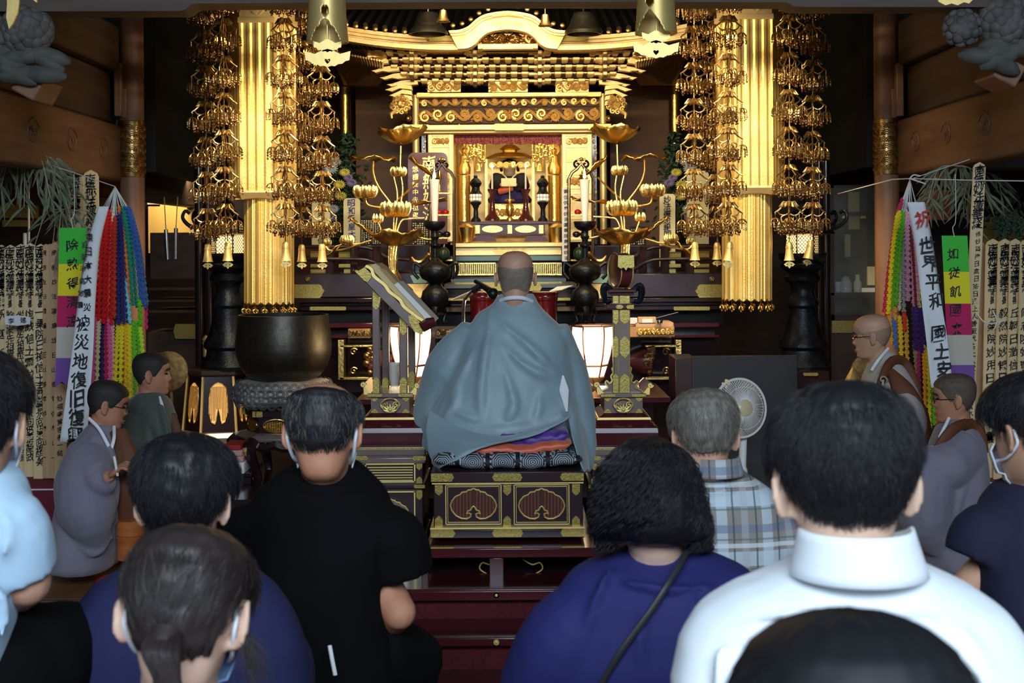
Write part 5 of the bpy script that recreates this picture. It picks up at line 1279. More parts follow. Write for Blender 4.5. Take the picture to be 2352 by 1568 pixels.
# ================================================================ the priest's seat and the two tower stands
def kozama(cx, cy, w_, h, n=1):
    """cusped panel outline (px), centre, half width, half height"""
    L = [(0, -1.02), (.10, -.93), (.24, -.90), (.30, -.80), (.50, -.76), (.58, -.62), (.78, -.50), (.93, -.24), (1., .08), (.93, .42), (.76, .72), (.52, .90), (.28, .92), (.13, .80), (.10, .62), (.20, .55), (.30, .60), (.24, .42), (.12, .36), (.06, .18), (0, .12)]
    r = [(cx + x * w_, cy + y * h) for x, y in L]; return r + [(2 * cx - x, y) for x, y in r[::-1][1:-1]]
def seat_box():
    D = 6.0; t = thing('seat_box', 'black lacquered seat box with brass mounts and two cusped slatted panels', 'platform', P(1166, 1237, D))
    m = MB(); m.rb(996, 1112, 1339, 1212, D + .02, .66); m.build('case', 'lacquer_plum', t, bevel=.004)
    m = MB(); m.rb(989, 1083, 1341, 1108, D - .01, .70); m.build('top', 'lacquer_plum', t, bevel=.004)
    m = MB(); m.rb(992, 1107, 1340, 1111, D, .68); m.rb(988, 1211, 1343, 1217, D - .005, .69); m.build('brass_line', 'brass', t)
    m = MB(); m.rb(988, 1215, 1343, 1236, D - .02, .71); m.build('base', 'lacquer_plum', t, bevel=.004)
    def mounts(nm, L):
        m = MB()
        for a in L: m.cut(); a[0](m, *a[1:])
        m.pieces(nm, 'gold_engraved', t)
    mounts('brass_mount', [(plate, 990, 1087, 1043, 1106, D - .012, .004, 'r'), (plate, 1130, 1087, 1200, 1105, D - .012, .004), (plate, 1286, 1086, 1341, 1104, D - .012, .004, 'l'), (plate, 989, 1216, 1046, 1234, D - .022, .004, 'r'), (plate, 1130, 1215, 1202, 1233, D - .022, .004), (plate, 1287, 1214, 1343, 1232, D - .022, .004, 'l')])
    mounts('brass_mount', [(vplate, x0, a, x1, b, D + .018, .004, e) for x0, x1 in ((999, 1017), (1156, 1174), (1314, 1332)) for a, b, e in ((1111, 1138, 'b'), (1184, 1212, 't'))])
    for x0, x1 in ((1023, 1152), (1180, 1308)):
        m = MB()
        for g, w_ in ((0, 2), (5, 1)):
            for a, b, c, d in ((x0 + g, 1112 + g, x1 - g, 1112 + g + w_), (x0 + g, 1205 - g - w_, x1 - g, 1205 - g), (x0 + g, 1112 + g, x0 + g + w_, 1205 - g), (x1 - g - w_, 1112 + g, x1 - g, 1205 - g)): m.rb(a, b, c, d, D + .012, .012)
        m.build('panel_border', 'brass', t)
        out = kozama((x0 + x1) / 2, 1158, 53, 36)
        m = MB(); m.pp(out, D + .017, .01); pn = m.build('cusped_panel', mat('slat_brown', '#4a231a', .35, coat=.2), t)
        m = MB(); m.tube([P(x, y, D + .012) for x, y in out + out[:1]], .0036, 6); m.build('panel_rim', 'brass', pn)
        m = MB(); cx = (x0 + x1) / 2
        for i in range(-6, 7):
            u = cx + i * 7.6; ys = [y for (xa, ya), (xb, yb) in zip(out, out[1:] + out[:1]) if (xa - u) * (xb - u) < 0 for y in [ya + (yb - ya) * (u - xa) / (xb - xa)]]
            ys.sort()
            for a, b in zip(ys[::2], ys[1::2]): m.tube([P(u, a, D + .014), P(u, b, D + .014)], .0028, 4)
        m.build('panel_slats', mat('slat_line', '#8a5a48', .35), pn)
seat_box()
def cush(nm, lab, x0, x1, y0, y1, D0, D1, mt, sag=0., seed=1, bulge=.45, waves=.004):
    """soft flat cushion seen from the back edge, between two distances"""
    rnd = random.Random(seed); m = MB(); nx, ny = 44, 18; 
    a = P(x0, y1, D0); b = P(x1, y0, D0); zx0, zx1 = a[0], b[0]; zc, hh = (a[2] + b[2]) / 2, (b[2] - a[2]) / 2
    rings = []
    th = np.linspace(0, 2 * PI, 40, endpoint=False)
    for f in np.linspace(0, 1, nx):
        u = 2 * f - 1; e = max(1 - abs(u) ** 6, .02) ** .5; dz = sag * (u * u - .5) + waves * math.sin(u * 9 + seed) 
        c, s_ = np.cos(th), np.sin(th)
        yy = (D0 + D1) / 2 + np.sign(c) * np.abs(c) ** .35 * (D1 - D0) / 2 * (.96 + .04 * e); zz = zc + dz + np.sign(s_) * np.abs(s_) ** .75 * hh * e + waves * .5 * np.sin(u * 22 + c * 3)
        rings.append(np.stack([np.full(40, zx0 + (zx1 - zx0) * f), yy, zz], 1))
    m.loft(rings); return m.build(nm, mt, None, smooth=80)
def brocade():
    m = mat('brocade_navy', '#16131c', .7); nt = m.node_tree; N, L = nt.nodes, nt.links; b = N['Principled BSDF']
    tc = N.new('ShaderNodeTexCoord'); sep = N.new('ShaderNodeSeparateXYZ'); L.new(tc.outputs['Object'], sep.inputs[0])
    def mth(op, a, bb=None, c=None):
        n = N.new('ShaderNodeMath'); n.operation = op
        for i, q in enumerate((a, bb, c)):
            if q is None: continue
            if isinstance(q, (int, float)): n.inputs[i].default_value = q
            else: L.new(q, n.inputs[i])
        return n.outputs[0]
    # nested octagon bands repeating along the width
    x = mth('PINGPONG', mth('ADD', sep.outputs['X'], 10.03), .064); z = mth('ABSOLUTE', mth('SUBTRACT', sep.outputs['Z'], .685)); y = mth('PINGPONG', sep.outputs['Y'], .064)
    zz = mth('ADD', z, mth('MULTIPLY', y, .0))
    d = mth('MAXIMUM', mth('MAXIMUM', x, mth('MULTIPLY', zz, 1.25)), mth('MULTIPLY', mth('ADD', x, zz), .76))
    band = mth('GREATER_THAN', mth('FRACT', mth('MULTIPLY', d, 118.)), .5)
    inner = mth('LESS_THAN', d, .047)
    vo = N.new('ShaderNodeTexVoronoi'); vo.inputs['Scale'].default_value = 75.; L.new(tc.outputs['Object'], vo.inputs['Vector'])
    out_ = mth('MULTIPLY', mth('MULTIPLY', mth('GREATER_THAN', vo.outputs['Distance'], .5), mth('SUBTRACT', 1., inner)), mth('LESS_THAN', mth('FRACT', mth('MULTIPLY', x, 31.)), .7))
    f = mth('ADD', mth('MULTIPLY', band, inner), out_)
    r = N.new('ShaderNodeMix'); r.data_type = 'RGBA'; L.new(f, r.inputs['Factor']); r.inputs['A'].default_value = (*rgb('#1a161f'), 1); r.inputs['B'].default_value = (*rgb('#a9b3bd'), 1)
    L.new(r.outputs['Result'], b.inputs['Base Color']); return m
M['brocade_navy'] = brocade()
o = tag(cush('seat_cushion', '', 994, 1338, 1036, 1082, 6.02, 6.66, 'brocade_navy', .012, 2), 'navy and silver brocade cushion with hexagon pattern on the seat box', 'cushion')
o = tag(cush('seat_cushion', '', 1046, 1313, 1010, 1046, 6.08, 6.6, 'orange_silk', .035, 3), 'thin orange silk cushion between the purple and the brocade cushion', 'cushion')
o = tag(cush('seat_cushion', '', 1150, 1306, 984, 1030, 6.12, 6.58, 'purple', .022, 5), 'purple patterned cushion directly under the praying priest', 'cushion')

# ---- tower bases shared by both stands
def tower_base(t, c, D, top):
    """c = centre px; everything from px y=top(900) downward"""
    X = lambda d: c + d
    for sg in (-1, 1):
        m = MB(); m.pp([(X(sg * 60), 906), (X(sg * 62), 882), (X(sg * 46), 902), (X(sg * 40), 906)][::-sg], D, .34); m.tube(spiral(P(X(sg * 62), 884, D), .012, 1.2, 0, -sg), .006, 6); m.build('scroll_wing', 'brass', t)
    m = MB(); m.rb(X(-52), 903, X(52), 913, D - .01, .36); m.build('upper_cornice', 'lacquer_mauve', t, bevel=.003)
    m = MB()
    for a, b, e in ((-52, -18, 'r'), (18, 52, 'l')): m.cut(); plate(m, X(a), 905, X(b), 911, D - .012, .004, e)
    m.pieces('brass_mount', 'gold_engraved', t)
    m = MB(); m.rb(X(-44), 913, X(44), 948, D + .01, .30); m.build('neck', 'lacquer_mauve', t)
    m = MB()
    for a, b in ((-44, -28), (28, 44)):
        for y0, y1, e in ((913, 923, 'b'), (938, 948, 't')): m.cut(); vplate(m, X(a), y0, X(b), y1, D + .008, .004, e)
    m.pieces('brass_mount', 'gold_engraved', t)
    def medal(cy, w_, h, nm):
        m = MB(); q = P(c, cy, D - .012); k = S(1, D)
        for sg in (-1, 1):
            m.tube(bez([P(X(0), cy - h, D - .012), P(X(sg * w_ * .55), cy - h * .85, D - .02), P(X(sg * w_), cy - h * .2, D - .015), P(X(sg * w_ * .72), cy + h * .4, D - .015), P(X(sg * w_ * .35), cy + h * .95, D - .015)], 20), k * h * .11, 6)
            m.tube(spiral(P(X(sg * w_ * .55), cy - h * .15, D - .018), k * h * .42, 1.4, 1., sg), k * h * .08, 5)
            m.tube(spiral(P(X(sg * w_ * .80), cy + h * .05, D - .018), k * h * .22, 1.2, 2., -sg), k * h * .07, 5)
        for i, a in enumerate(np.linspace(-1.25, 1.25, 7)):
            b = P(c, cy + h * .85, D - .03); v = np.array([math.sin(a), -.1, math.cos(a)]); L_ = k * h * (1.15 if i % 2 else .95)
            m.tube([b, b + v * L_ * .5, b + v * L_], (k * h * .12, k * h * .22, k * h * .02), 7, flat=.5)
        m.sph(P(c, cy + h * .5, D - .03), k * h * .28, 10, 7); m.build(nm, 'brass', t)
    medal(932, 22, 17, 'medallion')
    m = MB(); k = S(1, D); cc = P(c, 900, D); yc = D + .17
    def sq(prof, nm, mt, dep=.33, **kk):
        m = MB(); rings = []
        for hw, y in prof:
            z = P(c, y, D)[2]; w_ = hw * k; dd = dep / 2 + (hw - 44) * k
            rings.append(np.array([(cc[0] - w_, yc - dd, z), (cc[0] + w_, yc - dd, z), (cc[0] + w_, yc + dd, z), (cc[0] - w_, yc + dd, z)]))
        m.loft(rings[::-1]); return m.build(nm, mt, t, smooth=15, **kk)
    sq([(44, 948), (52, 954), (58, 957)], 'waist', 'lacquer_red'); sq([(60, 957), (62, 962)], 'waist_line', 'brass')
    sq([(58, 962), (66, 972), (76, 978), (78, 990), (74, 1008), (72, 1022)], 'swollen_body', 'lacquer_red', bevel=.003)
    medal(995, 48, 27, 'large_medallion')
    m = MB()
    for a, b in ((-72, -42), (42, 72)): m.cut(); m.pp([(X(a), 1020), (X(a + 2), 1008), (X((a + b) / 2), 1004), (X(b - 2), 1008), (X(b), 1020)], D - .05, .02)
    m.pieces('brass_leaf', 'gold_engraved', t)
    sq([(78, 1022), (80, 1028), (80, 1040)], 'shoulder_band', 'lacquer_mauve'); sq([(82, 1024), (82, 1028)], 'gold_line', 'gold_engraved')
    sq([(76, 1040), (82, 1046), (82, 1058), (78, 1060)], 'cornice', 'lacquer_mauve', bevel=.003)
    m = MB()
    for a, b, e in ((-82, -50, 'r'), (50, 82, 'l')): m.cut(); plate(m, X(a), 1047, X(b), 1057, D - .07, .004, e, .5)
    m.pieces('brass_mount', 'gold_engraved', t)
    z1 = 1372
    m = MB(); zt_ = P(c, 1060, D)[2]; m.box((cc[0], yc, zt_ / 2 + .001), (152 * k, .46, zt_ - .002)); m.build('cabinet', 'lacquer_plum', t, bevel=.004)
    Df = yc - .232
    m = MB(); m.rb(X(-56), 1066, X(56), 1106, Df - .004, .01)
    m.build('slat_panel', 'dark', t); m = MB()
    for y in range(1072, 1104, 6): m.rb(X(-52), y, X(52), y + 2.2, Df - .009, .006)
    m.build('panel_slats', 'brass', t)
    m = MB()
    for y0, y1 in ((1064, 1108), (1128, 1226)):
        m.cut()
        for a, b, e, f in ((-58, y0, 58, y0 + 3), (-58, y1 - 3, 58, y1), (-58, y0, -55, y1), (55, y0, 58, y1)): m.rb(X(a), b, X(e), f, Df - .010, .01)
    m.pieces('panel_border', 'brass', t)
    m = MB(); m.rb(X(-79), 1112, X(79), 1122, Df - .012, .48); m.rb(X(-80), 1240, X(80), 1256, Df - .014, .48); m.rb(X(-84), 1290, X(84), 1310, Df - .02, .5); m.build('rail', 'lacquer_plum', t, bevel=.003)
    m = MB()
    for a, b in ((-74, -60), (60, 74)):
        for y0, y1, e in ((1064, 1080, 'b'), (1094, 1110, 't'), (1126, 1148, 'b'), (1206, 1236, 't')): m.cut(); vplate(m, X(a), y0, X(b), y1, Df - .002, .004, e)
    for a, b, e in ((-80, -54, 'r'), (54, 80, 'l')): m.cut(); plate(m, X(a), 1113, X(b), 1121, Df - .014, .004, e)
    for a, b, e in ((-84, -54, 'r'), (54, 84, 'l')): m.cut(); plate(m, X(a), 1292, X(b), 1308, Df - .022, .004, e)
    m.pieces('brass_mount', 'gold_engraved', t)
    out = kozama(c, 1180, 44, 34); m = MB(); m.pp(out, Df - .006, .006); pn = m.build('cusped_panel', 'brass_silver', t); m = MB(); m.tube([P(x, y, Df - .008) for x, y in out + out[:1]], .004, 6); m.build('panel_rim', 'brass', pn)
dm('brass_silver', '#8d8a7e', .3, .8)

def sutra_stand():
    D = 6.45; c = 896
    t = thing('sutra_stand', 'tall lacquered sutra stand with sloped desk on four posts, left of the priest', 'stand', P(c, 1372, D))
    tower_base(t, c, D, 900)
    # posts
    m = MB()
    for x0, x1, dd, yt in ((855, 872, 0, 672), (877, 893, .26, 690), (917, 935, 0, 724), (937, 953, .26, 745)):
        m.cut().rb(x0, yt, x1, 905, D + dd, .045)
    m.pieces('post', 'lacquer_mauve', t, bevel=.004)
    m = MB()
    for x0, x1, dd, ys in ((856, 871, 0, ((668, 711, 'b'), (866, 904, 't'))), (878, 892, .26, ((866, 904, 't'),)), (918, 934, 0, ((726, 770, 'b'), (866, 904, 't'))), (938, 952, .26, ((852, 904, 't'),))):
        for y0, y1, e in ys: m.cut(); vplate(m, x0, y0, x1, y1, D + dd - .002, .005, e)
    m.pieces('post_mount', 'gold_engraved', t)
    # sloping desk seen edge on
    m = MB(); m.pp([(812, 621), (832, 611), (838, 612), (975, 752), (968, 766), (952, 758)], D - .05, .40); m.build('desk_board', 'lacquer_mauve', t, bevel=.004)
    e = bez([(836, 0, 612), (850, 0, 620), (856, 0, 636), (880, 0, 656), (892, 0, 672), (915, 0, 690), (925, 0, 706), (950, 0, 726), (968, 0, 738)], 40)[:, [0, 2]]
    m = MB(); m.pp([tuple(q) for q in e] + [(q[0] + 6, q[1] - 4) for q in e[::-1]], D - .06, .42); m.build('wavy_gold_edge', 'brass', t)
    m = MB(); m.pp([(814, 622), (834, 610), (852, 628), (852, 638), (844, 648), (836, 644)], D - .062, .012); m.cut().pp([(940, 740), (938, 726), (948, 722), (976, 750), (968, 768), (952, 762)], D - .062, .012); m.pieces('desk_mount', 'gold_engraved', t)
    m = MB(); m.tube([P(808, 610, D - .05), P(822, 612, D - .07), P(840, 610, D - .05)], (.01, .018, .008), 8); m.cut().tube([P(968, 752, D - .06), P(985, 742, D - .06), P(999, 738, D - .06)], (.024, .026, .02), 9); m.pieces('carved_end', 'lacquer_red', t)
    b = thing('sutra_book', 'open sutra booklet with cream and white pages lying on the sloped desk', 'book', P(910, 680, D), None)
    m = MB(); m.pp([(849, 612), (862, 605), (872, 612), (985, 732), (975, 746), (966, 736)], D - .02, .34); m.build('pages', 'paper_old', b)
    m = MB(); m.pp([(905, 654), (914, 648), (1000, 738), (986, 742)], D - .03, .30); m.build('white_pages', 'paper', b)
    m = MB()
    for i in range(6): m.tube([P(870 + i * 3 + 0, 614 + i * 1.0, D - .021 - .0), P(972 + i * 3, 728 + i * 1.0, D - .021)], .0014, 4)
    m.build('page_edges', 'wood_pale', b)
    g = thing('glass_vase', 'small cut glass with clear ribbed walls standing inside the sutra stand posts', 'glass', P(901, 904, D + .15))
    k = S(1, D); q = P(901, 904, D); m = MB(); m.lathe((q[0], D + .14, q[2]), [(11 * k, 0), (12 * k, 4 * k), (10 * k, 14 * k), (13.5 * k, 32 * k), (14 * k, 66 * k), (12 * k, 66 * k), (10 * k, 10 * k)], 28, flute=28, famp=.06, cap=False); m.build('wall', 'cut_glass', g)
dm('paper_old', '#c9b98a', .7); dm('cut_glass', (.85, .8, .72), .12, alpha=.55)
sutra_stand()
def drum_tower():
    D = 6.45; c = 1432
    t = thing('gong_tower', 'tall lacquered tower stand with brass mounts holding a small round gong, right of the priest', 'stand', P(c, 1372, D))
    tower_base(t, c, D, 900)
    m = MB(); m.rb(1410, 675, 1447, 905, D, .10); m.build('column', 'lacquer_mauve', t, bevel=.004)
    m = MB()
    for x0, x1 in ((1408, 1420), (1424, 1446)):
        for y0, y1, e in ((676, 696, ''), (706, 745, 'b'), (772, 822, 'tb'), (858, 902, 't')): m.cut(); vplate(m, x0, y0, x1, y1, D - .002, .005, e)
    m.pieces('column_mount', 'gold_engraved', t)
    m = MB()
    for x in (1409, 1421, 1446): m.cut(); m.tube([P(x, 675, D - .004), P(x, 905, D - .004)], .0025, 4)
    m.pieces('gold_line', 'brass', t)
    m = MB(); m.rb(1392, 698, 1457, 710, D - .03, .16); m.rb(1396, 664, 1462, 672, D - .04, .2); m.rb(1402, 672, 1456, 678, D - .02, .16); m.build('shelf', 'lacquer_red', t, bevel=.003)
    m = MB()
    for a, b, e in ((1414, 1432, 'lr'), (1438, 1456, 'l')): m.cut(); plate(m, a, 700, b, 709, D - .032, .005, e, .5)
    m.pieces('shelf_mount', 'gold_engraved', t)
    for sg in (-1, 1):
        m = MB(); X = lambda d: 1428 + sg * d
        L = [(18, 842), (22, 846), (20, 856), (25, 864), (22, 874), (28, 880), (34, 874), (38, 880), (32, 890), (44, 896), (52, 905), (18, 905)]
        m.pp([(X(a), b) for a, b in L][::sg], D + .02, .03); br = m.build('wavy_bracket', 'lacquer_mauve', t)
        m = MB(); m.tube(bez([P(X(a), b, D + .012) for a, b in L[:-1]], 40), .004, 5); m.build('bracket_rim', 'brass', br)
    # red fluttering paper wing at the right
    m = MB(); m.pp([(1466, 880), (1478, 868), (1500, 880), (1496, 886), (1482, 902), (1470, 900)], D + .1, .02); m.build('red_wing', 'orange_silk' if False else 'maroon', t)
    g = thing('round_gong', 'small round red and gold lacquered gong standing on the right tower', 'gong', P(1430, 664, D))
    k = S(1, D); q = P(1430, 622, D); ax = Vector((1, .35, 0)).normalized()
    m = MB(); m.lathe(q - np.array(ax) * 17 * k + np.array([0, .12, 0]), [(30 * k, 0), (40 * k, 3 * k), (41 * k, 30 * k), (30 * k, 34 * k), (.0, 34 * k)], 36, ax); m.build('drum', 'maroon', g)
    m = MB()
    for d in (2, 31): m.cut().lathe(q - np.array(ax) * (17 - d) * k + np.array([0, .12, 0]), [(41.5 * k, -1.6 * k), (42.5 * k, 0), (41.5 * k, 1.6 * k)], 36, ax, cap=False)
    m.pieces('rim', 'brass', g)
    m = MB(); m.pp([(1420, 586), (1456, 586), (1457, 612), (1450, 616), (1442, 614), (1438, 621), (1433, 614), (1426, 617), (1419, 612)], D - .03, .012); m.build('gold_plate', 'gold_engraved', g)
    m = MB()
    for sg in (-1, 1): m.cut(); m.tube(bez([P(1430 + sg * 24, 668, D - .02), P(1430 + sg * 40, 656, D - .02), P(1430 + sg * 44, 672, D - .02), P(1430 + sg * 38, 692, D - .02), P(1430 + sg * 26, 690, D - .02)], 18), (.014, .016, .010), 8)
    m.pieces('ring_handle', 'iron', g)
drum_tower()

# ---- electric fan in front of the black screen
def fan():
    D = 7.7; t = thing('electric_fan', 'white pedestal fan with round wire cage and cream centre cap', 'fan', P(1705, 1190, D)); k = S(1, D)
    c = P(1700, 937, D); ax = Vector((.38, -1, .12)).normalized(); ct = np.array(c); cb = c + np.array([0, .0, 0])
    ax_ = np.array(ax); u = np.cross(ax_, (0, 0, 1.)); u /= np.linalg.norm(u); v = np.cross(u, ax_)
    R = 67 * k
    ring = lambda r, d, n=72: np.array([c + ax_ * d + (u * math.cos(a) + v * math.sin(a)) * r for a in np.linspace(0, 2 * PI, n)])
    m = MB(); m.tube(ring(R, 0), .007, 8); m.build('outer_ring', 'white_plastic', t)
    m = MB()
    for i in range(84):
        a = i * 2 * PI / 84; f = [.28, .5, .75, 1.]; d = [.055, .062, .045, .0]; tw = [0, .05, .1, .16]
        m.tube([c + ax_ * dd + (u * math.cos(a + w_) + v * math.sin(a + w_)) * R * ff for ff, dd, w_ in zip(f, d, tw)], .002, 3)
    m.tube(ring(R * .72, .048), .0015, 4); m.build('front_cage', 'white_plastic', t)
    m = MB()
    for i in range(60):
        a = i * 2 * PI / 60; m.tube([c + ax_ * dd + (u * math.cos(a) + v * math.sin(a)) * R * ff for ff, dd in zip((.2, .6, 1.), (-.08, -.07, -.0))], .002, 3)
    m.build('rear_cage', 'white_plastic', t)
    m = MB(); m.lathe(c + ax_ * .050, [(R * .29, 0), (R * .29, .008), (R * .22, .016), (0, .019)], 28, ax); m.build('centre_cap', 'cream_plastic', t)
    m = MB()
    for i in range(4):
        a = i * PI / 2 + .6; r0 = []; 
        for f in np.linspace(.15, .88, 8):
            w_ = .34 * math.sin(f * 2.6); r0.append(np.array([c + ax_ * (.01 - .02 * s_) + (u * math.cos(a + s_ * w_ * 1.3 + f * .5) + v * math.sin(a + s_ * w_ * 1.3 + f * .5)) * R * f for s_ in (-1, -.3, .3, 1)]))
        m.cut(); m.loft(r0, cap=False, closed=False)
    for o in m.pieces('blade', mat('fan_blade', '#b7bcc0', .3, alpha=.8), t): s_ = o.modifiers.new('solid', 'SOLIDIFY'); s_.thickness = .002
    m = MB(); m.lathe(c - ax_ * .17, [(.03, 0), (.055, .02), (.058, .10), (.04, .12)], 20, ax); m.build('motor', 'white_plastic', t)
    p = c - ax_ * .09
    m = MB(); m.tube([p - (0, 0, .05), P(1707, 1008, D + .07), P(1705, 1075, D + .07)], (.02, .022, .022), 10); m.lathe(P(1705, 1090, D + .07), [(.028, -.02), (.032, 0), (.028, .03), (.02, .05)], 16); m.build('pole', 'white_plastic', t)
    zb = .062; q = P(1705, 1090, D + .07); m = MB(); m.tube([q, (q[0], q[1], zb + .05)], .016, 10); m.lathe((q[0], q[1], zb), [(.17, 0), (.17, .02), (.05, .045), (.03, .07)], 28); m.build('base', 'white_plastic', t)
fan()
# ---- large black screen with a small cross shaped mark
D = 8.5; t = thing('black_screen', 'large dark charcoal board with a small pale plus mark behind the fan', 'screen', P(1700, 1200, D))
m = MB(); a = P(1590, 818, D); b = P(1832, 820, D); m.box(((a[0] + b[0]) / 2, D + .02, (a[2] + .062) / 2), (b[0] - a[0], .04, a[2] - .062)); m.build('board', mat('screen_grey', '#1c1b20', .45), t, bevel=.003)
m = MB(); a = P(1541, 816, D + .25); b = P(1589, 818, D + .25); m.box(((a[0] + b[0]) / 2, D + .2, (a[2] + .3) / 2), (b[0] - a[0], .36, a[2] - .302)); m.build('side_board', 'lacquer_plum', t, bevel=.003)
m = MB(); m.rb(1658, 878, 1678, 884, D - .004, .004); m.rb(1665, 871, 1672, 892, D - .004, .004); m.build('plus_mark', 'brass', t)
# step shelf carrying lanterns and small offerings
m = MB(); zt = P(944, 900, 8.3)[2]; m.box((0, 8.32, zt - .015), (1.75, .84, .03)); t = thing('altar_step', 'low dark red step board in front of the altar carrying the glowing lanterns', 'step', (0, 8.4, .3))
m.build('board', 'lacquer_red', t, bevel=.004); m = MB(); m.box((0, 8.42, (zt + .27) / 2), (1.6, .6, zt - .33)); m.build('case', 'lacquer', t)
# beams leaning in the dark behind the right pillar
m = MB(); m.tube([P(1640, 700, 9.6), P(1850, 830, 9.4)], .09, 4); m.tube([P(1760, 720, 9.9), P(1560, 860, 9.3)], .05, 4)
# ================================================================ side areas
def side_board(nm, lab, x0, x1, y0, y1, D, text, sz, seed, mt='wood_light', tilt=0., group=None, tm='ink', sq=.95, tx=None):
    """tall pointed memorial board; y1 is where it meets the floor line"""
    t = thing(nm, lab, 'memorial board', P((x0 + x1) / 2, y1, D), group); c = (x0 + x1) / 2; w_ = (x1 - x0) / 2
    r = lambda p: (p[0] + tilt * (p[1] - y1), p[1])
    pl = [(x0, y1), (x0, y0 + w_ * .9), (x0 + w_ * .22, y0 + w_ * .42), (c, y0), (x1 - w_ * .22, y0 + w_ * .42), (x1, y0 + w_ * .9), (x1, y1)]
    m = MB(); m.pp([r(q) for q in pl], D, .014); m.build('board', mt, t)
    if text:
        for (txt, ya, yb, s_, dx) in text:
            m = MB(); column(m, txt, [r((c + dx + (tx or 0), ya)), r((c + dx + (tx or 0), yb))], s_, D, .6, .06, seed, sq); m.build('inscription', tm, t)
NA = '南無妙法蓮華経'
def stupa_text(name, tail, y0=0):
    return [(NA, 578 + y0, 668 + y0, (26, 22), 0), ('法界萬', 676 + y0, 700 + y0, 12, -5), ('霊供養', 678 + y0, 702 + y0, 10, 7), (name, 722 + y0, 722 + y0 + 33 * len(name), 25, 0), (tail, 722 + y0 + 33 * len(name) + 30, 1000 + y0, 19, 0)]
G = 'memorial boards leaning along the left side'
side_board('memorial_board', 'pale memorial board at the far left edge of the left row', -12, 17, 562, 1120, 8.35, stupa_text('釈迦如来', '先祖累代之霊盂蘭盆會水向供養'), 20, 1, group=G)
side_board('memorial_board', 'pale memorial board starting with a tied white paper strip, third from the left edge', 33, 62, 560, 1110, 8.28, [(NA, 576, 668, (26, 22), 0), ('法界萬霊', 676, 702, 10, 0), ('坐古家先祖累代之霊盂蘭盆會水向供養坐古修', 722, 1050, 19, 0)], 20, 2, group=G)
side_board('memorial_board', 'pale memorial board second from the left edge of the left row', 10, 37, 562, 1110, 8.32, [(NA, 578, 670, (24, 20), 0), ('法界萬霊', 678, 702, 10, 0), ('鈴木家先祖累代之霊盂蘭盆會水向供養鈴木', 722, 1050, 19, 0)], 20, 3, group=G)
side_board('memorial_board', 'pale memorial board with a believer name, fourth from the left edge', 55, 83, 558, 1104, 8.22, [(NA, 576, 668, (25, 22), 0), ('法界萬霊', 676, 702, 10, 0), ('恂政信士霊位', 722, 860, 24, 0), ('盂蘭盆會水向供養坂尾政', 885, 1050, 19, 0)], 20, 4, group=G)
side_board('memorial_board', 'pale memorial board reading one vehicle temple, rightmost with a clear front face', 77, 108, 560, 1100, 8.15, [(NA, 576, 668, (26, 23), 0), ('法界萬霊', 676, 702, 11, 0), ('一乗院日禎信士', 718, 868, 24, 0), ('盂蘭盆會水向供養向後明美', 888, 1060, 19, 0)], 20, 5, group=G)
for i, (x0, x1, y0, lab) in enumerate(((98, 112, 560, 'narrow memorial board edge just right of the one vehicle board'), (106, 120, 560, 'narrow memorial board edge, middle of the three edges beside the green strip'), (116, 134, 556, 'narrow memorial board edge touching the green strip'))):
    side_board('memorial_board', lab, x0, x1, y0, 1098, 8.12 - .02 * i, [(NA + '日山家霊供養山一', 580, 1050, 13, 0)] if i != 1 else [], 13, 6 + i, 'wood_pale', group=G)
side_board('temple_name_board', 'orange brown board reading the temple name low behind the long white banner', 124, 152, 880, 1106, 8.0, [('妙福寺篤志者一結', 915, 1040, 14, 0)], 14, 9, 'wood_pale')
side_board('tall_stupa_board', 'tall pale board with brushed sutra title behind the colour strip, left one', 160, 194, 385, 640, 8.9, [(NA, 405, 500, 24, 0)], 24, 10, tilt=.02)
side_board('tall_stupa_board', 'tall pale board with brushed sutra title beside the left pillar', 193, 228, 390, 640, 8.85, [(NA, 412, 520, 26, 0)], 26, 11, tilt=.01)
G = 'memorial boards leaning along the right side'
def rb_(lab, x0, x1, y0, D, name, seed, mt='wood_light'):
    side_board('memorial_board', lab, x0, x1, y0, 1120, D, [(NA, 572, 660, (26, 22), 0), ('法界萬霊', 668, 694, 10, 0), (name, 718, 718 + 30 * (len(name) - 1), 23, 0), ('盂蘭盆會水向供養', 730 + 30 * len(name), 1010, 18, 0)], 20, seed, mt, tilt=-.02, group=G)
rb_('pale memorial board with a temple name, leftmost front of the right row', 2254, 2286, 548, 8.2, '信楽院妙用日禎信女', 21)
rb_('pale memorial board second in the right row beside the dotted board', 2282, 2313, 548, 8.15, '毅然院妙懐日順大姉', 22)
rb_('pale memorial board third in the right row', 2309, 2334, 548, 8.1, '丘軻日澂信士新', 23)
rb_('pale memorial board cut by the right edge of the picture', 2333, 2362, 548, 8.05, '厚利院妙敬', 24)
side_board('memorial_board', 'blank reddish memorial board behind the right row beside the tall stupa board', 2236, 2262, 552, 1110, 8.3, [], 20, 25, 'wood_pale', group=G)
side_board('tall_stupa_board', 'tallest pale board with a long brushed inscription in the right row', 2204, 2232, 372, 1100, 8.0, [(NA, 392, 512, 26, 0), ('奉修妙興捧日高日祐日逢上人善脈代各上人覚霊盂蘭盆會水向供養', 520, 1000, (12, 17), 3)], 22, 26, tilt=-.045)
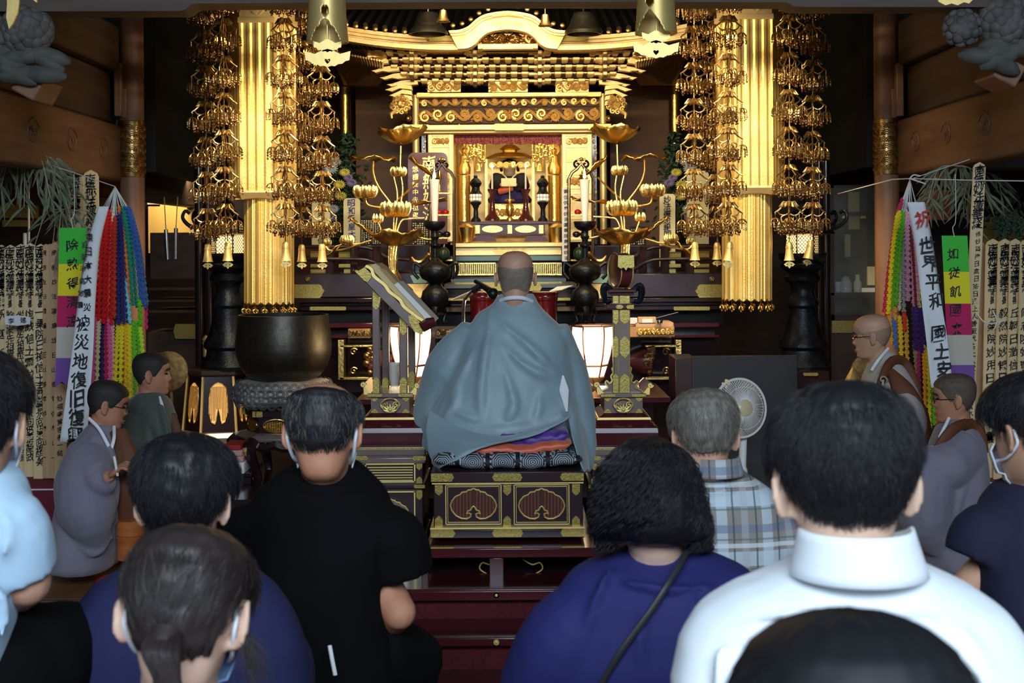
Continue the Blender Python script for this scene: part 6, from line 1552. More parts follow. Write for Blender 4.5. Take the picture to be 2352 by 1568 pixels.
# tied paper strip on the left boards, white knots on the right ones
m = MB(); m.pp([(10, 726), (40, 724), (70, 728), (69, 744), (40, 748), (12, 745)], 8.1, .004); t = tag(m.build('paper_strip', 'paper_cool'), 'crumpled white paper strip tied across the left memorial boards', 'paper strip')
m = MB(); column(m, '李建', [(26, 737), (54, 735)], 14, 8.1, .3, .04, 3); m.build('inscription', 'ink', t)
m = MB(); m.tube(bez([P(2245, 722, 7.98), P(2262, 740, 7.95), P(2284, 742, 7.95), P(2312, 735, 7.95)], 16), .004, 5); m.tube(bez([P(2280, 712, 7.95), P(2290, 736, 7.94), P(2284, 756, 7.95)], 10), .004, 5); tag(m.build('knotted_rope', 'paper'), 'knotted white cord tied round the right memorial boards', 'cord')

# ---- five colour paper strips
def colour_strip(lab, x0, x1, ys, D, text, tx, tilt, side):
    t = thing('colour_strip', lab, 'hanging strip', P((x0 + x1) / 2, ys[0], D), 'five colour strips'); cols = ('strip_green', 'strip_yellow', 'strip_magenta', 'strip_white', 'strip_purple')
    for i in range(5):
        a, b = ys[i], ys[i + 1]; k = lambda y: tilt * (y - ys[0])
        m = MB(); pl = [(x0 + k(a), a), (x1 + k(a), a), (x1 + k(b), b), (x0 + k(b), b)]
        if i == 4: w_ = (x1 - x0) / 4; pl = pl[:2] + [(x1 + k(b), b)] + [(x1 + k(b) - w_, b - 14), (x1 + k(b) - 2 * w_, b), (x1 + k(b) - 3 * w_, b - 14)] + pl[3:]
        m.pp(pl, D, .003); m.build('panel', cols[i], t)
    m = MB(); column(m, text, tx, 27, D, .5, .05, 4); m.build('inscription', 'ink', t)
    m = MB(); m.tube(bez([P((x0 + x1) / 2, ys[0] + 3, D - .004), P((x0 + x1) / 2 - 4, ys[0] - 18, D - .01), P((x0 + x1) / 2 + 3, ys[0] - 40, D), P((x0 + x1) / 2 + 2, 400, D + .2)], 20), .0025, 4); m.build('string', 'paper', t)
for n, c_ in (('green', '#3cc938'), ('yellow', '#f0e414'), ('magenta', '#c40a5c'), ('white', '#c9c5b6'), ('purple', '#7a4fa5')): dm('strip_' + n, c_, .65, bump=.1, nscale=15)
colour_strip('five colour paper strip starting green with black writing, beside the left boards', 137, 199, [523, 606, 679, 751, 822, 890], 7.75, '除熱得清涼', [(167, 563), (167, 737)], -.03, 'left')
colour_strip('five colour paper strip starting green with black writing, right side', 2163, 2222, [541, 624, 697, 769, 838, 910], 7.75, '如従飢國来', [(2189, 583), (2198, 755)], .05, 'right')

# ---- long white banners and paper crane garlands
def banner(lab, pts, wid, D, cols, yend):
    t = thing('white_banner', lab, 'banner', P(pts[0][0], pts[0][1], D)); p = bez([(x, 0, y) for x, y in pts], 40)[:, [0, 2]]; w0, w1 = wid
    rings = []
    for i, q in enumerate(p):
        f = i / (len(p) - 1); w_ = (w0 + (w1 - w0) * f) / 2; off = .012 * math.sin(f * 9)
        rings.append(np.array([P(q[0] + w_ * u, q[1], D + off + .02 * u * u * math.sin(f * 6)) for u in np.linspace(-1, 1, 7)]))
    m = MB(); m.loft(rings, cap=False, closed=False); o = m.build('cloth', 'paper_cool', t, smooth=80); s_ = o.modifiers.new('solid', 'SOLIDIFY'); s_.thickness = .003; s_.offset = 1
    m = MB(); q = P(264, 428, 7.9) if pts[0][0] < 1176 else P(2090, 412, 7.9); m.tube([P(pts[0][0], pts[0][1], D), q], .0022, 4); m.build('string', 'paper', t)
    for nm, txt, pl, sz, mt in cols:
        m = MB(); column(m, txt, pl, sz, D, .4, .05, 7, .92, .016); m.build(nm, mt, t)
    return t
D = 7.35
banner('long white banner with black writing about the earthquake, beside the left paper cranes', [(238, 474), (215, 560), (200, 680), (190, 800), (178, 920), (168, 1015)], (24, 62), D, [('main_inscription', '被災地復旧復興', [(193, 742), (174, 1000)], (36, 42), 'ink'), ('small_inscription', '東日本大震災', [(207, 545), (202, 705)], 19, 'ink'), ('small_inscription', '能登半島地震', [(197, 562), (186, 700)], 15, 'ink')], 1010)
banner('long white banner praying for world peace, beside the right paper cranes', [(2104, 464), (2122, 560), (2138, 680), (2152, 780), (2164, 890)], (40, 50), D, [('red_character', '祈', [(2118, 503)], 40, 'ink_red'), ('main_inscription', '世界平和', [(2127, 562), (2149, 690)], 38, 'ink'), ('main_inscription', '國土安', [(2155, 764), (2167, 846)], 37, 'ink')], 890)
CRN = {}
def crane_col(c):
    if c not in CRN: CRN[c] = mat('crane_' + c.strip('#'), tuple(min(.92, x * 1.5 + .01) for x in rgb(c)), .7)
    return CRN[c]
def garland(lab, apex, strands, D):
    t = thing('paper_crane_garland', lab, 'paper crane garland', P(apex[0], apex[1], D)); rnd = random.Random(apex[0])
    for k, (x0, y0, x1, y1, c, w_) in enumerate(strands):
        p = bez([P(x0, y0, D + .02 * rnd.uniform(-1, 1)), P(x0 * .45 + x1 * .55, y0 * .6 + y1 * .4, D - .03 * (k % 3)), P(x1, y1, D - .03 * (k % 3))], 60)
        n = max(8, int((y1 - y0) / 2.9)); m = MB(); kk = S(1, D)
        q = np.stack([np.interp(np.linspace(0, 1, n), np.linspace(0, 1, len(p)), p[:, i]) for i in range(3)], 1)
        ph = rnd.random() * 6
        for i in range(n):   # folded birds stacked on the thread
            a = ph + i * 2.3; r = w_ * kk * .70 * (.75 + .25 * min(1, i / 3)); h = 5.0 * kk; b = q[i]
            d = np.array([math.cos(a), math.sin(a) * .8, 0]); e = np.array([-math.sin(a), math.cos(a) * .8, 0]); z = np.array([0, 0, 1.])
            m.add([b + z * h, b + d * r, b + e * r * .7, b - d * r, b - e * r * .7, b - z * h * .5, b + d * r * .55 + z * h * 1.0, b - d * r * .55 + z * h * 1.0], [(0, 1, 2), (0, 2, 3), (0, 3, 4), (0, 4, 1), (5, 2, 1), (5, 3, 2), (5, 4, 3), (5, 1, 4), (0, 6, 1), (0, 7, 3)])
        m.build('crane_string', crane_col(c), t, smooth=0)
    m = MB()
    for k, (x0, y0, x1, y1, c, w_) in enumerate(strands):
        if y0 < 560: m.tube([P(apex[0], apex[1], D), P(x0, y0 + 4, D)], .0022, 4)
    e = -1 if apex[0] < 1176 else 1; m.tube([P(apex[0], apex[1], D), (e * 2.61, D + .2, 2.075)], .0025, 4)
    m.build('threads', 'paper', t)
R_, B_, N_, O_, T_, W_, K_, Y_, LG, PK = '#c81414', '#27539c', '#1d2163', '#e8722c', '#0d7a60', '#cdbf9c', '#b01a5c', '#c4b414', '#58a312', '#c95a86'
garland('bright paper crane garland of red, orange, blue and green strings on the left pillar', (264, 428), [
    (232, 492, 216, 725, R_, 10), (240, 486, 226, 735, R_, 10), (247, 480, 237, 742, R_, 10), (254, 484, 246, 738, R_, 10), (258, 488, 256, 745, R_, 9), (264, 500, 262, 730, '#b3330f', 9), (262, 470, 247, 712, W_, 6),
    (268, 490, 272, 745, N_, 10), (276, 486, 284, 742, N_, 10), (285, 480, 294, 740, '#1d3f80', 9), (273, 476, 299, 695, O_, 8), (283, 478, 305, 700, T_, 9), (288, 476, 314, 705, T_, 9), (293, 476, 325, 702, B_, 9), (298, 480, 333, 706, '#31538a', 9), (302, 488, 338, 700, '#47618f', 8), (287, 640, 298, 742, '#63b7c4', 8), (320, 680, 322, 745, LG, 10),(336, 690, 336, 755, K_, 7),
    (222, 728, 212, 900, PK, 10), (228, 732, 222, 905, W_, 9), (236, 735, 234, 908, '#23265e', 8), (243, 730, 243, 910, K_, 9), (250, 735, 252, 912, PK, 9), (258, 740, 258, 905, '#c79aa2', 9),
    (272, 742, 264, 905, Y_, 10), (280, 742, 276, 912, Y_, 10), (288, 742, 288, 918, '#c9a012', 10), (297, 742, 298, 915, Y_, 10), (306, 740, 310, 905, LG, 10), (313, 740, 322, 890, LG, 10), (320, 742, 330, 860, '#9fc22a', 9)], 7.9)
garland('paper crane garland of yellow, green, pink and silver strings on the right pillar', (2090, 412), [
    (2072, 458, 2030, 715, K_, 8), (2066, 475, 2034, 728, '#c93a12', 8), (2062, 492, 2040, 720, '#e0b90e', 10), (2066, 488, 2048, 712, Y_, 10), (2072, 480, 2052, 708, LG, 10), (2078, 488, 2058, 700, LG, 9), (2072, 500, 2066, 712, '#b9b39b', 8), (2074, 510, 2076, 715, '#8f8d88', 9), (2082, 485, 2086, 690, '#d493ac', 11), (2090, 490, 2100, 718, '#d493ac', 10), (2098, 500, 2108, 700, '#cf8ba6', 9), (2088, 510, 2104, 700, '#6e2418', 6), (2106, 640, 2112, 705, '#b5c22c', 8), (2056, 640, 2056, 735, '#df8a40', 9), (2112, 500, 2135, 640, '#3a3c80', 8),
    (2042, 722, 2050, 790, '#e08c24', 9), (2052, 728, 2058, 800, '#3763a3', 9), (2066, 728, 2072, 860, '#d9ac16', 10), (2080, 730, 2084, 850, '#c99a2a', 10), (2076, 715, 2078, 760, '#cf3a14', 10), (2100, 705, 2104, 800, '#45246e', 14), (2114, 710, 2118, 810, '#3a1f66', 14), (2100, 790, 2108, 900, '#8e7c52', 9), (2108, 792, 2112, 935, '#a3205a', 9), (2122, 795, 2126, 975, '#d9921e', 9), (2132, 800, 2136, 985, Y_, 10), (2142, 800, 2146, 975, LG, 10), (2150, 830, 2152, 985, '#b32218', 9)], 7.9)
# string line carrying the right garland
m = MB(); m.tube([P(1925, 445, 9.7), P(2050, 412, 8.2), P(2090, 410, 7.9), P(2240, 414, 7.6), P(2400, 416, 7.2)], .003, 5); m.tube(bez([P(2088, 412, 7.88), P(2098, 402, 7.88), P(2114, 404, 7.88)], 10), .004, 5); m.tube([P(2090, 410, 7.87), P(2126, 422, 7.87)], .004, 5)
tag(m.build('white_line', 'paper'), 'thin white cord stretched across the right side with a loose knot above the crane garland', 'cord')

# ---- carved peonies at the upper corners (beam end carvings)
def peony(px, py, lab, petals):
    D = 7.0; t = thing('carved_peony', lab, 'carving', P(px, py, D)); rnd = random.Random(px)
    for (dx, dy, r, n) in petals:
        m = MB(); c = P(px + dx, py + dy, D); k = S(1, D)
        m.sph(c, r * k * .8, 18, 12)
        for i in range(n):
            f = (i + .5) / n; th = math.acos(1 - 1.5 * f); a = i * 2.399
            d = np.array([math.sin(th) * math.cos(a), -math.cos(th) * .8, math.sin(th) * math.sin(a)])
            m.sph(c + d * r * k * .86, (r * k * .26, r * k * .26, r * k * .16), 9, 6, Vector((0, 0, 1)).rotation_difference(Vector(d)).to_matrix().to_4x4())
        m.build('blossom', 'carve_grey', t)
    m = MB()
    for i in range(9):
        a = i * .8; c = P(px + rnd.uniform(-70, 60), py + 70 + rnd.uniform(-14, 34), D - .02)
        m.sph(c, (.12, .05, .045), 12, 7, Matrix.Rotation(rnd.uniform(-.6, .6), 4, 'Y'))
    m.build('leaves', 'carve_leaf', t)
    m = MB(); q = P(px + 15, py + 125, D + .05); m.box(q + np.array([0, .12, 0]), (.13, .3, .12), Matrix.Rotation(.5, 4, 'Y')); m.build('beam_end', 'wood_pillar', t, bevel=.01)
dm('carve_leaf', (.07, .075, .066), .75, col2=(.11, .115, .10), nscale=12, bump=.3)
peony(52, 70, 'large grey carved wooden peony at the upper left beam end', [(10, 0, 62, 60), (-62, 10, 48, 30)])
peony(2300, 40, 'large grey carved wooden peony at the upper right beam end', [(10, 8, 66, 60), (-90, 24, 46, 26), (70, -10, 60, 36)])

# ---- bamboo branches with drooping leaves
def bamboo(px, py, lab, n, spread, D, seed):
    rnd = random.Random(seed); t = thing('bamboo_branch', lab, 'branch', P(px, py, D))
    m = MB(); m2 = MB()
    for i in range(n):
        a = rnd.uniform(-1.2, 1.2); L = rnd.uniform(.5, 1) * spread
        e = (px + L * math.sin(a), py + abs(L * math.cos(a)) * .8 + 20); dd = rnd.uniform(-.3, .3)
        p = bez([P(px, py, D), P((px + e[0]) / 2 + 10 * a, py + 10, D + dd / 2), P(e[0], e[1], D + dd)], 8); m.tube(p, .0022, 4)
        for j in range(7):
            q = p[min(7, 2 + j)] if j < 6 else p[-1]; b = rnd.uniform(-.9, .9); l = rnd.uniform(.10, .2)
            d = np.array([math.sin(b + a * .4), rnd.uniform(-.3, .3), -math.cos(b) * .9]); d /= np.linalg.norm(d)
            m2.tube([q, q + d * l * .5 + np.array([0, 0, .01]), q + d * l], (.002, .009, .001), 5, flat=.25)
    m.build('twigs', 'straw', t); m2.build('leaves', 'leaf_grey', t)
bamboo(60, 352, 'drooping grey green bamboo branch under the left beam', 26, 130, 8.2, 1)
bamboo(150, 480, 'thin dry bamboo twigs hanging beside the left colour strip', 8, 120, 8.3, 2)
bamboo(2190, 380, 'thin dry bamboo twigs hanging beside the tall right stupa board', 9, 130, 8.3, 3)
bamboo(2260, 395, 'sparse bamboo leaves at the far right behind the boards', 7, 90, 8.5, 4)

# ---- chapel objects seen below the left beam
def chapel():
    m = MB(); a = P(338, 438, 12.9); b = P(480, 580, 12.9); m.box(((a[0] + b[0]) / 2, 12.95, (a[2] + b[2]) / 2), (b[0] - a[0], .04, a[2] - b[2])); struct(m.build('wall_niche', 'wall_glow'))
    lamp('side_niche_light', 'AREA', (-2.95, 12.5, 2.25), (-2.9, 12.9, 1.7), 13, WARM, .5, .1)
    m = MB(); m.lathe(P(352, 453, 11.9), [(.05, -.06), (.05, .06)], 6); t = tag(m.build('hanging_lamp', 'mini_glow'), 'small glowing lattice lamp beside the left pillar under the beam', 'lamp')
    m = MB(); m.lathe(P(352, 453, 11.9), [(.056, -.075), (.056, -.06)], 6); m.cut(); m.lathe(P(352, 453, 11.9), [(.056, .06), (.056, .07)], 6); m.pieces('frame', 'iron', t)
    for x, y0, y1, s in ((381, 527, 596, 'left'), (404, 524, 595, 'right')):
        t = thing('metal_tube', 'slim metal tube hanging on a cord in the lit niche, %s one of the pair' % s, 'tube', P(x, y0 - 60, 11.5), 'hanging metal tubes')
        MB().tube([P(x, y0, 11.5), P(x + (4 if s == 'left' else 0), y1, 11.5)], .016, 10).build('tube', 'chrome', t); MB().tube([P(x + (-4 if s == 'left' else 4), 452, 11.5), P(x, y0, 11.5)], .004, 5).build('cord', 'straw', t)
    D = 11.2; t = thing('dark_cabinet', 'dark wooden cabinet with shelves in the side chapel behind the left garland', 'cabinet', P(400, 760, D))
    m = MB(); a = P(342, 570, D); b = P(468, 760, D); m.rb(345, 534, 462, 640, D + .3, .3); m.rb(342, 660, 470, 666, D - .1, .6); m.rb(342, 688, 470, 693, D - .1, .6); m.rb(342, 712, 470, 718, D - .1, .6)
    m.box(((a[0] + b[0]) / 2, D + .2, (b[2] + .062) / 2), (b[0] - a[0], .5, b[2] - .064)); m.build('case', 'wood_dark', t)
    m = MB(); plate(m, 398, 744, 462, 778, D - .11, .01, 'l', .15); m.build('brass_mount', 'gold_engraved', t)
    m = MB(); m.rb(452, 780, 463, 830, D - .06, .01); m.build('brass_strap', 'gold_engraved', t)
    for x in (458, 480):
        m = MB(); a = P(x, 560, 10.4); m.tube([(a[0], 10.4, .062), (a[0], 10.4, 2.2)], .035, 10); struct(m.build('trim_%d' % (30 + (x > 460)), 'lacquer'))
    q = P(473, 800, 10.35); pt = thing('railing_post', 'dark post with brass knob finial beside the left lantern pedestal', 'post', (q[0], 10.35, .062)); MB().tube([(q[0], 10.35, .064), q], .02, 12).build('shaft', 'lacquer', pt); m = MB(); m.lathe(q, [(.022, -.06), (.022, .03), (.028, .035), (.02, .05), (.028, .065), (.016, .085), (.0, .1)], 16); m.build('finial', 'brass', pt)
    # round drum face / tub behind the second monk
    m = MB(); m.tube([(P(392, 860, 8.9)[0], 8.93, .064), P(392, 870, 8.93)], .02, 8); m.lathe(P(392, 850, 8.9), [(.0, 0), (.10, .0), (.115, .02), (.12, .06), (.0, .07)], 32, (0, -1, 0), flute=30, famp=.03); tag(m.build('ribbed_gong', 'bronze_gold'), 'dull brass ribbed round gong behind the monk in the dark green robe', 'gong')
    m = MB(); m.tube([(P(1992, 860, 9.)[0], 9.03, .064), P(1992, 870, 9.03)], .02, 8); m.lathe(P(1992, 855, 9.0), [(.0, 0), (.10, .0), (.115, .02), (.12, .06), (.0, .07)], 32, (0, -1, 0), flute=30, famp=.03); tag(m.build('ribbed_gong', 'bronze_gold'), 'dull brass ribbed round gong behind the standing elder monk at right', 'gong')
    # things to the far left under the beam
    t = thing('gilt_lantern', 'gilded hexagonal hanging lantern deep in the left side chapel', 'lantern', P(40, 440, 9.4)); m = MB(); m.rb(0, 470, 60, 500, 9.4, .25); m.rb(5, 505, 52, 520, 9.4, .2); m.build('body', 'gold_engraved', t); m = MB(); m.tube([P(40, 470, 9.5), (P(40, 330, 9.5)[0], 9.5, 4.6)], .01, 5); m.build('cord', 'bronze_gold', t)
    m = MB(); m.tube([P(150, 384, 9.62), P(150, -150, 9.62)], .004, 5); m.tube([P(110, 428, 8.91), P(110, -60, 8.91)], .003, 5); m.pp([(104, 425), (116, 430), (120, 462), (108, 468), (102, 450)], 8.9, .02); m.pp([(100, 380), (160, 384), (160, 432), (136, 432), (130, 400), (102, 396)], 9.6, .04); tag(m.build('gilt_ornament', 'gold_engraved'), 'dull gold hanging ornament seen between the bamboo leaves', 'ornament')
    for x0, x1, y0, lab in ((53, 62, 535, 'short thick white candle behind the left boards'), (64, 69, 425, 'tall thin white candle pole behind the left boards')):
        m = MB(); a = P(x0, y0, 8.8); m.lathe(((P(x0, 560, 8.8) + P(x1, 560, 8.8)) / 2)[:2].tolist() + [0], [(S((x1 - x0) / 2, 8.8), 0.064), (S((x1 - x0) / 2, 8.8), a[2])], 14); tag(m.build('white_candle', 'candle'), lab, 'candle')
    # low red cloth covered ledge carrying the boards
    for sg, x0, x1 in ((-1, -220, 205), (1, 2170, 2600)):
        s = 'left' if sg < 0 else 'right'; a = P(x0, 1104, 8.1); b = P(x1, 1104, 8.1); t = thing('board_ledge', 'low ledge with red cloth carrying the memorial boards on the %s' % s, 'ledge', (a[0], 8.2, .06))
        m = MB(); m.box(((a[0] + b[0]) / 2, 8.25, (a[2] + .06) / 2), (b[0] - a[0], .62, a[2] - .062)); m.build('cloth_top', 'red_cloth', t); m = MB(); z = P(0, 1125, 7.93)[2]; m.box(((a[0] + b[0]) / 2, 7.937, z), (b[0] - a[0], .004, .008)); m.build('white_line', 'paper', t)
        # red cord and posts
    m = MB(); m.lathe(P(300, 1282, 6.5), [(.0, .0), (.062, 0), (.064, .10), (.060, .105), (.064, .11), (.064, .16), (.05, .175), (.0, .178)], 30); tag(m.build('wooden_tub', 'wood_orange_gloss'), 'round lidded orange wooden tub beside the front left monk', 'tub')
    o = bpy.data.objects['wooden_tub']; o.location = (0, 0, .0)
    m = MB(); rnd = random.Random(3); a = np.linspace(0, 2 * PI, 40, endpoint=False); c = P(262, 1300, 6.55)
    m.loft([np.stack([c[0] + r * 1.2 * np.cos(a), c[1] + r * np.sin(a), .064 + h + .004 * np.sin(a * 7)], 1) for r, h in ((.07, 0), (.075, .01), (.055, .028), (.02, .034))]); tag(m.build('red_cloth', 'red_cloth_bright'), 'folded red cloth on the wooden floor beside the tub', 'cloth')
dm('red_cloth', '#6e1c33', .8); dm('red_cloth_bright', '#a3201f', .7); dm('wood_orange_gloss', '#a5582a', .3, col2='#b8703c', nscale=4, stretch=(1, 1, 6))
chapel()
# ---- glazed cabinet and shelves on the right
def glass_cabinet():
    D = 10.6; t = thing('glazed_cabinet', 'dark glazed cabinet with shelves of glassware behind the right garland', 'cabinet', P(1965, 760, D)); z1 = P(1965, 735, D)[2]
    m = MB()
    for x0, y0, x1, y1 in ((1908, 425, 1916, 740), (2022, 425, 2030, 740), (1908, 425, 2030, 431), (1908, 486, 2030, 492), (1908, 672, 2030, 678), (1908, 722, 2030, 735)): m.rb(x0, y0, x1, y1, D, .4)
    m.build('frame', 'wood_dark', t)
    m = MB(); m.rb(1908, 425, 2030, 735, D + .4, .03); a = P(1908, 735, D); b = P(2030, 735, D); m.box(((a[0] + b[0]) / 2, D + .2, (z1 + .062) / 2), (b[0] - a[0], .42, z1 - .064)); m.build('case', 'wood_dark', t)
    m = MB(); m.rb(1916, 431, 2022, 722, D - .004, .004); m.build('glass', mat('cabinet_glass', (.5, .55, .5), .05, alpha=.08), t)
    m = MB(); m.rb(1911, 736, 1998, 764, D - .02, .01); m.build('brass_plate', 'gold_engraved', t)
    def it(nm, lab, cat, x, y, prof, mt, n=14):
        c = P(x, y, D + .12); k = S(1, D); tag(MB().lathe(c, [(r * k, h * k) for r, h in prof], n).build(nm, mt), lab, cat)
    it('glass_jar', 'low clear glass dome on the cabinet shelf', 'jar', 1943, 671, [(14, 0), (14, 20), (8, 34), (2, 38)], 'glass'); it('glass_jar', 'stoppered clear glass jar on the cabinet shelf', 'jar', 1970, 671, [(9, 0), (10, 22), (5, 30), (6, 40), (0, 42)], 'glass'); it('glass_cup', 'small clear glass cup on the cabinet shelf', 'cup', 1925, 671, [(7, 0), (9, 24), (8, 24), (6, 2)], 'glass')
    for nm, lab, cat, r, mt in (('white_box', 'flat white box lying on the glazed cabinet shelf', 'box', (1980, 661, 2016, 671), 'paper'), ('patterned_box', 'yellow patterned box standing in the glazed cabinet', 'box', (1993, 612, 2014, 655), 'ivory'), ('card_strip', 'pale hanging paper talisman at the top of the glazed cabinet', 'talisman', (1949, 440, 1975, 527), 'ivory_dark'), ('gold_figurine', 'small gold ornament on the upper cabinet shelf', 'ornament', (1934, 494, 1946, 502), 'gold'), ('gold_figurine', 'second small gold ornament on the upper cabinet shelf', 'ornament', (1976, 494, 1990, 502), 'gold'), ('wall_card', 'small pale card hanging inside the glazed cabinet', 'card', (1940, 538, 1954, 590), 'ivory_dark')):
        m = MB(); m.rb(*r, D + .1, .03); tag(m.build(nm, mt, None, bevel=.003), lab, cat)
    for x in (1898, 1882):
        a = P(x, 560, 10.3); m = MB(); m.tube([(a[0], 10.3, .062), (a[0], 10.3, 2.2)], .028, 10); struct(m.build('trim_%d' % (32 + (x > 1890)), 'lacquer'))
    # gold sleeve and brocade in the far right chapel
    m = MB(); c = P(2165, 430, 9.3); m.lathe((c[0], 9.3, 0), [(.085, P(0, 430, 9.3)[2]), (.085, P(0, 340, 9.3)[2])], 40, flute=20, famp=.03); tag(m.build('gold_sleeve', 'gold_engraved'), 'dull gold fluted sleeve hanging in the right side chapel', 'hanging ornament')
    m = MB(); m.tube([P(2150, 440, 9.3), P(2150, -100, 9.3)], .006, 5); m.rb(2122, 455, 2185, 505, 9.2, .12); m.rb(2130, 436, 2180, 458, 9.25, .1); tag(m.build('hanging_brocade', 'brown_brocade'), 'reddish brown brocade valance below the gold sleeve in the right side chapel', 'brocade')
    m = MB(); rnd = random.Random(2); c = P(2320, 520, 8.9)
    m.tube([(c[0], 9.0, .064), (c[0], 9.0, c[2])], .02, 6)
    for i in range(120): m.sph(P(2320 + rnd.gauss(0, 26), 510 + rnd.gauss(0, 34), 9.0), (.04, .02, .012), 5, 3, Matrix.Rotation(rnd.uniform(-1.5, 1.5), 4, 'Y'))
    tag(m.build('dark_shrub', 'leaf_dark'), 'dark leafy plant in the far right chapel above the boards', 'plant')
    m = MB(); a = P(2258, 498, 9.3); b = P(2352, 498, 9.3); m.box(((a[0] + b[0]) / 2, 9.35, (a[2] + .064) / 2), (b[0] - a[0], .1, a[2] - .064)); tag(m.build('gilt_screen', 'gold_engraved'), 'dim gilded panel behind the boards at the far right', 'panel')
    m = MB(); m.lathe(P(1960, 880, 7.9), [(.03, -.75), (.03, .0), (.05, .01), (.03, .05), (.012, .08), (.0, .09)], 14); tag(m.build('brass_finial', 'brass'), 'small post with yellow brass finial near the elder monk', 'finial')
dm('ivory_dark', '#7d6f45', .7); dm('brown_brocade', '#5f3420', .7, col2='#7a4a2c', nscale=40)
glass_cabinet()
dm('pink_book', '#c59a94', .7)
# red books and papers under the gong stand
t = thing('book_pile', 'pile of red edged booklets on a low lacquer table left of the gong stand', 'books', P(540, 1100, 7.9)) if False else None
D = 7.85
m = MB(); z = P(540, 1090, D)[2]; a = P(500, 1090, D); b = P(572, 1090, D); m.box(((a[0] + b[0]) / 2, D + .25, z - .012), (b[0] - a[0], .36, .024)); t = thing('low_table', 'low dark table holding the red booklets behind the black shirted man', 'table', (a[0], D, .06)); m.build('top', 'lacquer', t, bevel=.003)
m = MB(); m.box(((a[0] + b[0]) / 2, D + .25, (z - .024 + .063) / 2), ((b[0] - a[0]) * .9, .3, z - .024 - .063)); m.build('case', 'lacquer', t)
for i, (y0, y1, x0, x1, mt, lab) in enumerate(((1062, 1088, 520, 560, 'paper_cool', 'white booklet at the bottom of the red booklets'), (1048, 1061, 514, 558, 'pink_book', 'pinkish booklet in the middle of the small pile'), (1034, 1047, 512, 556, 'pink_book', 'pinkish booklet just below the red topped one'), (1022, 1033, 512, 552, 'red_cloth_bright', 'red covered booklet on top of the small pile'))):
    m = MB(); m.rb(x0, y0, x1, y1, D + .02, .22); o = tag(m.build('booklet', mt, None, bevel=.002), lab, 'book', 'booklets on the low table')
# ================================================================ people
from mathutils import noise as mnoise
dm('skin', (.50, .27, .17), .5, col2=(.56, .32, .21), nscale=14, bump=.05, bscale=60)
dm('skin_pale', (.62, .40, .29), .5, col2=(.66, .44, .33), nscale=14, bump=.05, bscale=60)
dm('skin_red', (.45, .19, .11), .5, col2=(.52, .25, .15), nscale=14, bump=.05, bscale=60)
dm('hair_black', (.006, .0065, .009), .56); dm('hair_soft', (.012, .012, .015), .5); dm('hair_brown', (.030, .022, .021), .45)
dm('hair_grey', (.11, .10, .085), .6, col2=(.20, .18, .15), nscale=30, stretch=(3, 3, .5)); dm('stubble_grey', (.20, .16, .12), .7, col2=(.27, .21, .16), nscale=60); dm('stubble_dark', (.075, .055, .042), .7, col2=(.11, .08, .06), nscale=60)
dm('stubble_light', (.33, .20, .135), .6); dm('stubble_black', (.018, .015, .013), .7); dm('lip', (.36, .13, .09), .5); dm('brow', (.02, .016, .014), .7); dm('eye_dark', (.01, .008, .008), .2)
dm('shirt_white', '#e6eef4', .75, sheen=.1, bump=.05, nscale=9); dm('shirt_blue', '#b4d3ea', .75, sheen=.1); dm('tee_black', '#07070a', .9, bump=.1, nscale=30, spec=.15); dm('navy', '#171b47', .85, bump=.08, nscale=30)
dm('navy_dark', '#10132e', .85, bump=.08, nscale=30); dm('blouse_navy', '#1d2060', .8, bump=.08, nscale=25); dm('trousers', '#060608', .9, spec=.15); dm('mask_white', '#d6dbe2', .8); dm('mask_blue', '#7fa3cf', .8)
dm('robe_blue', '#849ba5', .5, col2='#95abb3', nscale=2.5, sheen=.35); dm('robe_lilac', '#86818c', .8, col2='#7a7789', nscale=3, sheen=.2); dm('robe_green', '#4a524c', .75, sheen=.2); dm('robe_pale', '#aca6a0', .8, sheen=.2); dm('kesa_brown', '#5a3018', .7, col2='#6b3b1f', nscale=6); dm('strap_grey', '#2b2b30', .5)

def fuse(mb, name, mt, parent, voxel=.008, it=6, disp=None, adapt=0):
    me = bpy.data.meshes.new('t'); me.from_pydata(np.concatenate(mb.v).tolist(), [], mb.f); o = bpy.data.objects.new('t', me); C.objects.link(o)
    r = o.modifiers.new('r', 'REMESH'); r.mode = 'VOXEL'; r.voxel_size = voxel; r.adaptivity = adapt
    s = o.modifiers.new('s', 'SMOOTH'); s.iterations = it; s.factor = .5
    bpy.context.view_layer.update(); dg = bpy.context.evaluated_depsgraph_get(); n = bpy.data.meshes.new_from_object(o.evaluated_get(dg))
    bpy.data.objects.remove(o); bpy.data.meshes.remove(me)
    if disp is not None:
        k = len(n.vertices); co = np.empty(k * 3); n.vertices.foreach_get('co', co); co = co.reshape(-1, 3); no = np.empty(k * 3); n.vertex_normals.foreach_get('vector', no)
        co = co + no.reshape(-1, 3) * disp(co)[:, None]; n.vertices.foreach_set('co', co.ravel()); n.update()
    n.materials.clear(); n.materials.append(M[mt] if isinstance(mt, str) else mt); n.shade_smooth(); n.name = name
    o = bpy.data.objects.new(name, n); C.objects.link(o)
    if parent is not None: o.parent = parent
    return o
def wrinkle(amp, sc=(9, 9, 6), seed=0.):
    def f(co):
        return np.array([amp * mnoise.noise(Vector((x * sc[0] + seed, y * sc[1], z * sc[2]))) + amp * .4 * mnoise.noise(Vector((x * sc[0] * 2.7, y * sc[1] * 2.7 + seed, z * sc[2] * 2.2))) for x, y, z in co])
    return f

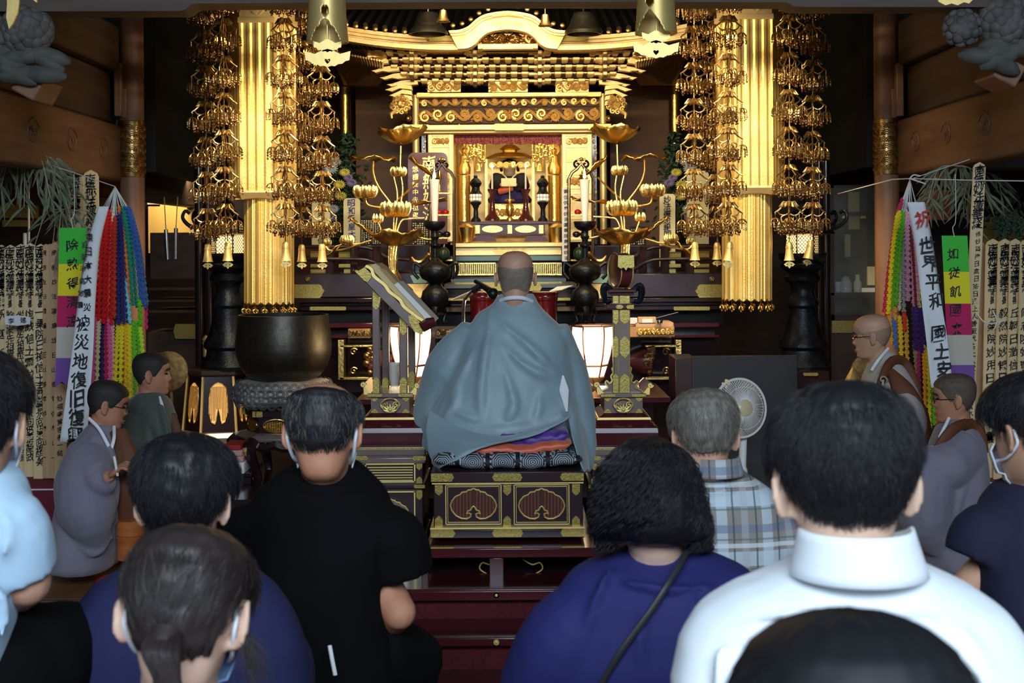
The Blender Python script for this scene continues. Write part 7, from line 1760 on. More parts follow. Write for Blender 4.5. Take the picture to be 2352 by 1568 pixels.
# --- head, in its own frame: x right, y forward, z up, origin between the ears
HP = np.array([(-.112, .050, .010, .018), (-.106, .082, .03, .036), (-.092, .090, .040, .047), (-.076, .086, .046, .054), (-.060, .091, .052, .060), (-.045, .088, .062, .064), (-.030, .088, .074, .067), (0, .086, .092, .072), (.020, .087, .098, .0745), (.042, .095, .101, .0765), (.062, .094, .102, .078), (.085, .085, .097, .075), (.104, .067, .084, .064), (.117, .042, .060, .044), (.1235, .018, .03, .02), (.125, .001, .001, .001)])
NZ = np.array([(-.040, 0), (-.034, .006), (-.028, .017), (-.020, .021), (-.005, .015), (.012, .008), (.028, .004), (.040, .0)])
def hsurf(z, th, off=0.):
    f, b, w_ = (np.interp(z, HP[:, 0], HP[:, i]) for i in (1, 2, 3))
    c, s = np.cos(th), np.sin(th); e = 2 / 2.35
    y = np.sign(c) * np.abs(c) ** e * np.where(c > 0, f, b); x = np.sign(s) * np.abs(s) ** e * w_
    t = (th + PI) % (2 * PI) - PI
    y = y + np.interp(z, NZ[:, 0], NZ[:, 1]) * np.exp(-(t / .17) ** 2)
    y = y - .008 * np.exp(-((np.abs(t) - .40) / .17) ** 2 - ((z - .012) / .013) ** 2) + .004 * np.exp(-(t / .3) ** 2 - ((z + .058) / .006) ** 2) + .003 * np.exp(-(t / .25) ** 2 - ((z + .068) / .005) ** 2) - .003 * np.exp(-(t / .3) ** 2 - ((z + .0625) / .003) ** 2)
    x = x + np.sign(x) * .003 * np.exp(-((np.abs(t) - .75) / .3) ** 2 - ((z + .018) / .02) ** 2)
    p = np.stack([x, y, z * np.ones_like(x)], -1)
    if off is not None and np.any(np.asarray(off) != 0):
        n = np.stack([x / .0061, (y + .005) / .0098, (z - .02) / .0110], -1); n /= np.linalg.norm(n, axis=-1)[..., None] + 1e-9
        p = p + n * np.asarray(off)[..., None]
    return p
ZS = np.concatenate([np.linspace(-.112, -.02, 26), np.linspace(-.016, .125, 34)]); TH = np.linspace(0, 2 * PI, 64, endpoint=False)
class Head:
    def __init__(s, c, yaw=0., bow=0., roll=0., sc=1.):
        s.T = Matrix.Translation([float(q) for q in c]) @ Matrix.Rotation(yaw, 4, 'Z') @ Matrix.Rotation(roll, 4, 'Y') @ Matrix.Rotation(-bow, 4, 'X') @ Matrix.Scale(sc, 4); s.sc = sc
        s.A = np.array(s.T)
    def w(s, p): p = np.asarray(p, float); return p @ s.A[:3, :3].T + s.A[:3, 3]
    def skin(s, mb, neck_to, nr=.056, ear=1., ear_out=.45):
        mb.loft([s.w(hsurf(np.full(64, z), TH)) for z in ZS])
        for e in (-1, 1):
            R = Matrix.Rotation(e * ear_out, 4, 'Z') @ Matrix.Rotation(.15, 4, 'X')
            q = MB(); q.sph((0, 0, 0), (.0065 * ear, .017 * ear, .031 * ear), 12, 10); t = np.linspace(-1.9, 2.4, 16)
            q.tube(np.stack([.003 * e * np.ones(16), -.016 * np.cos(t) * ear, .030 * np.sin(t) * ear], 1), .0055 * ear, 6); q.sph((0, .002, -.028 * ear), (.006, .008, .010), 8, 6)
            v = np.concatenate(q.v) @ np.array(R.to_3x3()).T + np.array([e * .0865, -.010, -.002]); mb.add(s.w(v), q.f)
        a = s.w((0, -.012, -.035)); b = np.asarray(neck_to, float); mb.tube(bez([a, (a + b) / 2 + (s.w((0, -.03, -.09)) - (a + b) / 2) * .25, b], 10), (nr * .95 * s.sc, nr * s.sc, nr * 1.15 * s.sc), 18)
    def face(s, par, brows=True):
        m = MB()
        for e in (-1, 1): m.sph(s.w((e * .032, .079, .011)), (.010, .010, .005), 10, 6)
        m.build('eyes', 'eye_dark', par)
        if brows:
            m = MB()
            for e in (-1, 1): m.tube([s.w((e * .016, .095, .030)), s.w((e * .034, .092, .036)), s.w((e * .052, .078, .030))], (.003, .0042, .002), 6)
            m.build('eyebrows', 'brow', par)
        m = MB(); m.tube(bez([s.w((-.024, .080, -.063)), s.w((-.008, .0945, -.0595)), s.w((.008, .0945, -.0595)), s.w((.024, .080, -.063))], 10), (.002, .0045, .002), 6); m.tube(bez([s.w((-.020, .081, -.066)), s.w((0, .094, -.070)), s.w((.020, .081, -.066))], 10), (.002, .005, .002), 6); m.build('lips', 'lip', par)
    def shell(s, name, mt, par, low, off, high=None, nz=70, nt=128, noise=.0, seed=0., thick=.006):
        """hair shell: rows between the hairline low(theta) and high(theta); off(z, theta) thickness"""
        th = np.linspace(0, 2 * PI, nt, endpoint=False); rows = []
        jit = np.array([mnoise.noise(Vector((math.sin(a) * 9 + seed, math.cos(a) * 9, 3.))) * .010 + mnoise.noise(Vector((math.sin(a) * 26 + seed, math.cos(a) * 26, 1.))) * .006 for a in th]) if noise else 0; lo = low(th) + jit; hi = high(th) if high is not None else np.full(nt, .125)
        for f in np.linspace(0, 1, nz):
            z = lo + (hi - lo) * f; o_ = off(z, th) * np.minimum(1, .25 + f * 9) * (np.minimum(1, .2 + (1 - f) * 9) if high is not None else 1)
            if noise: o_ = o_ + noise * np.array([mnoise.noise(Vector((math.sin(a) * 5 + seed, math.cos(a) * 5, zz * 38))) for a, zz in zip(th, z)]) * min(1, f * 5)
            if noise: o_ = o_ * (1 - .75 * np.exp(-((np.abs((th + PI) % (2 * PI) - PI) - 1.66) / .30) ** 2) * np.exp(-np.maximum(0, z - .028) / .016))
            rows.append(s.w(hsurf(z, th, o_)))
        m = MB(); m.loft(rows, cap=False); s.rows = rows
        o = m.build(name, mt, par, smooth=80); q = o.modifiers.new('solid', 'SOLIDIFY'); q.thickness = thick; q.offset = -1; return o
    def strands(s, par, mt, n, L, rad, crown=(0, -.05, .12), lift=.35, seed=1, flow=None, wave=0., rmin=0, pts=5):
        rnd = np.random.RandomState(seed); rows = np.array(s.rows); k, t, _ = rows.shape
        i = (rmin + (k - 1 - rmin) * rnd.rand(n) ** 1.0).astype(int); j = rnd.randint(0, t, n); p = rows[i, j] + rnd.normal(0, .0015, (n, 3)); cen = s.w((0, -.005, .02)); nrm = p - cen; nrm /= np.linalg.norm(nrm, axis=1)[:, None]
        cr = s.w(crown); d = p - cr if flow is None else flow(p)
        d = d - nrm * (d * nrm).sum(1)[:, None]; d /= np.linalg.norm(d, axis=1)[:, None] + 1e-9; side = np.cross(d, nrm)
        l = L * (.6 + .7 * rnd.rand(n)); ang = rnd.normal(0, .25, n); d = d * np.cos(ang)[:, None] + side * np.sin(ang)[:, None]
        f = np.linspace(0, 1, pts); li = lift * (.5 + rnd.rand(n))
        X = p[:, None, :] + (d[:, None, :] * f[None, :, None] + nrm[:, None, :] * (li[:, None] * f - (li[:, None] * .9 + .5 * l[:, None] / .1) * f * f)[:, :, None]) * l[:, None, None]
        if wave: X = X + side[:, None, :] * (wave * np.sin(f * 7 + 6 * rnd.rand(n)[:, None]) * f)[:, :, None]
        return hair_obj(X, rad, mt, par)
def hair_obj(X, rad, mt, par, name='hair_strands'):
    n, k, _ = X.shape; hc = bpy.data.hair_curves.new(name); hc.add_curves([k] * n); hc.attributes['position'].data.foreach_set('vector', X.reshape(-1).astype(np.float32))
    r = hc.attributes.new('radius', 'FLOAT', 'POINT'); r.data.foreach_set('value', np.tile(rad * np.linspace(1, .35, k), n).astype(np.float32)); hc.materials.append(M[mt]); o = bpy.data.objects.new(name, hc); C.objects.link(o); o.parent = par; return o

def rings_of(R, D, n=30):
    """R rows: (y, xl, xr, dd, thick) -> smooth table"""
    R = np.array(R, float); t = np.linspace(0, len(R) - 1, n); out = np.stack([np.interp(t, np.arange(len(R)), R[:, i]) for i in range(5)], 1)
    k = bez(np.pad(R[:, :3], ((0, 0), (0, 0))), n); return out
def torso(mb, R, D, grow=0., n=30, m=48, ex=2.4):
    T = rings_of(R, D, n); rr = []; th = np.linspace(0, 2 * PI, m, endpoint=False)
    for y, xl, xr, dd, tk in T:
        c = P((xl + xr) / 2, y, D + dd); hw = S((xr - xl) / 2, D + dd) + grow; tk = tk + grow
        e = 2 / ex; rr.append(np.stack([c[0] + np.sign(np.cos(th)) * np.abs(np.cos(th)) ** e * hw, c[1] + np.sign(np.sin(th)) * np.abs(np.sin(th)) ** e * tk, np.full(m, c[2])], 1))
    mb.loft(rr[::-1])
def surf(R, D, x, y):
    R = np.array(R, float); xl, xr, dd, tk = (np.interp(y, R[:, 0], R[:, i]) for i in (1, 2, 3, 4))
    u = min(.98, abs((x - (xl + xr) / 2) / ((xr - xl) / 2 + 1e-6))); return D + dd - tk * (1 - u ** 2.4) ** (1 / 2.4)
def ridge(mb, R, D, pts, r=.012, sink=.4):
    p = bez([(x, 0, y) for x, y in pts], 18); mb.tube([P(q[0], q[2], surf(R, D, q[0], q[2]) + r * sink) for q in p], (r * .5, r, r, r * .4), 7)
def hand(mb, wrist, d, nrm, s=1., curl=.7, side=1):
    d = np.asarray(d, float); d /= np.linalg.norm(d); nrm = np.asarray(nrm, float); nrm = nrm - d * (nrm @ d); nrm /= np.linalg.norm(nrm); x = np.cross(d, nrm) * side; wrist = np.asarray(wrist, float)
    mb.tube([wrist, wrist + d * .045 * s, wrist + d * .085 * s], (.024 * s, .036 * s, .036 * s), 12, flat=.5) if False else None
    R = Matrix((x, d, nrm)).transposed().to_4x4(); mb.sph(wrist + d * .048 * s, (.040 * s, .054 * s, .017 * s), 14, 10, R)
    for i, (u, L) in enumerate(((-.030, .062), (-.010, .074), (.010, .078), (.030, .070))):
        p = wrist + d * .090 * s + x * u * s; pts = [p]; a = 0
        for q in (.45, .32, .26):
            a += curl * (.8 + .1 * i); p = p + (d * math.cos(a) + nrm * math.sin(a)) * L * q * s; pts.append(p)
        mb.tube(bez([pts[0] - d * .02 * s] + pts, 12), (.0092 * s, .0085 * s, .007 * s), 8)
    p = wrist + d * .03 * s + x * .034 * s; mb.tube(bez([p - x * .012 * s, p + x * .012 * s + d * .02 * s, p + x * .012 * s + d * .045 * s + nrm * .02 * s, p + d * .062 * s + nrm * .034 * s], 10), (.013 * s, .011 * s, .008 * s), 8)
def arm(mb, sh, el, wr, r=(.052, .043, .030), curl=.7, side=1):
    mb.tube(bez([sh, (np.asarray(sh) + el) / 2, el], 8), (r[0], r[0] * .95, r[1]), 14); mb.tube(bez([el, (np.asarray(el) * .55 + np.asarray(wr) * .45), wr], 8), (r[1], r[1] * .98, r[2]), 14); mb.sph(el, r[1] * 1.02, 12, 8)
    d = np.asarray(wr, float) - el; hand(mb, wr, d, (0, .3, -1) if abs(d[2]) < .2 else (0, 1, 0), 1., curl, side)
def trousers(par, hip, D, wid, mt='trousers', spread=.16, zs=.46):
    """pelvis, thighs forward, shins to the floor"""
    m = MB(); h = np.asarray(hip, float); m.sph(h, (wid, .16, .15), 20, 12)
    for e in (-1, 1):
        k = h + np.array([e * spread, .22, 0]); a = np.array([k[0], k[1] - .08, .03]); m.tube([h + (e * .10, 0, 0), (h + k) / 2 + (e * .06, 0, .01), k], (.12, .10, .075), 14); m.sph(k, .075, 12, 8); m.tube([k, (k + a) / 2, a], (.07, .06, .05), 12); m.sph(a + (0, .07, .005), (.05, .13, .035), 12, 8)
    return fuse(m, 'trousers', mt, par, .014, 6)
def mask_strap(H, par, mt='mask_white', w_=.0032, ms='mask_white'):
    for e in (-1, 1):
        m = MB(); m.tube(bez([H.w((e * .078, -.018, .022)), H.w((e * .0835, -.026, .005)), H.w((e * .082, -.024, -.018)), H.w((e * .074, .02, -.045)), H.w((e * .060, .066, -.05))], 20), w_, 6); m.build('mask_strap', ms, par)
    m = MB(); a = np.linspace(-1.0, 1.0, 20); m.loft([H.w(hsurf(np.full(20, z), a, np.full(20, .006 + (.012 if abs(z + .045) < .03 else 0)))) for z in np.linspace(-.10, -.008, 9)], cap=False, closed=False); o = m.build('face_mask', mt, par, smooth=80); s_ = o.modifiers.new('s', 'SOLIDIFY'); s_.thickness = .002

def seated(label, D, head, R, skin='skin', shirt='navy', shname='shirt', neck_px=None, sleeves=(), arms=(), ridges=(), nr=.056, hip=None, wid=.20, extra=None, voxel=.0065, cvox=.009, rr=.011, wr=.004, collar=None, ear=1., ear_out=.45, tmat='trousers', hipz=.55):
    """a person on a seat seen from behind; pixel silhouette R for the clothed torso"""
    H = Head(*head); b = MB(); nb = P(*neck_px, D + R[0][3]) if neck_px else P((R[0][1] + R[0][2]) / 2, R[0][0] + 30, D + R[0][3])
    H.skin(b, nb, nr, ear, ear_out); torso(b, R, D, -.022)
    mx = P((R[2][1] + R[2][2]) / 2, R[2][0], D)[0]
    for a in arms:
        a = list(a); a[0] = np.array(a[0], float) + np.array([np.sign(mx - a[0][0]) * .055, 0, -.075]); arm(b, *a)
    body = fuse(b, 'person', skin, None, voxel, 4); tag(body, label, 'person')
    H.face(body)
    c = MB(); torso(c, R, D)
    mx = P((R[2][1] + R[2][2]) / 2, R[2][0], D)[0]
    for sl in sleeves:
        pts, rad = [np.array(q, float) for q in sl[0]], list(sl[1]); r0 = rad[0]; e = np.sign(mx - pts[0][0])
        pts[0] = pts[0] + np.array([e * r0 * .55, 0, -r0 * .95]); pts[1] = pts[1] + np.array([e * rad[1] * .10, 0, -.01]); rad[0] = r0 * .86
        c.tube(bez(pts, 12), rad, 18); c.sph(pts[0], rad[0], 16, 10)
    for q in ridges: ridge(c, R, D, q, rr)
    fuse(c, shname, shirt, body, cvox, 5, wrinkle(wr, seed=R[0][0] * .1))
    if collar: 
        (y0, a0, b0), (y1, a1, b1) = collar; dd = R[0][3]; m = MB(); rg = []
        th = np.linspace(0, 2 * PI, 56, endpoint=False)
        for f in np.linspace(0, 1, 6):
            y = y0 + (y1 - y0) * f; xa = a0 + (a1 - a0) * f; xb = b0 + (b1 - b0) * f; cc = P((xa + xb) / 2, y, D + dd - .048); hw = S((xb - xa) / 2, D)
            rg.append(np.stack([cc[0] + hw * np.cos(th), cc[1] + hw * np.sin(th), cc[2] - .03 * np.maximum(0, np.sin(th)) * (1) + 0 * th], 1))
        m.loft(rg, cap=False); o = m.build('collar', shirt, body, smooth=80); s_ = o.modifiers.new('s', 'SOLIDIFY'); s_.thickness = .005
    hp = hip if hip is not None else P((R[-1][1] + R[-1][2]) / 2, R[-1][0], D + .06); hp = np.array(hp); hp[2] = hipz
    trousers(body, hp, D, wid, tmat)
    return body, H
back_low = lambda nape=-.075, side=-.012, front=.075: (lambda th: np.interp(np.abs((th + PI) % (2 * PI) - PI), [0, .9, 1.35, 1.55, 1.9, 2.3, PI], [front, front * .8, side, side + .002, side - .012, nape + .012, nape]))

# 1 -- man in the white shirt
D = 1.9
R = [(1270, 1862, 2078, .05, .07), (1306, 1780, 2150, .045, .085), (1345, 1672, 2232, .035, .10), (1392, 1602, 2300, .02, .11), (1460, 1562, 2350, .0, .115), (1568, 1538, 2390, -.02, .12), (1750, 1580, 2370, -.02, .125), (2000, 1640, 2310, .0, .125), (2300, 1640, 2310, .04, .13), (2430, 1660, 2290, .05, .12)]
b1, H = seated('man in a bright white collared shirt with thick black hair bowing in front', D, (P(1938, 1128, D + .02), .02, .30, .0, 1.0), R, 'skin_pale', 'shirt_white', 'white_shirt', (1960, 1300),
    sleeves=[([P(1640, 1450, D), P(1668, 1600, D + .02), P(1660, 1760, D + .08)], (.085, .08, .08)), ([P(2290, 1470, D), P(2370, 1600, D + .02), P(2390, 1760, D + .08)], (.085, .085, .08))],
    arms=[(P(1640, 1450, D), P(1665, 1800, D + .05), P(1760, 1950, D + .32), (.05, .042, .03), .7, 1), (P(2290, 1470, D), P(2385, 1800, D + .05), P(2240, 1950, D + .32), (.05, .042, .03), .7, -1)],
    ridges=[[(1700, 1420), (1850, 1405), (2000, 1425), (2150, 1415)], [(1660, 1470), (1650, 1560), (1660, 1640)], [(1720, 1450), (1730, 1520), (1720, 1600)], [(2060, 1430), (2080, 1500), (2060, 1600)], [(2210, 1440), (2260, 1520), (2290, 1620)], [(1960, 1390), (1990, 1420), (1990, 1470)]],
    collar=((1212, 1842, 2088), (1318, 1822, 2122)), nr=.053, rr=.008, cvox=.008, wr=.004, ear=1.05, ear_out=.55)
h = H.shell('hair', 'hair_black', b1, back_low(-.040, .024, .07), lambda z, th: .006 + .011 * np.clip((z + .02) / .08, 0, 1) - .004 * np.abs(np.sin(th)), noise=.006)
H.strands(h, 'hair_black', 12000, .034, .00055, lift=.42, seed=2)
H.strands(h, 'hair_soft', 4000, .030, .0005, lift=.55, seed=3, rmin=0)
# 2 -- nearest head, lower right
D = 1.12
R = [(2020, 1850, 2070, .04, .07), (2090, 1700, 2220, .03, .09), (2200, 1560, 2360, .0, .11), (2500, 1500, 2420, -.02, .12), (3000, 1560, 2360, .0, .13), (3600, 1600, 2320, .04, .13)]
b2, H = seated('person seen only as a smooth black head of hair at the bottom edge', D, (P(1962, 1815, D), .0, .12, 0, .93), R, 'skin', 'tee_black', 'black_top', (1960, 2000), wid=.2, voxel=.009)
h = H.shell('hair', 'hair_black', b2, back_low(-.085, -.03, .06), lambda z, th: .010 + .010 * np.clip((z + .02) / .08, 0, 1), noise=.002); H.strands(h, 'hair_black', 5000, .04, .0004, lift=.12, seed=4)
# 3 -- woman with tied back brown hair, mask
D = 2.0
R = [(1600, 330, 520, .05, .06), (1640, 250, 600, .045, .08), (1700, 170, 690, .03, .10), (1800, 130, 740, .0, .11), (2000, 130, 740, .0, .12), (2300, 160, 700, .04, .12), (2420, 170, 690, .05, .12)]
b3, H = seated('woman with tied back dark brown hair and a pale blue face mask', D, (P(424, 1425, D), -.03, .38, .05, .93), R, 'skin_pale', 'navy_dark', 'dark_top', (420, 1640), nr=.056, ear=1.15, ear_out=.6)
bb = MB()
def fl3(p):
    k = H.w((.0, -.105, -.055)); return k - p
h = H.shell('hair', 'hair_brown', b3, back_low(-.058, .020, .075), lambda z, th: .005 + .005 * np.clip((z + .02) / .06, 0, 1) + .010 * np.exp(-(((th - PI) / .5) ** 2 + ((z + .03) / .03) ** 2)), noise=.0035, seed=3.)
H.strands(h, 'hair_brown', 7000, .045, .00042, lift=.22, seed=5, flow=fl3); H.strands(h, 'hair_grey', 260, .05, .0003, lift=.25, seed=6, flow=fl3)
m = MB(); m.tube(bez([H.w((0, -.098, -.03)), H.w((.0, -.112, -.06)), H.w((.012, -.105, -.095)), H.w((.02, -.09, -.12))], 14), (.022, .020, .014, .004), 12); tl_ = m.build('hair_tail', 'hair_brown', b3)
X = []
rs = np.random.RandomState(4)
for i in range(900):
    a = rs.rand() * 6.28; q = bez([H.w((.024 * math.cos(a), -.100 + .02 * math.sin(a), -.03)), H.w((.028 * math.cos(a), -.112 + .026 * math.sin(a), -.06)), H.w((.012 + .022 * math.cos(a + .4), -.105 + .02 * math.sin(a), -.095)), H.w((.02 + .03 * math.cos(a + rs.rand()), -.09 + .02 * math.sin(a), -.125 - .02 * rs.rand()))], 9)[:8]; X.append(q)
hair_obj(np.array(X), .0005, 'hair_brown', tl_)
X = []   # loose wisps by the right ear
for i in range(220):
    p0 = H.w((.085 + .01 * rs.rand(), -.02 + .03 * rs.rand(), .0 - .03 * rs.rand())); e = p0 + np.array([.01 + .05 * rs.rand(), -.02 + .04 * rs.rand(), -.05 - .08 * rs.rand()]); X.append(bez([p0, (p0 + e) / 2 + rs.normal(0, .008, 3), e], 8)[:6])
n_ = min(len(q) for q in X); hair_obj(np.array([q[:n_] for q in X]), .0003, 'hair_brown', h)
mask_strap(H, b3, 'mask_blue')
# 4 -- person in navy behind her
D = 2.82
R = [(1262, 352, 500, .06, .07), (1290, 300, 560, .055, .085), (1340, 215, 632, .04, .10), (1400, 172, 672, .02, .115), (1480, 148, 700, .0, .125), (1568, 136, 716, .0, .13), (1750, 150, 700, .02, .13), (1900, 170, 690, .05, .13)]
b4, H = seated('person in a navy top with short black hair, behind the brown haired woman', D, (P(424, 1165, D), 0, .26, 0, .94), R, 'skin_pale', 'navy', 'navy_top', (424, 1300),
    sleeves=[([P(225, 1400, D), P(222, 1520, D + .03), P(222, 1640, D + .1)], (.09, .085, .075)), ([P(630, 1400, D), P(634, 1520, D + .03), P(636, 1640, D + .1)], (.09, .085, .075))], ear=1.12, ear_out=.6, nr=.058)
h = H.shell('hair', 'hair_black', b4, back_low(-.050, .022, .07), lambda z, th: (.008 + .016 * np.clip((z + .03) / .08, 0, 1)), noise=.007, seed=9.); H.strands(h, 'hair_black', 7000, .036, .0005, lift=.4, seed=7)
# 5 -- man at the left edge, pale blue shirt
D = 2.6
R = [(1040, -130, -10, .05, .07), (1060, -190, 22, .045, .085), (1100, -250, 52, .03, .10), (1160, -280, 70, .01, .11), (1260, -270, 52, .0, .12), (1400, -260, 30, .0, .125), (1480, -250, 20, .0, .13), (1600, -240, 10, .03, .13)]
b5, H = seated('man in a pale blue short sleeved shirt cut by the left edge', D, (P(-62, 985, D), .1, .15, 0, 1.0), R, 'skin', 'shirt_blue', 'pale_blue_shirt', (-70, 1090),
    sleeves=[([P(-15, 1120, D), P(24, 1200, D - .01), P(42, 1312, D + .02)], (.078, .076, .074)), ([P(-230, 1120, D), P(-280, 1200, D), P(-290, 1312, D + .02)], (.078, .076, .07))],
    arms=[(P(-15, 1130, D), P(60, 1335, D + .02), P(-20, 1400, D + .26), (.052, .046, .03), .7, -1), (P(-230, 1130, D), P(-290, 1335, D + .02), P(-180, 1400, D + .26), (.052, .046, .03), .7, 1)],
    ridges=[[(10, 1180), (20, 1230), (5, 1290)], [(-10, 1330), (10, 1400), (0, 1470)]], hip=P(-60, 1500, D + .1), hipz=.80)
h = H.shell('hair', 'hair_black', b5, back_low(-.06, .0, .07), lambda z, th: .006 + .012 * np.clip((z + .02) / .08, 0, 1), noise=.003); H.strands(h, 'hair_black', 3500, .03, .0005, lift=.4, seed=8); mask_strap(H, b5)
# 6 -- man in the black t-shirt
D = 3.4
R = [(1056, 690, 822, .06, .06), (1080, 650, 850, .055, .075), (1120, 598, 886, .04, .10), (1180, 556, 910, .015, .12), (1260, 545, 915, .0, .135), (1340, 552, 884, .0, .14), (1430, 560, 888, .02, .145), (1500, 540, 905, .04, .16), (1600, 530, 920, .05, .17)]
b6, H = seated('man in a black t-shirt with thinning hair and white mask straps', D, (P(742, 1002, D - .02), 0, .42, 0, .97), R, 'skin_red', 'tee_black', 'black_tshirt', (752, 1090),
    sleeves=[([P(872, 1160, D), P(908, 1230, D - .01), P(922, 1318, D + .0)], (.085, .083, .080)), ([P(585, 1160, D), P(556, 1230, D), P(540, 1318, D)], (.085, .083, .078))],
    arms=[(P(872, 1165, D), P(916, 1405, D + .0), P(860, 1470, D + .26), (.05, .042, .03), .7, -1), (P(585, 1165, D), P(545, 1400, D), P(620, 1470, D + .26), (.05, .042, .03), .7, 1)],
    ridges=[[(650, 1110), (750, 1125), (860, 1115)], [(870, 1200), (850, 1280), (870, 1370)]], hip=P(730, 1530, D + .12), wid=.23, ear=1.0)
c_ = MB(); k_ = P(940, 1500, D + .18)
m = MB(); m.tube([P(700, 1520, D), P(860, 1500, D + .1), P(960, 1530, D + .22)], (.13, .12, .09), 14); m.tube([P(760, 1520, D), P(620, 1500, D + .1), P(560, 1540, D + .22)], (.13, .12, .09), 14); fuse(m, 'trouser_folds', 'trousers', b6, .014, 6)
h = H.shell('hair', 'hair_soft', b6, back_low(-.046, .016, .02), lambda z, th: .006 + .004 * np.clip((z + .02) / .06, 0, 1), lambda th: np.interp(np.abs((th + PI) % (2 * PI) - PI), [0, 1.2, 2., PI], [.03, .072, .084, .088]), noise=.003); H.strands(h, 'hair_soft', 5000, .028, .0005, lift=.35, seed=10); H.strands(h, 'hair_grey', 2600, .026, .0005, lift=.35, seed=11)
mask_strap(H, b6, 'mask_white', .0042)
m = MB(); m.tube(bez([P(757, 1482, D - .17), P(763, 1515, D - .175), P(770, 1550, D - .175)], 8), .0045, 6, flat=.5); m.build('white_tag', 'paper_cool', b6)
# 7 -- woman in the navy blouse
D = 2.9
R = [(1256, 1430, 1602, .04, .06), (1274, 1388, 1655, .035, .075), (1302, 1318, 1712, .02, .10), (1350, 1285, 1762, .0, .115), (1420, 1262, 1790, .0, .13), (1500, 1240, 1800, .0, .14), (1600, 1235, 1800, .02, .15), (1800, 1250, 1790, .05, .16)]
b7, H = seated('woman in a dark blue blouse with wavy black hair and a shoulder strap', D, (P(1494, 1165, D), -.1, .22, -.06, .95), R, 'skin_pale', 'blouse_navy', 'blouse', (1512, 1290),
    sleeves=[([P(1345, 1330, D), P(1300, 1450, D - .02), P(1268, 1590, D + .05)], (.085, .095, .115)), ([P(1710, 1330, D), P(1770, 1450, D), P(1800, 1590, D + .05)], (.085, .095, .11))],
    ridges=[[(1400, 1300), (1360, 1400), (1330, 1540)], [(1590, 1370), (1600, 1420), (1590, 1480)], [(1625, 1365), (1640, 1430), (1640, 1500)], [(1660, 1360), (1675, 1420), (1680, 1490)], [(1420, 1330), (1520, 1350), (1640, 1340)], [(1480, 1400), (1470, 1480), (1480, 1560)]], wid=.22, rr=.008)
hv = MB(); RH = [(1010, 1460, 1525, .02, .05), (1028, 1418, 1562, .01, .10), (1070, 1388, 1590, .0, .115), (1130, 1370, 1606, -.005, .125), (1190, 1366, 1618, -.01, .12), (1222, 1370, 1626, -.01, .10), (1238, 1380, 1622, -.005, .07)]
torso(hv, RH, D, 0, 24, 40, 2.1); h = fuse(hv, 'hair', 'hair_black', b7, .008, 4, wrinkle(.012, (16, 16, 7), 4.))
rs = np.random.RandomState(8); X = []
for i in range(5200):
    th = rs.rand() * 2 * PI; y0 = 1014 + 190 * rs.rand(); ln = 50 + 60 * rs.rand(); ymx = (1236 + 8 * rs.rand()) if abs(math.cos(th)) < .72 else 1262; ph = rs.rand() * 6; am = .006 + .012 * rs.rand(); q = []
    for f in np.linspace(0, 1, 8):
        y = min(y0 + ln * f, ymx + 4 * f); xl, xr, dd, tk = (np.interp(min(y, 1245), [r[0] for r in RH], [r[i_] for r in RH]) for i_ in (1, 2, 3, 4)); g = (xr - xl) / 2; cx = (xl + xr) / 2
        p = P(cx + g * math.cos(th) * 1.03, y, D + dd + tk * math.sin(th) * 1.05); q.append(p + am * np.array([math.sin(ph + f * 7), math.cos(ph + f * 6), 0]) * (f + .2))
    X.append(q)
hair_obj(np.array(X), .0009, 'hair_black', h)
m = MB(); pts = [(1592, 1243), (1560, 1300), (1500, 1395), (1430, 1490), (1375, 1580)]; q = bez([(x, 0, y) for x, y in pts], 24); m.tube([P(a[0], a[2], surf(R, D, a[0], a[2]) - .012) for a in q], .0065, 8, flat=.4); m.build('shoulder_strap', 'strap_grey', b7)
# 8 -- man in the plaid shirt
D = 4.1
def plaid():
    m = mat('plaid', '#8b8783', .85); nt = m.node_tree; N, L = nt.nodes, nt.links; b = N['Principled BSDF']; tc = N.new('ShaderNodeTexCoord'); sp = N.new('ShaderNodeSeparateXYZ'); L.new(tc.outputs['Object'], sp.inputs[0]); last = None
    def band(ax, per, ofs, wd, colr, fac, prev):
        a = N.new('ShaderNodeMath'); a.operation = 'ADD'; L.new(sp.outputs[ax], a.inputs[0]); a.inputs[1].default_value = 50 + ofs
        w1 = N.new('ShaderNodeMath'); w1.operation = 'MODULO'; L.new(a.outputs[0], w1.inputs[0]); w1.inputs[1].default_value = per
        lt = N.new('ShaderNodeMath'); lt.operation = 'LESS_THAN'; L.new(w1.outputs[0], lt.inputs[0]); lt.inputs[1].default_value = wd
        mu = N.new('ShaderNodeMath'); mu.operation = 'MULTIPLY'; L.new(lt.outputs[0], mu.inputs[0]); mu.inputs[1].default_value = fac
        x = N.new('ShaderNodeMix'); x.data_type = 'RGBA'; L.new(mu.outputs[0], x.inputs['Factor']); x.inputs['B'].default_value = (*rgb(colr), 1)
        if prev is None: x.inputs['A'].default_value = (*rgb('#8b8380'), 1)
        else: L.new(prev, x.inputs['A'])
        return x.outputs['Result']
    c = None
    for a in (('X', .13, .0, .03, '#c5d4de', .6), ('Z', .16, .02, .04, '#c2d6e2', .65), ('Z', .16, .09, .022, '#5c6f8c', .6), ('X', .13, .06, .02, '#a7aeb3', .5), ('X', .065, .02, .005, '#1f4a4a', .75), ('Z', .08, .03, .005, '#2d6a62', .6), ('Z', .16, .13, .012, '#dbe6ec', .6)): c = band(*a, c)
    L.new(c, b.inputs['Base Color']); return m
M['plaid'] = plaid()
R = [(1058, 1585, 1690, .04, .06), (1085, 1560, 1715, .04, .075), (1120, 1530, 1770, .03, .095), (1170, 1510, 1800, .01, .11), (1240, 1500, 1815, .0, .12), (1330, 1500, 1820, .0, .13), (1480, 1510, 1810, .04, .14)]
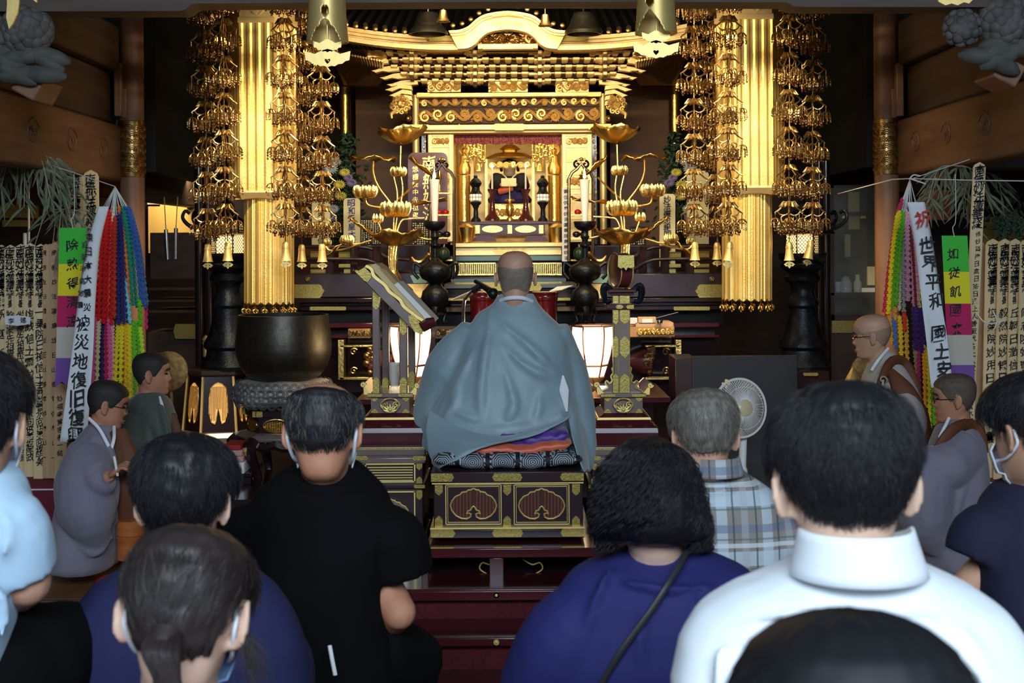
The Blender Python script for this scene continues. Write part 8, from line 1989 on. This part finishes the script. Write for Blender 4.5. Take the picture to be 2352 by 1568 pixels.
b8, H = seated('grey haired man in a checked pale grey and blue shirt seated before the electric fan', D, (P(1618, 1010, D), .08, .30, 0, 1.02), R, 'skin', 'plaid', 'checked_shirt', (1635, 1085),
    sleeves=[([P(1770, 1160, D), P(1812, 1240, D), P(1826, 1310, D + .06)], (.085, .08, .075)), ([P(1535, 1160, D), P(1500, 1240, D), P(1490, 1310, D + .06)], (.085, .08, .075))],
    arms=[(P(1770, 1160, D), P(1828, 1330, D + .05), P(1760, 1380, D + .3), (.05, .042, .03), .7, -1), (P(1535, 1160, D), P(1490, 1330, D + .05), P(1560, 1380, D + .3), (.05, .042, .03), .7, 1)], ridges=[[(1560, 1120), (1640, 1130), (1740, 1118)]], collar=((1048, 1584, 1694), (1090, 1574, 1706)))
h = H.shell('hair', 'hair_grey', b8, back_low(-.042, .018, .06), lambda z, th: .006 + .008 * np.clip((z + .02) / .06, 0, 1), noise=.003, seed=6.); H.strands(h, 'hair_grey', 5000, .026, .0006, lift=.4, seed=12)
# 9 -- man at the right edge in navy
D = 3.2
R = [(1092, 2335, 2430, .05, .06), (1110, 2285, 2480, .045, .08), (1150, 2255, 2530, .03, .10), (1220, 2240, 2560, .01, .12), (1320, 2244, 2550, .0, .13), (1450, 2236, 2540, .0, .14), (1568, 2230, 2540, .03, .15), (1650, 2230, 2540, .05, .15)]
b9, H = seated('man in a navy t-shirt with a white mask cut by the right edge', D, (P(2372, 1000, D), .5, .2, 0, .96), R, 'skin', 'navy_dark', 'navy_tshirt', (2380, 1120),
    sleeves=[([P(2275, 1165, D), P(2258, 1220, D), P(2240, 1282, D + .0)], (.080, .076, .072)), ([P(2500, 1165, D), P(2550, 1220, D), P(2570, 1282, D)], (.08, .076, .072))],
    arms=[(P(2275, 1170, D), P(2232, 1345, D + .02), P(2290, 1440, D + .24), (.05, .044, .03), .7, 1), (P(2500, 1170, D), P(2575, 1345, D + .02), P(2500, 1440, D + .24), (.05, .044, .03), .7, -1)], hip=P(2390, 1560, D + .1))
h = H.shell('hair', 'hair_black', b9, back_low(-.05, .018, .07), lambda z, th: .006 + .014 * np.clip((z + .01) / .08, 0, 1), noise=.003); H.strands(h, 'hair_black', 4000, .028, .0005, lift=.4, seed=14); mask_strap(H, b9, 'mask_white', .0034)

# ---------------------------------------------------------------- monks
def stubble(H, par, mt, low=-.055, hi=None, off=.0016):
    return H.shell('stubble', mt, par, back_low(low, .0, .075), lambda z, th: np.full_like(z, off), hi, thick=.003)
def monk(label, D, head, R, skin, robe, sleeves, ridges, stub, nbpx, arms=(), kesa=(), collar=(), glasses=None, voxel=.006, hi=None, extra=None, thick_kesa=.03, nr=.052, wr=.010, ear=1., rr=.022, it=3):
    H = Head(*head); b = MB(); H.skin(b, P(*nbpx), nr, ear, .3); torso(b, R, D, -.03)
    mx = P((R[2][1] + R[2][2]) / 2, R[2][0], D)[0]
    for a in arms:
        a = list(a); a[0] = np.array(a[0], float) + np.array([np.sign(mx - a[0][0]) * .05, .03, -.06]); arm(b, *a)
    body = fuse(b, 'person', skin, None, voxel, 4); tag(body, label, 'person'); H.face(body); c = MB(); torso(c, R, D)
    for sl in sleeves: c.tube(bez(sl[0], 14), sl[1], 18, flat=(sl[2] if len(sl) > 2 else None))
    for q in ridges: ridge(c, R, D, q, rr)
    rb = fuse(c, 'robe', robe, body, .010, it, wrinkle(wr, (7, 7, 4), R[0][0] * .13))
    if stub: stubble(H, body, stub[0], stub[1], stub[2] if len(stub) > 2 else None)
    for nm, pts, w_, mt in kesa:
        m = MB(); m.tube(bez(pts, 20), w_, 10, flat=.35); fuse(m, nm, mt, body, .007, 3)
    for pts in collar:
        m = MB(); m.tube(bez(pts, 14), .008, 8, flat=.5); m.build('white_collar', 'paper_cool', body)
    if glasses:
        m = MB()
        for e in (-1, 1):
            m.tube([H.w((e * .034 + .021 * math.cos(a), .098 - .004 * abs(math.cos(a)), .006 + .016 * math.sin(a))) for a in np.linspace(0, 2 * PI, 17)], .0016, 5); m.tube([H.w((e * .055, .094, .010)), H.w((e * .078, .04, .012)), H.w((e * .082, -.005, .010))], .0016, 5)
        m.tube([H.w((-.013, .100, .010)), H.w((.013, .100, .010))], .0016, 5); m.build('glasses', glasses, body)
    return body, H, rb
# 10 -- praying priest in the pale blue robe
D = 6.36
R = [(676, 1148, 1224, .02, .06), (700, 1135, 1236, .02, .075), (722, 1096, 1262, .01, .10), (752, 1072, 1292, .0, .125), (790, 1058, 1305, -.01, .145), (840, 1040, 1312, -.015, .16), (890, 1020, 1316, -.015, .17), (930, 1000, 1322, -.01, .19), (958, 985, 1326, .0, .21), (978, 990, 1318, .01, .20), (990, 1040, 1306, .02, .17)]
bp, H, rb = monk('elderly priest in a pale blue robe seated with his back turned before the altar', D, (P(1184, 640, D), .0, .10, 0, 1.0), R, 'skin', 'robe_blue',
    [([P(1092, 755, D), P(1040, 850, D + .05), P(1000, 960, D + .10), P(1000, 1040, D + .08)], (.07, .13, .11, .06)), ([P(1272, 755, D), P(1304, 850, D + .04), P(1320, 960, D + .06), P(1335, 1050, D + .04), P(1340, 1082, D + .04)], (.07, .09, .095, .075, .03)),
     ([P(1060, 1000, D - .1), P(1020, 1035, D - .12), P(1005, 1070, D - .10)], (.07, .06, .03)), ([P(1040, 975, D - .12), P(1110, 992, D - .17), P(1210, 984, D - .18), P(1290, 955, D - .14)], (.05, .05, .045, .035))],
    [[(1128, 712), (1118, 800), (1108, 880), (1106, 960), (1116, 1000)], [(1286, 870), (1240, 820), (1180, 765), (1130, 730)], [(1284, 872), (1220, 850), (1150, 790)], [(1286, 864), (1296, 920), (1290, 980)], [(1020, 960), (1080, 985), (1160, 1000), (1260, 970), (1310, 940)], [(1030, 940), (1100, 965), (1180, 985), (1280, 955)], [(1060, 880), (1040, 940), (1010, 975)], [(1090, 800), (1060, 870), (1030, 930)], [(1240, 900), (1230, 960), (1180, 990)], [(1160, 850), (1180, 930), (1150, 985)], [(1296, 900), (1310, 960), (1330, 1020)]],
    None, (1184, 715, D + .01), arms=[(P(1090, 745, D), P(1035, 900, D + .12), P(1120, 920, D + .42)), (P(1280, 745, D), P(1315, 900, D + .10), P(1230, 920, D + .42))], wr=.010, nr=.056, rr=.024, it=3)
stubble(H, bp, 'stubble_grey', -.070, lambda th: np.interp(np.abs((th + PI) % (2 * PI) - PI), [0, 1.2, 2.2, PI], [.02, .05, .048, .035]), .0014)
m = MB(); m.tube(bez([P(1150, 690, D - .03), P(1170, 684, D - .075), P(1200, 684, D - .075), P(1222, 692, D - .03)], 16), .009, 8, flat=.5); m.build('white_collar', 'paper_cool', bp)
m = MB(); m.tube(bez([P(1293, 862, D - .14), P(1296, 900, D - .15), P(1302, 945, D - .15)], 12), (.004, .022, .004), 8, flat=.3); m.build('white_lining', 'paper_cool', bp)
# cloth falling over the cushion edge (left sweep and right tip)
def drape(rows, nm, par, mt, D0):
    rg = []
    for L in rows: q = bez([P(x, y, d) for x, y, d in L], 26); rg.append(np.array([q[int(i)] for i in np.linspace(0, len(q) - 1, 24)]))
    rr = np.array(rg); n = 20; out = []
    for f in np.linspace(0, len(rg) - 1, n): i = min(int(f), len(rg) - 2); out.append(rr[i] * (1 - (f - i)) + rr[i + 1] * (f - i))
    m = MB(); m.loft(out, cap=False, closed=False); o = m.build(nm, mt, par, smooth=80); s_ = o.modifiers.new('s', 'SOLIDIFY'); s_.thickness = .006; o.modifiers.new('u', 'SUBSURF').levels = 1; return o
drape([[(985, 940, D - .10), (1060, 985, D - .20), (1150, 1003, D - .235), (1240, 985, D - .235), (1312, 955, D - .17)], [(978, 985, D - .14), (1060, 1010, D - .26), (1140, 1012, D - .285), (1230, 996, D - .275), (1306, 962, D - .19)], [(985, 1040, D - .18), (1040, 1044, D - .31), (1090, 1030, D - .315), (1150, 1012, D - .295), (1240, 998, D - .27)], [(1003, 1080, D - .20), (1026, 1068, D - .335), (1060, 1052, D - .33), (1110, 1026, D - .31), (1130, 1018, D - .29)]], 'robe_hem', bp, 'robe_blue', D)
drape([[(1306, 965, D - .20), (1320, 950, D - .16), (1340, 990, D - .10)], [(1312, 1000, D - .26), (1328, 990, D - .2), (1348, 1030, D - .1)], [(1326, 1050, D - .30), (1340, 1040, D - .22), (1352, 1060, D - .12)], [(1340, 1085, D - .31), (1348, 1080, D - .24), (1352, 1084, D - .14)]], 'robe_hem', bp, 'robe_blue', D)
# 11 -- front left monk with glasses, facing right
D = 6.62
R = [(972, 205, 262, .0, .07), (1000, 180, 280, .0, .12), (1040, 160, 292, .0, .16), (1100, 142, 297, .0, .20), (1180, 128, 292, .0, .23), (1250, 116, 284, .0, .25), (1290, 110, 272, .0, .25), (1302, 118, 262, .0, .23)]
bm, H, rb = monk('monk with glasses in a lilac robe, hand raised to his chest', D, (P(246, 932, D), -1.30, .22, 0, .93), R, 'skin_red', 'robe_lilac',
    [([P(205, 1030, D - .12), P(192, 1110, D - .2), P(206, 1190, D - .23), P(226, 1245, D - .2)], (.09, .13, .13, .06)), ([P(200, 1050, D - .16), P(228, 1100, D - .26), P(250, 1094, D - .28)], (.09, .085, .055))],
    [[(215, 1000), (190, 1080), (180, 1160)], [(250, 1010), (268, 1100), (262, 1200)], [(140, 1180), (150, 1240), (140, 1290)], [(180, 1250), (220, 1270), (262, 1230)], [(160, 1100), (150, 1180), (165, 1260)], [(240, 1120), (225, 1190), (190, 1240)]],
    ('stubble_black', -.05), (232, 1000, D), arms=[(P(205, 1040, D - .10), P(215, 1120, D - .26), P(252, 1092, D - .29), (.045, .036, .026), 1.1, 1)],
    kesa=[('kesa_sash', [P(268, 990, D - .06), P(284, 1060, D - .10), P(294, 1140, D - .10), P(292, 1220, D - .06)], (.05, .075, .08, .07), 'kesa_brown')], collar=[[P(204, 960, D - .10), P(228, 985, D - .13), P(250, 1025, D - .15)], [P(262, 980, D - .06), P(262, 1005, D - .12), P(256, 1030, D - .14)]], glasses='iron', voxel=.0048, ear=1.05)
m = MB(); m.tube([P(262, 1048, D - .33), P(267, 1075, D - .34), P(270, 1092, D - .33)], .006, 8); m.build('prayer_beads_tassel', 'candle', bm)
# 12 -- monk in dark green behind
D = 7.25
R = [(900, 318, 372, .0, .07), (925, 292, 392, .0, .12), (960, 276, 405, .0, .17), (1020, 272, 408, .0, .2), (1120, 268, 410, .0, .22), (1200, 264, 408, .0, .24), (1262, 262, 405, .0, .24)]
bm, H, rb = monk('monk in a dark green grey robe chanting in profile', D, (P(349, 862, D), -1.42, .0, 0, .93), R, 'skin_red', 'robe_green',
    [([P(305, 960, D - .12), P(292, 1030, D - .18), P(320, 1110, D - .18)], (.09, .12, .1))], [[(320, 930), (300, 1000), (296, 1080)], [(340, 970), (352, 1040), (345, 1120)], [(300, 940), (330, 1000), (370, 1030)], [(368, 930), (385, 990), (390, 1060)]],
    ('stubble_black', -.05), (340, 930, D), collar=[[P(366, 912, D - .06), P(372, 930, D - .10), P(374, 950, D - .12)]], kesa=[('kesa_sash', [P(392, 950, D - .04), P(402, 1000, D - .06), P(404, 1060, D - .06)], (.03, .04, .04), 'kesa_brown')], ear=1.05)
# 13 -- elder monk on the right, bald, glasses
D = 7.2
R = [(808, 2008, 2050, .0, .06), (835, 1996, 2072, .0, .10), (870, 1985, 2098, .0, .15), (920, 1978, 2112, .0, .18), (980, 1974, 2120, .0, .2), (1060, 1970, 2124, .0, .22), (1160, 1966, 2126, .0, .24), (1250, 1962, 2128, .0, .25)]
bm, H, rb = monk('elder bald monk with glasses in a pale grey robe and brown sash', D, (P(2003, 775, D), 1.25, .10, 0, .95), R, 'skin', 'robe_pale',
    [([P(2060, 880, D - .13), P(2075, 960, D - .2), P(2050, 1040, D - .2)], (.08, .12, .11))], [[(2030, 840), (2010, 900), (2000, 960)], [(2070, 870), (2090, 940), (2100, 1000)], [(2040, 900), (2050, 980), (2040, 1040)]],
    ('stubble_light', -.05, lambda th: np.interp(np.abs((th + PI) % (2 * PI) - PI), [0, 1.2, 2.2, PI], [.02, .03, .045, .05])), (2022, 840, D),
    kesa=[('kesa_strap', [P(2018, 900, D - .19), P(2030, 860, D - .17), P(2050, 828, D - .12), P(2078, 832, D - .08), P(2098, 870, D - .1), P(2112, 930, D - .12)], (.022, .026, .026, .026), 'kesa_brown'), ('kesa_sash', [P(2045, 850, D - .16), P(2075, 900, D - .22), P(2100, 960, D - .24), P(2118, 1010, D - .2)], (.02, .06, .08, .06), 'kesa_brown')],
    collar=[[P(2040, 800, D - .06), P(2018, 826, D - .11), P(2002, 850, D - .10)]], glasses='chrome', ear=1.05)
m = MB(); m.tube(spiral(P(2028, 872, D - .22), .02, 1.), .004, 5); m.tube([P(2028, 872, D - .22), P(2024, 905, D - .23)], .004, 5); m.tube([P(2028, 872, D - .22), P(2032, 900, D - .23)], .004, 5); m.build('sash_cord', 'straw', bm)
# 14 -- front right monk with glasses
D = 6.62
R = [(962, 2175, 2222, .0, .07), (985, 2152, 2244, .0, .12), (1020, 2140, 2256, .0, .17), (1080, 2126, 2262, .0, .21), (1160, 2112, 2264, .0, .24), (1240, 2104, 2264, .0, .26), (1285, 2106, 2262, .0, .26), (1298, 2116, 2254, .0, .24)]
bm, H, rb = monk('monk with dark rimmed glasses in a lilac robe with a brown strap', D, (P(2192, 918, D), 1.35, .05, 0, .96), R, 'skin_red', 'robe_lilac',
    [([P(2215, 1030, D - .12), P(2170, 1070, D - .2), P(2125, 1075, D - .2)], (.10, .11, .10)), ([P(2150, 1070, D - .2), P(2125, 1120, D - .2), P(2130, 1200, D - .18), P(2160, 1250, D - .15)], (.10, .13, .13, .08))],
    [[(2200, 1000), (2180, 1060), (2150, 1120)], [(2220, 1080), (2200, 1160), (2180, 1240)], [(2160, 1100), (2150, 1180), (2160, 1260)], [(2130, 1150), (2150, 1210), (2200, 1270)], [(2240, 1050), (2240, 1140), (2230, 1230)]],
    ('stubble_dark', -.055), (2206, 990, D), kesa=[('kesa_strap', [P(2140, 1050, D - .18), P(2160, 1020, D - .2), P(2190, 985, D - .18), P(2225, 975, D - .10), P(2250, 990, D - .08), P(2258, 1040, D - .1)], (.022, .028, .03, .03), 'kesa_brown')],
    collar=[[P(2180, 960, D - .09), P(2168, 985, D - .14), P(2158, 1005, D - .16)]], glasses='iron', ear=1.05)
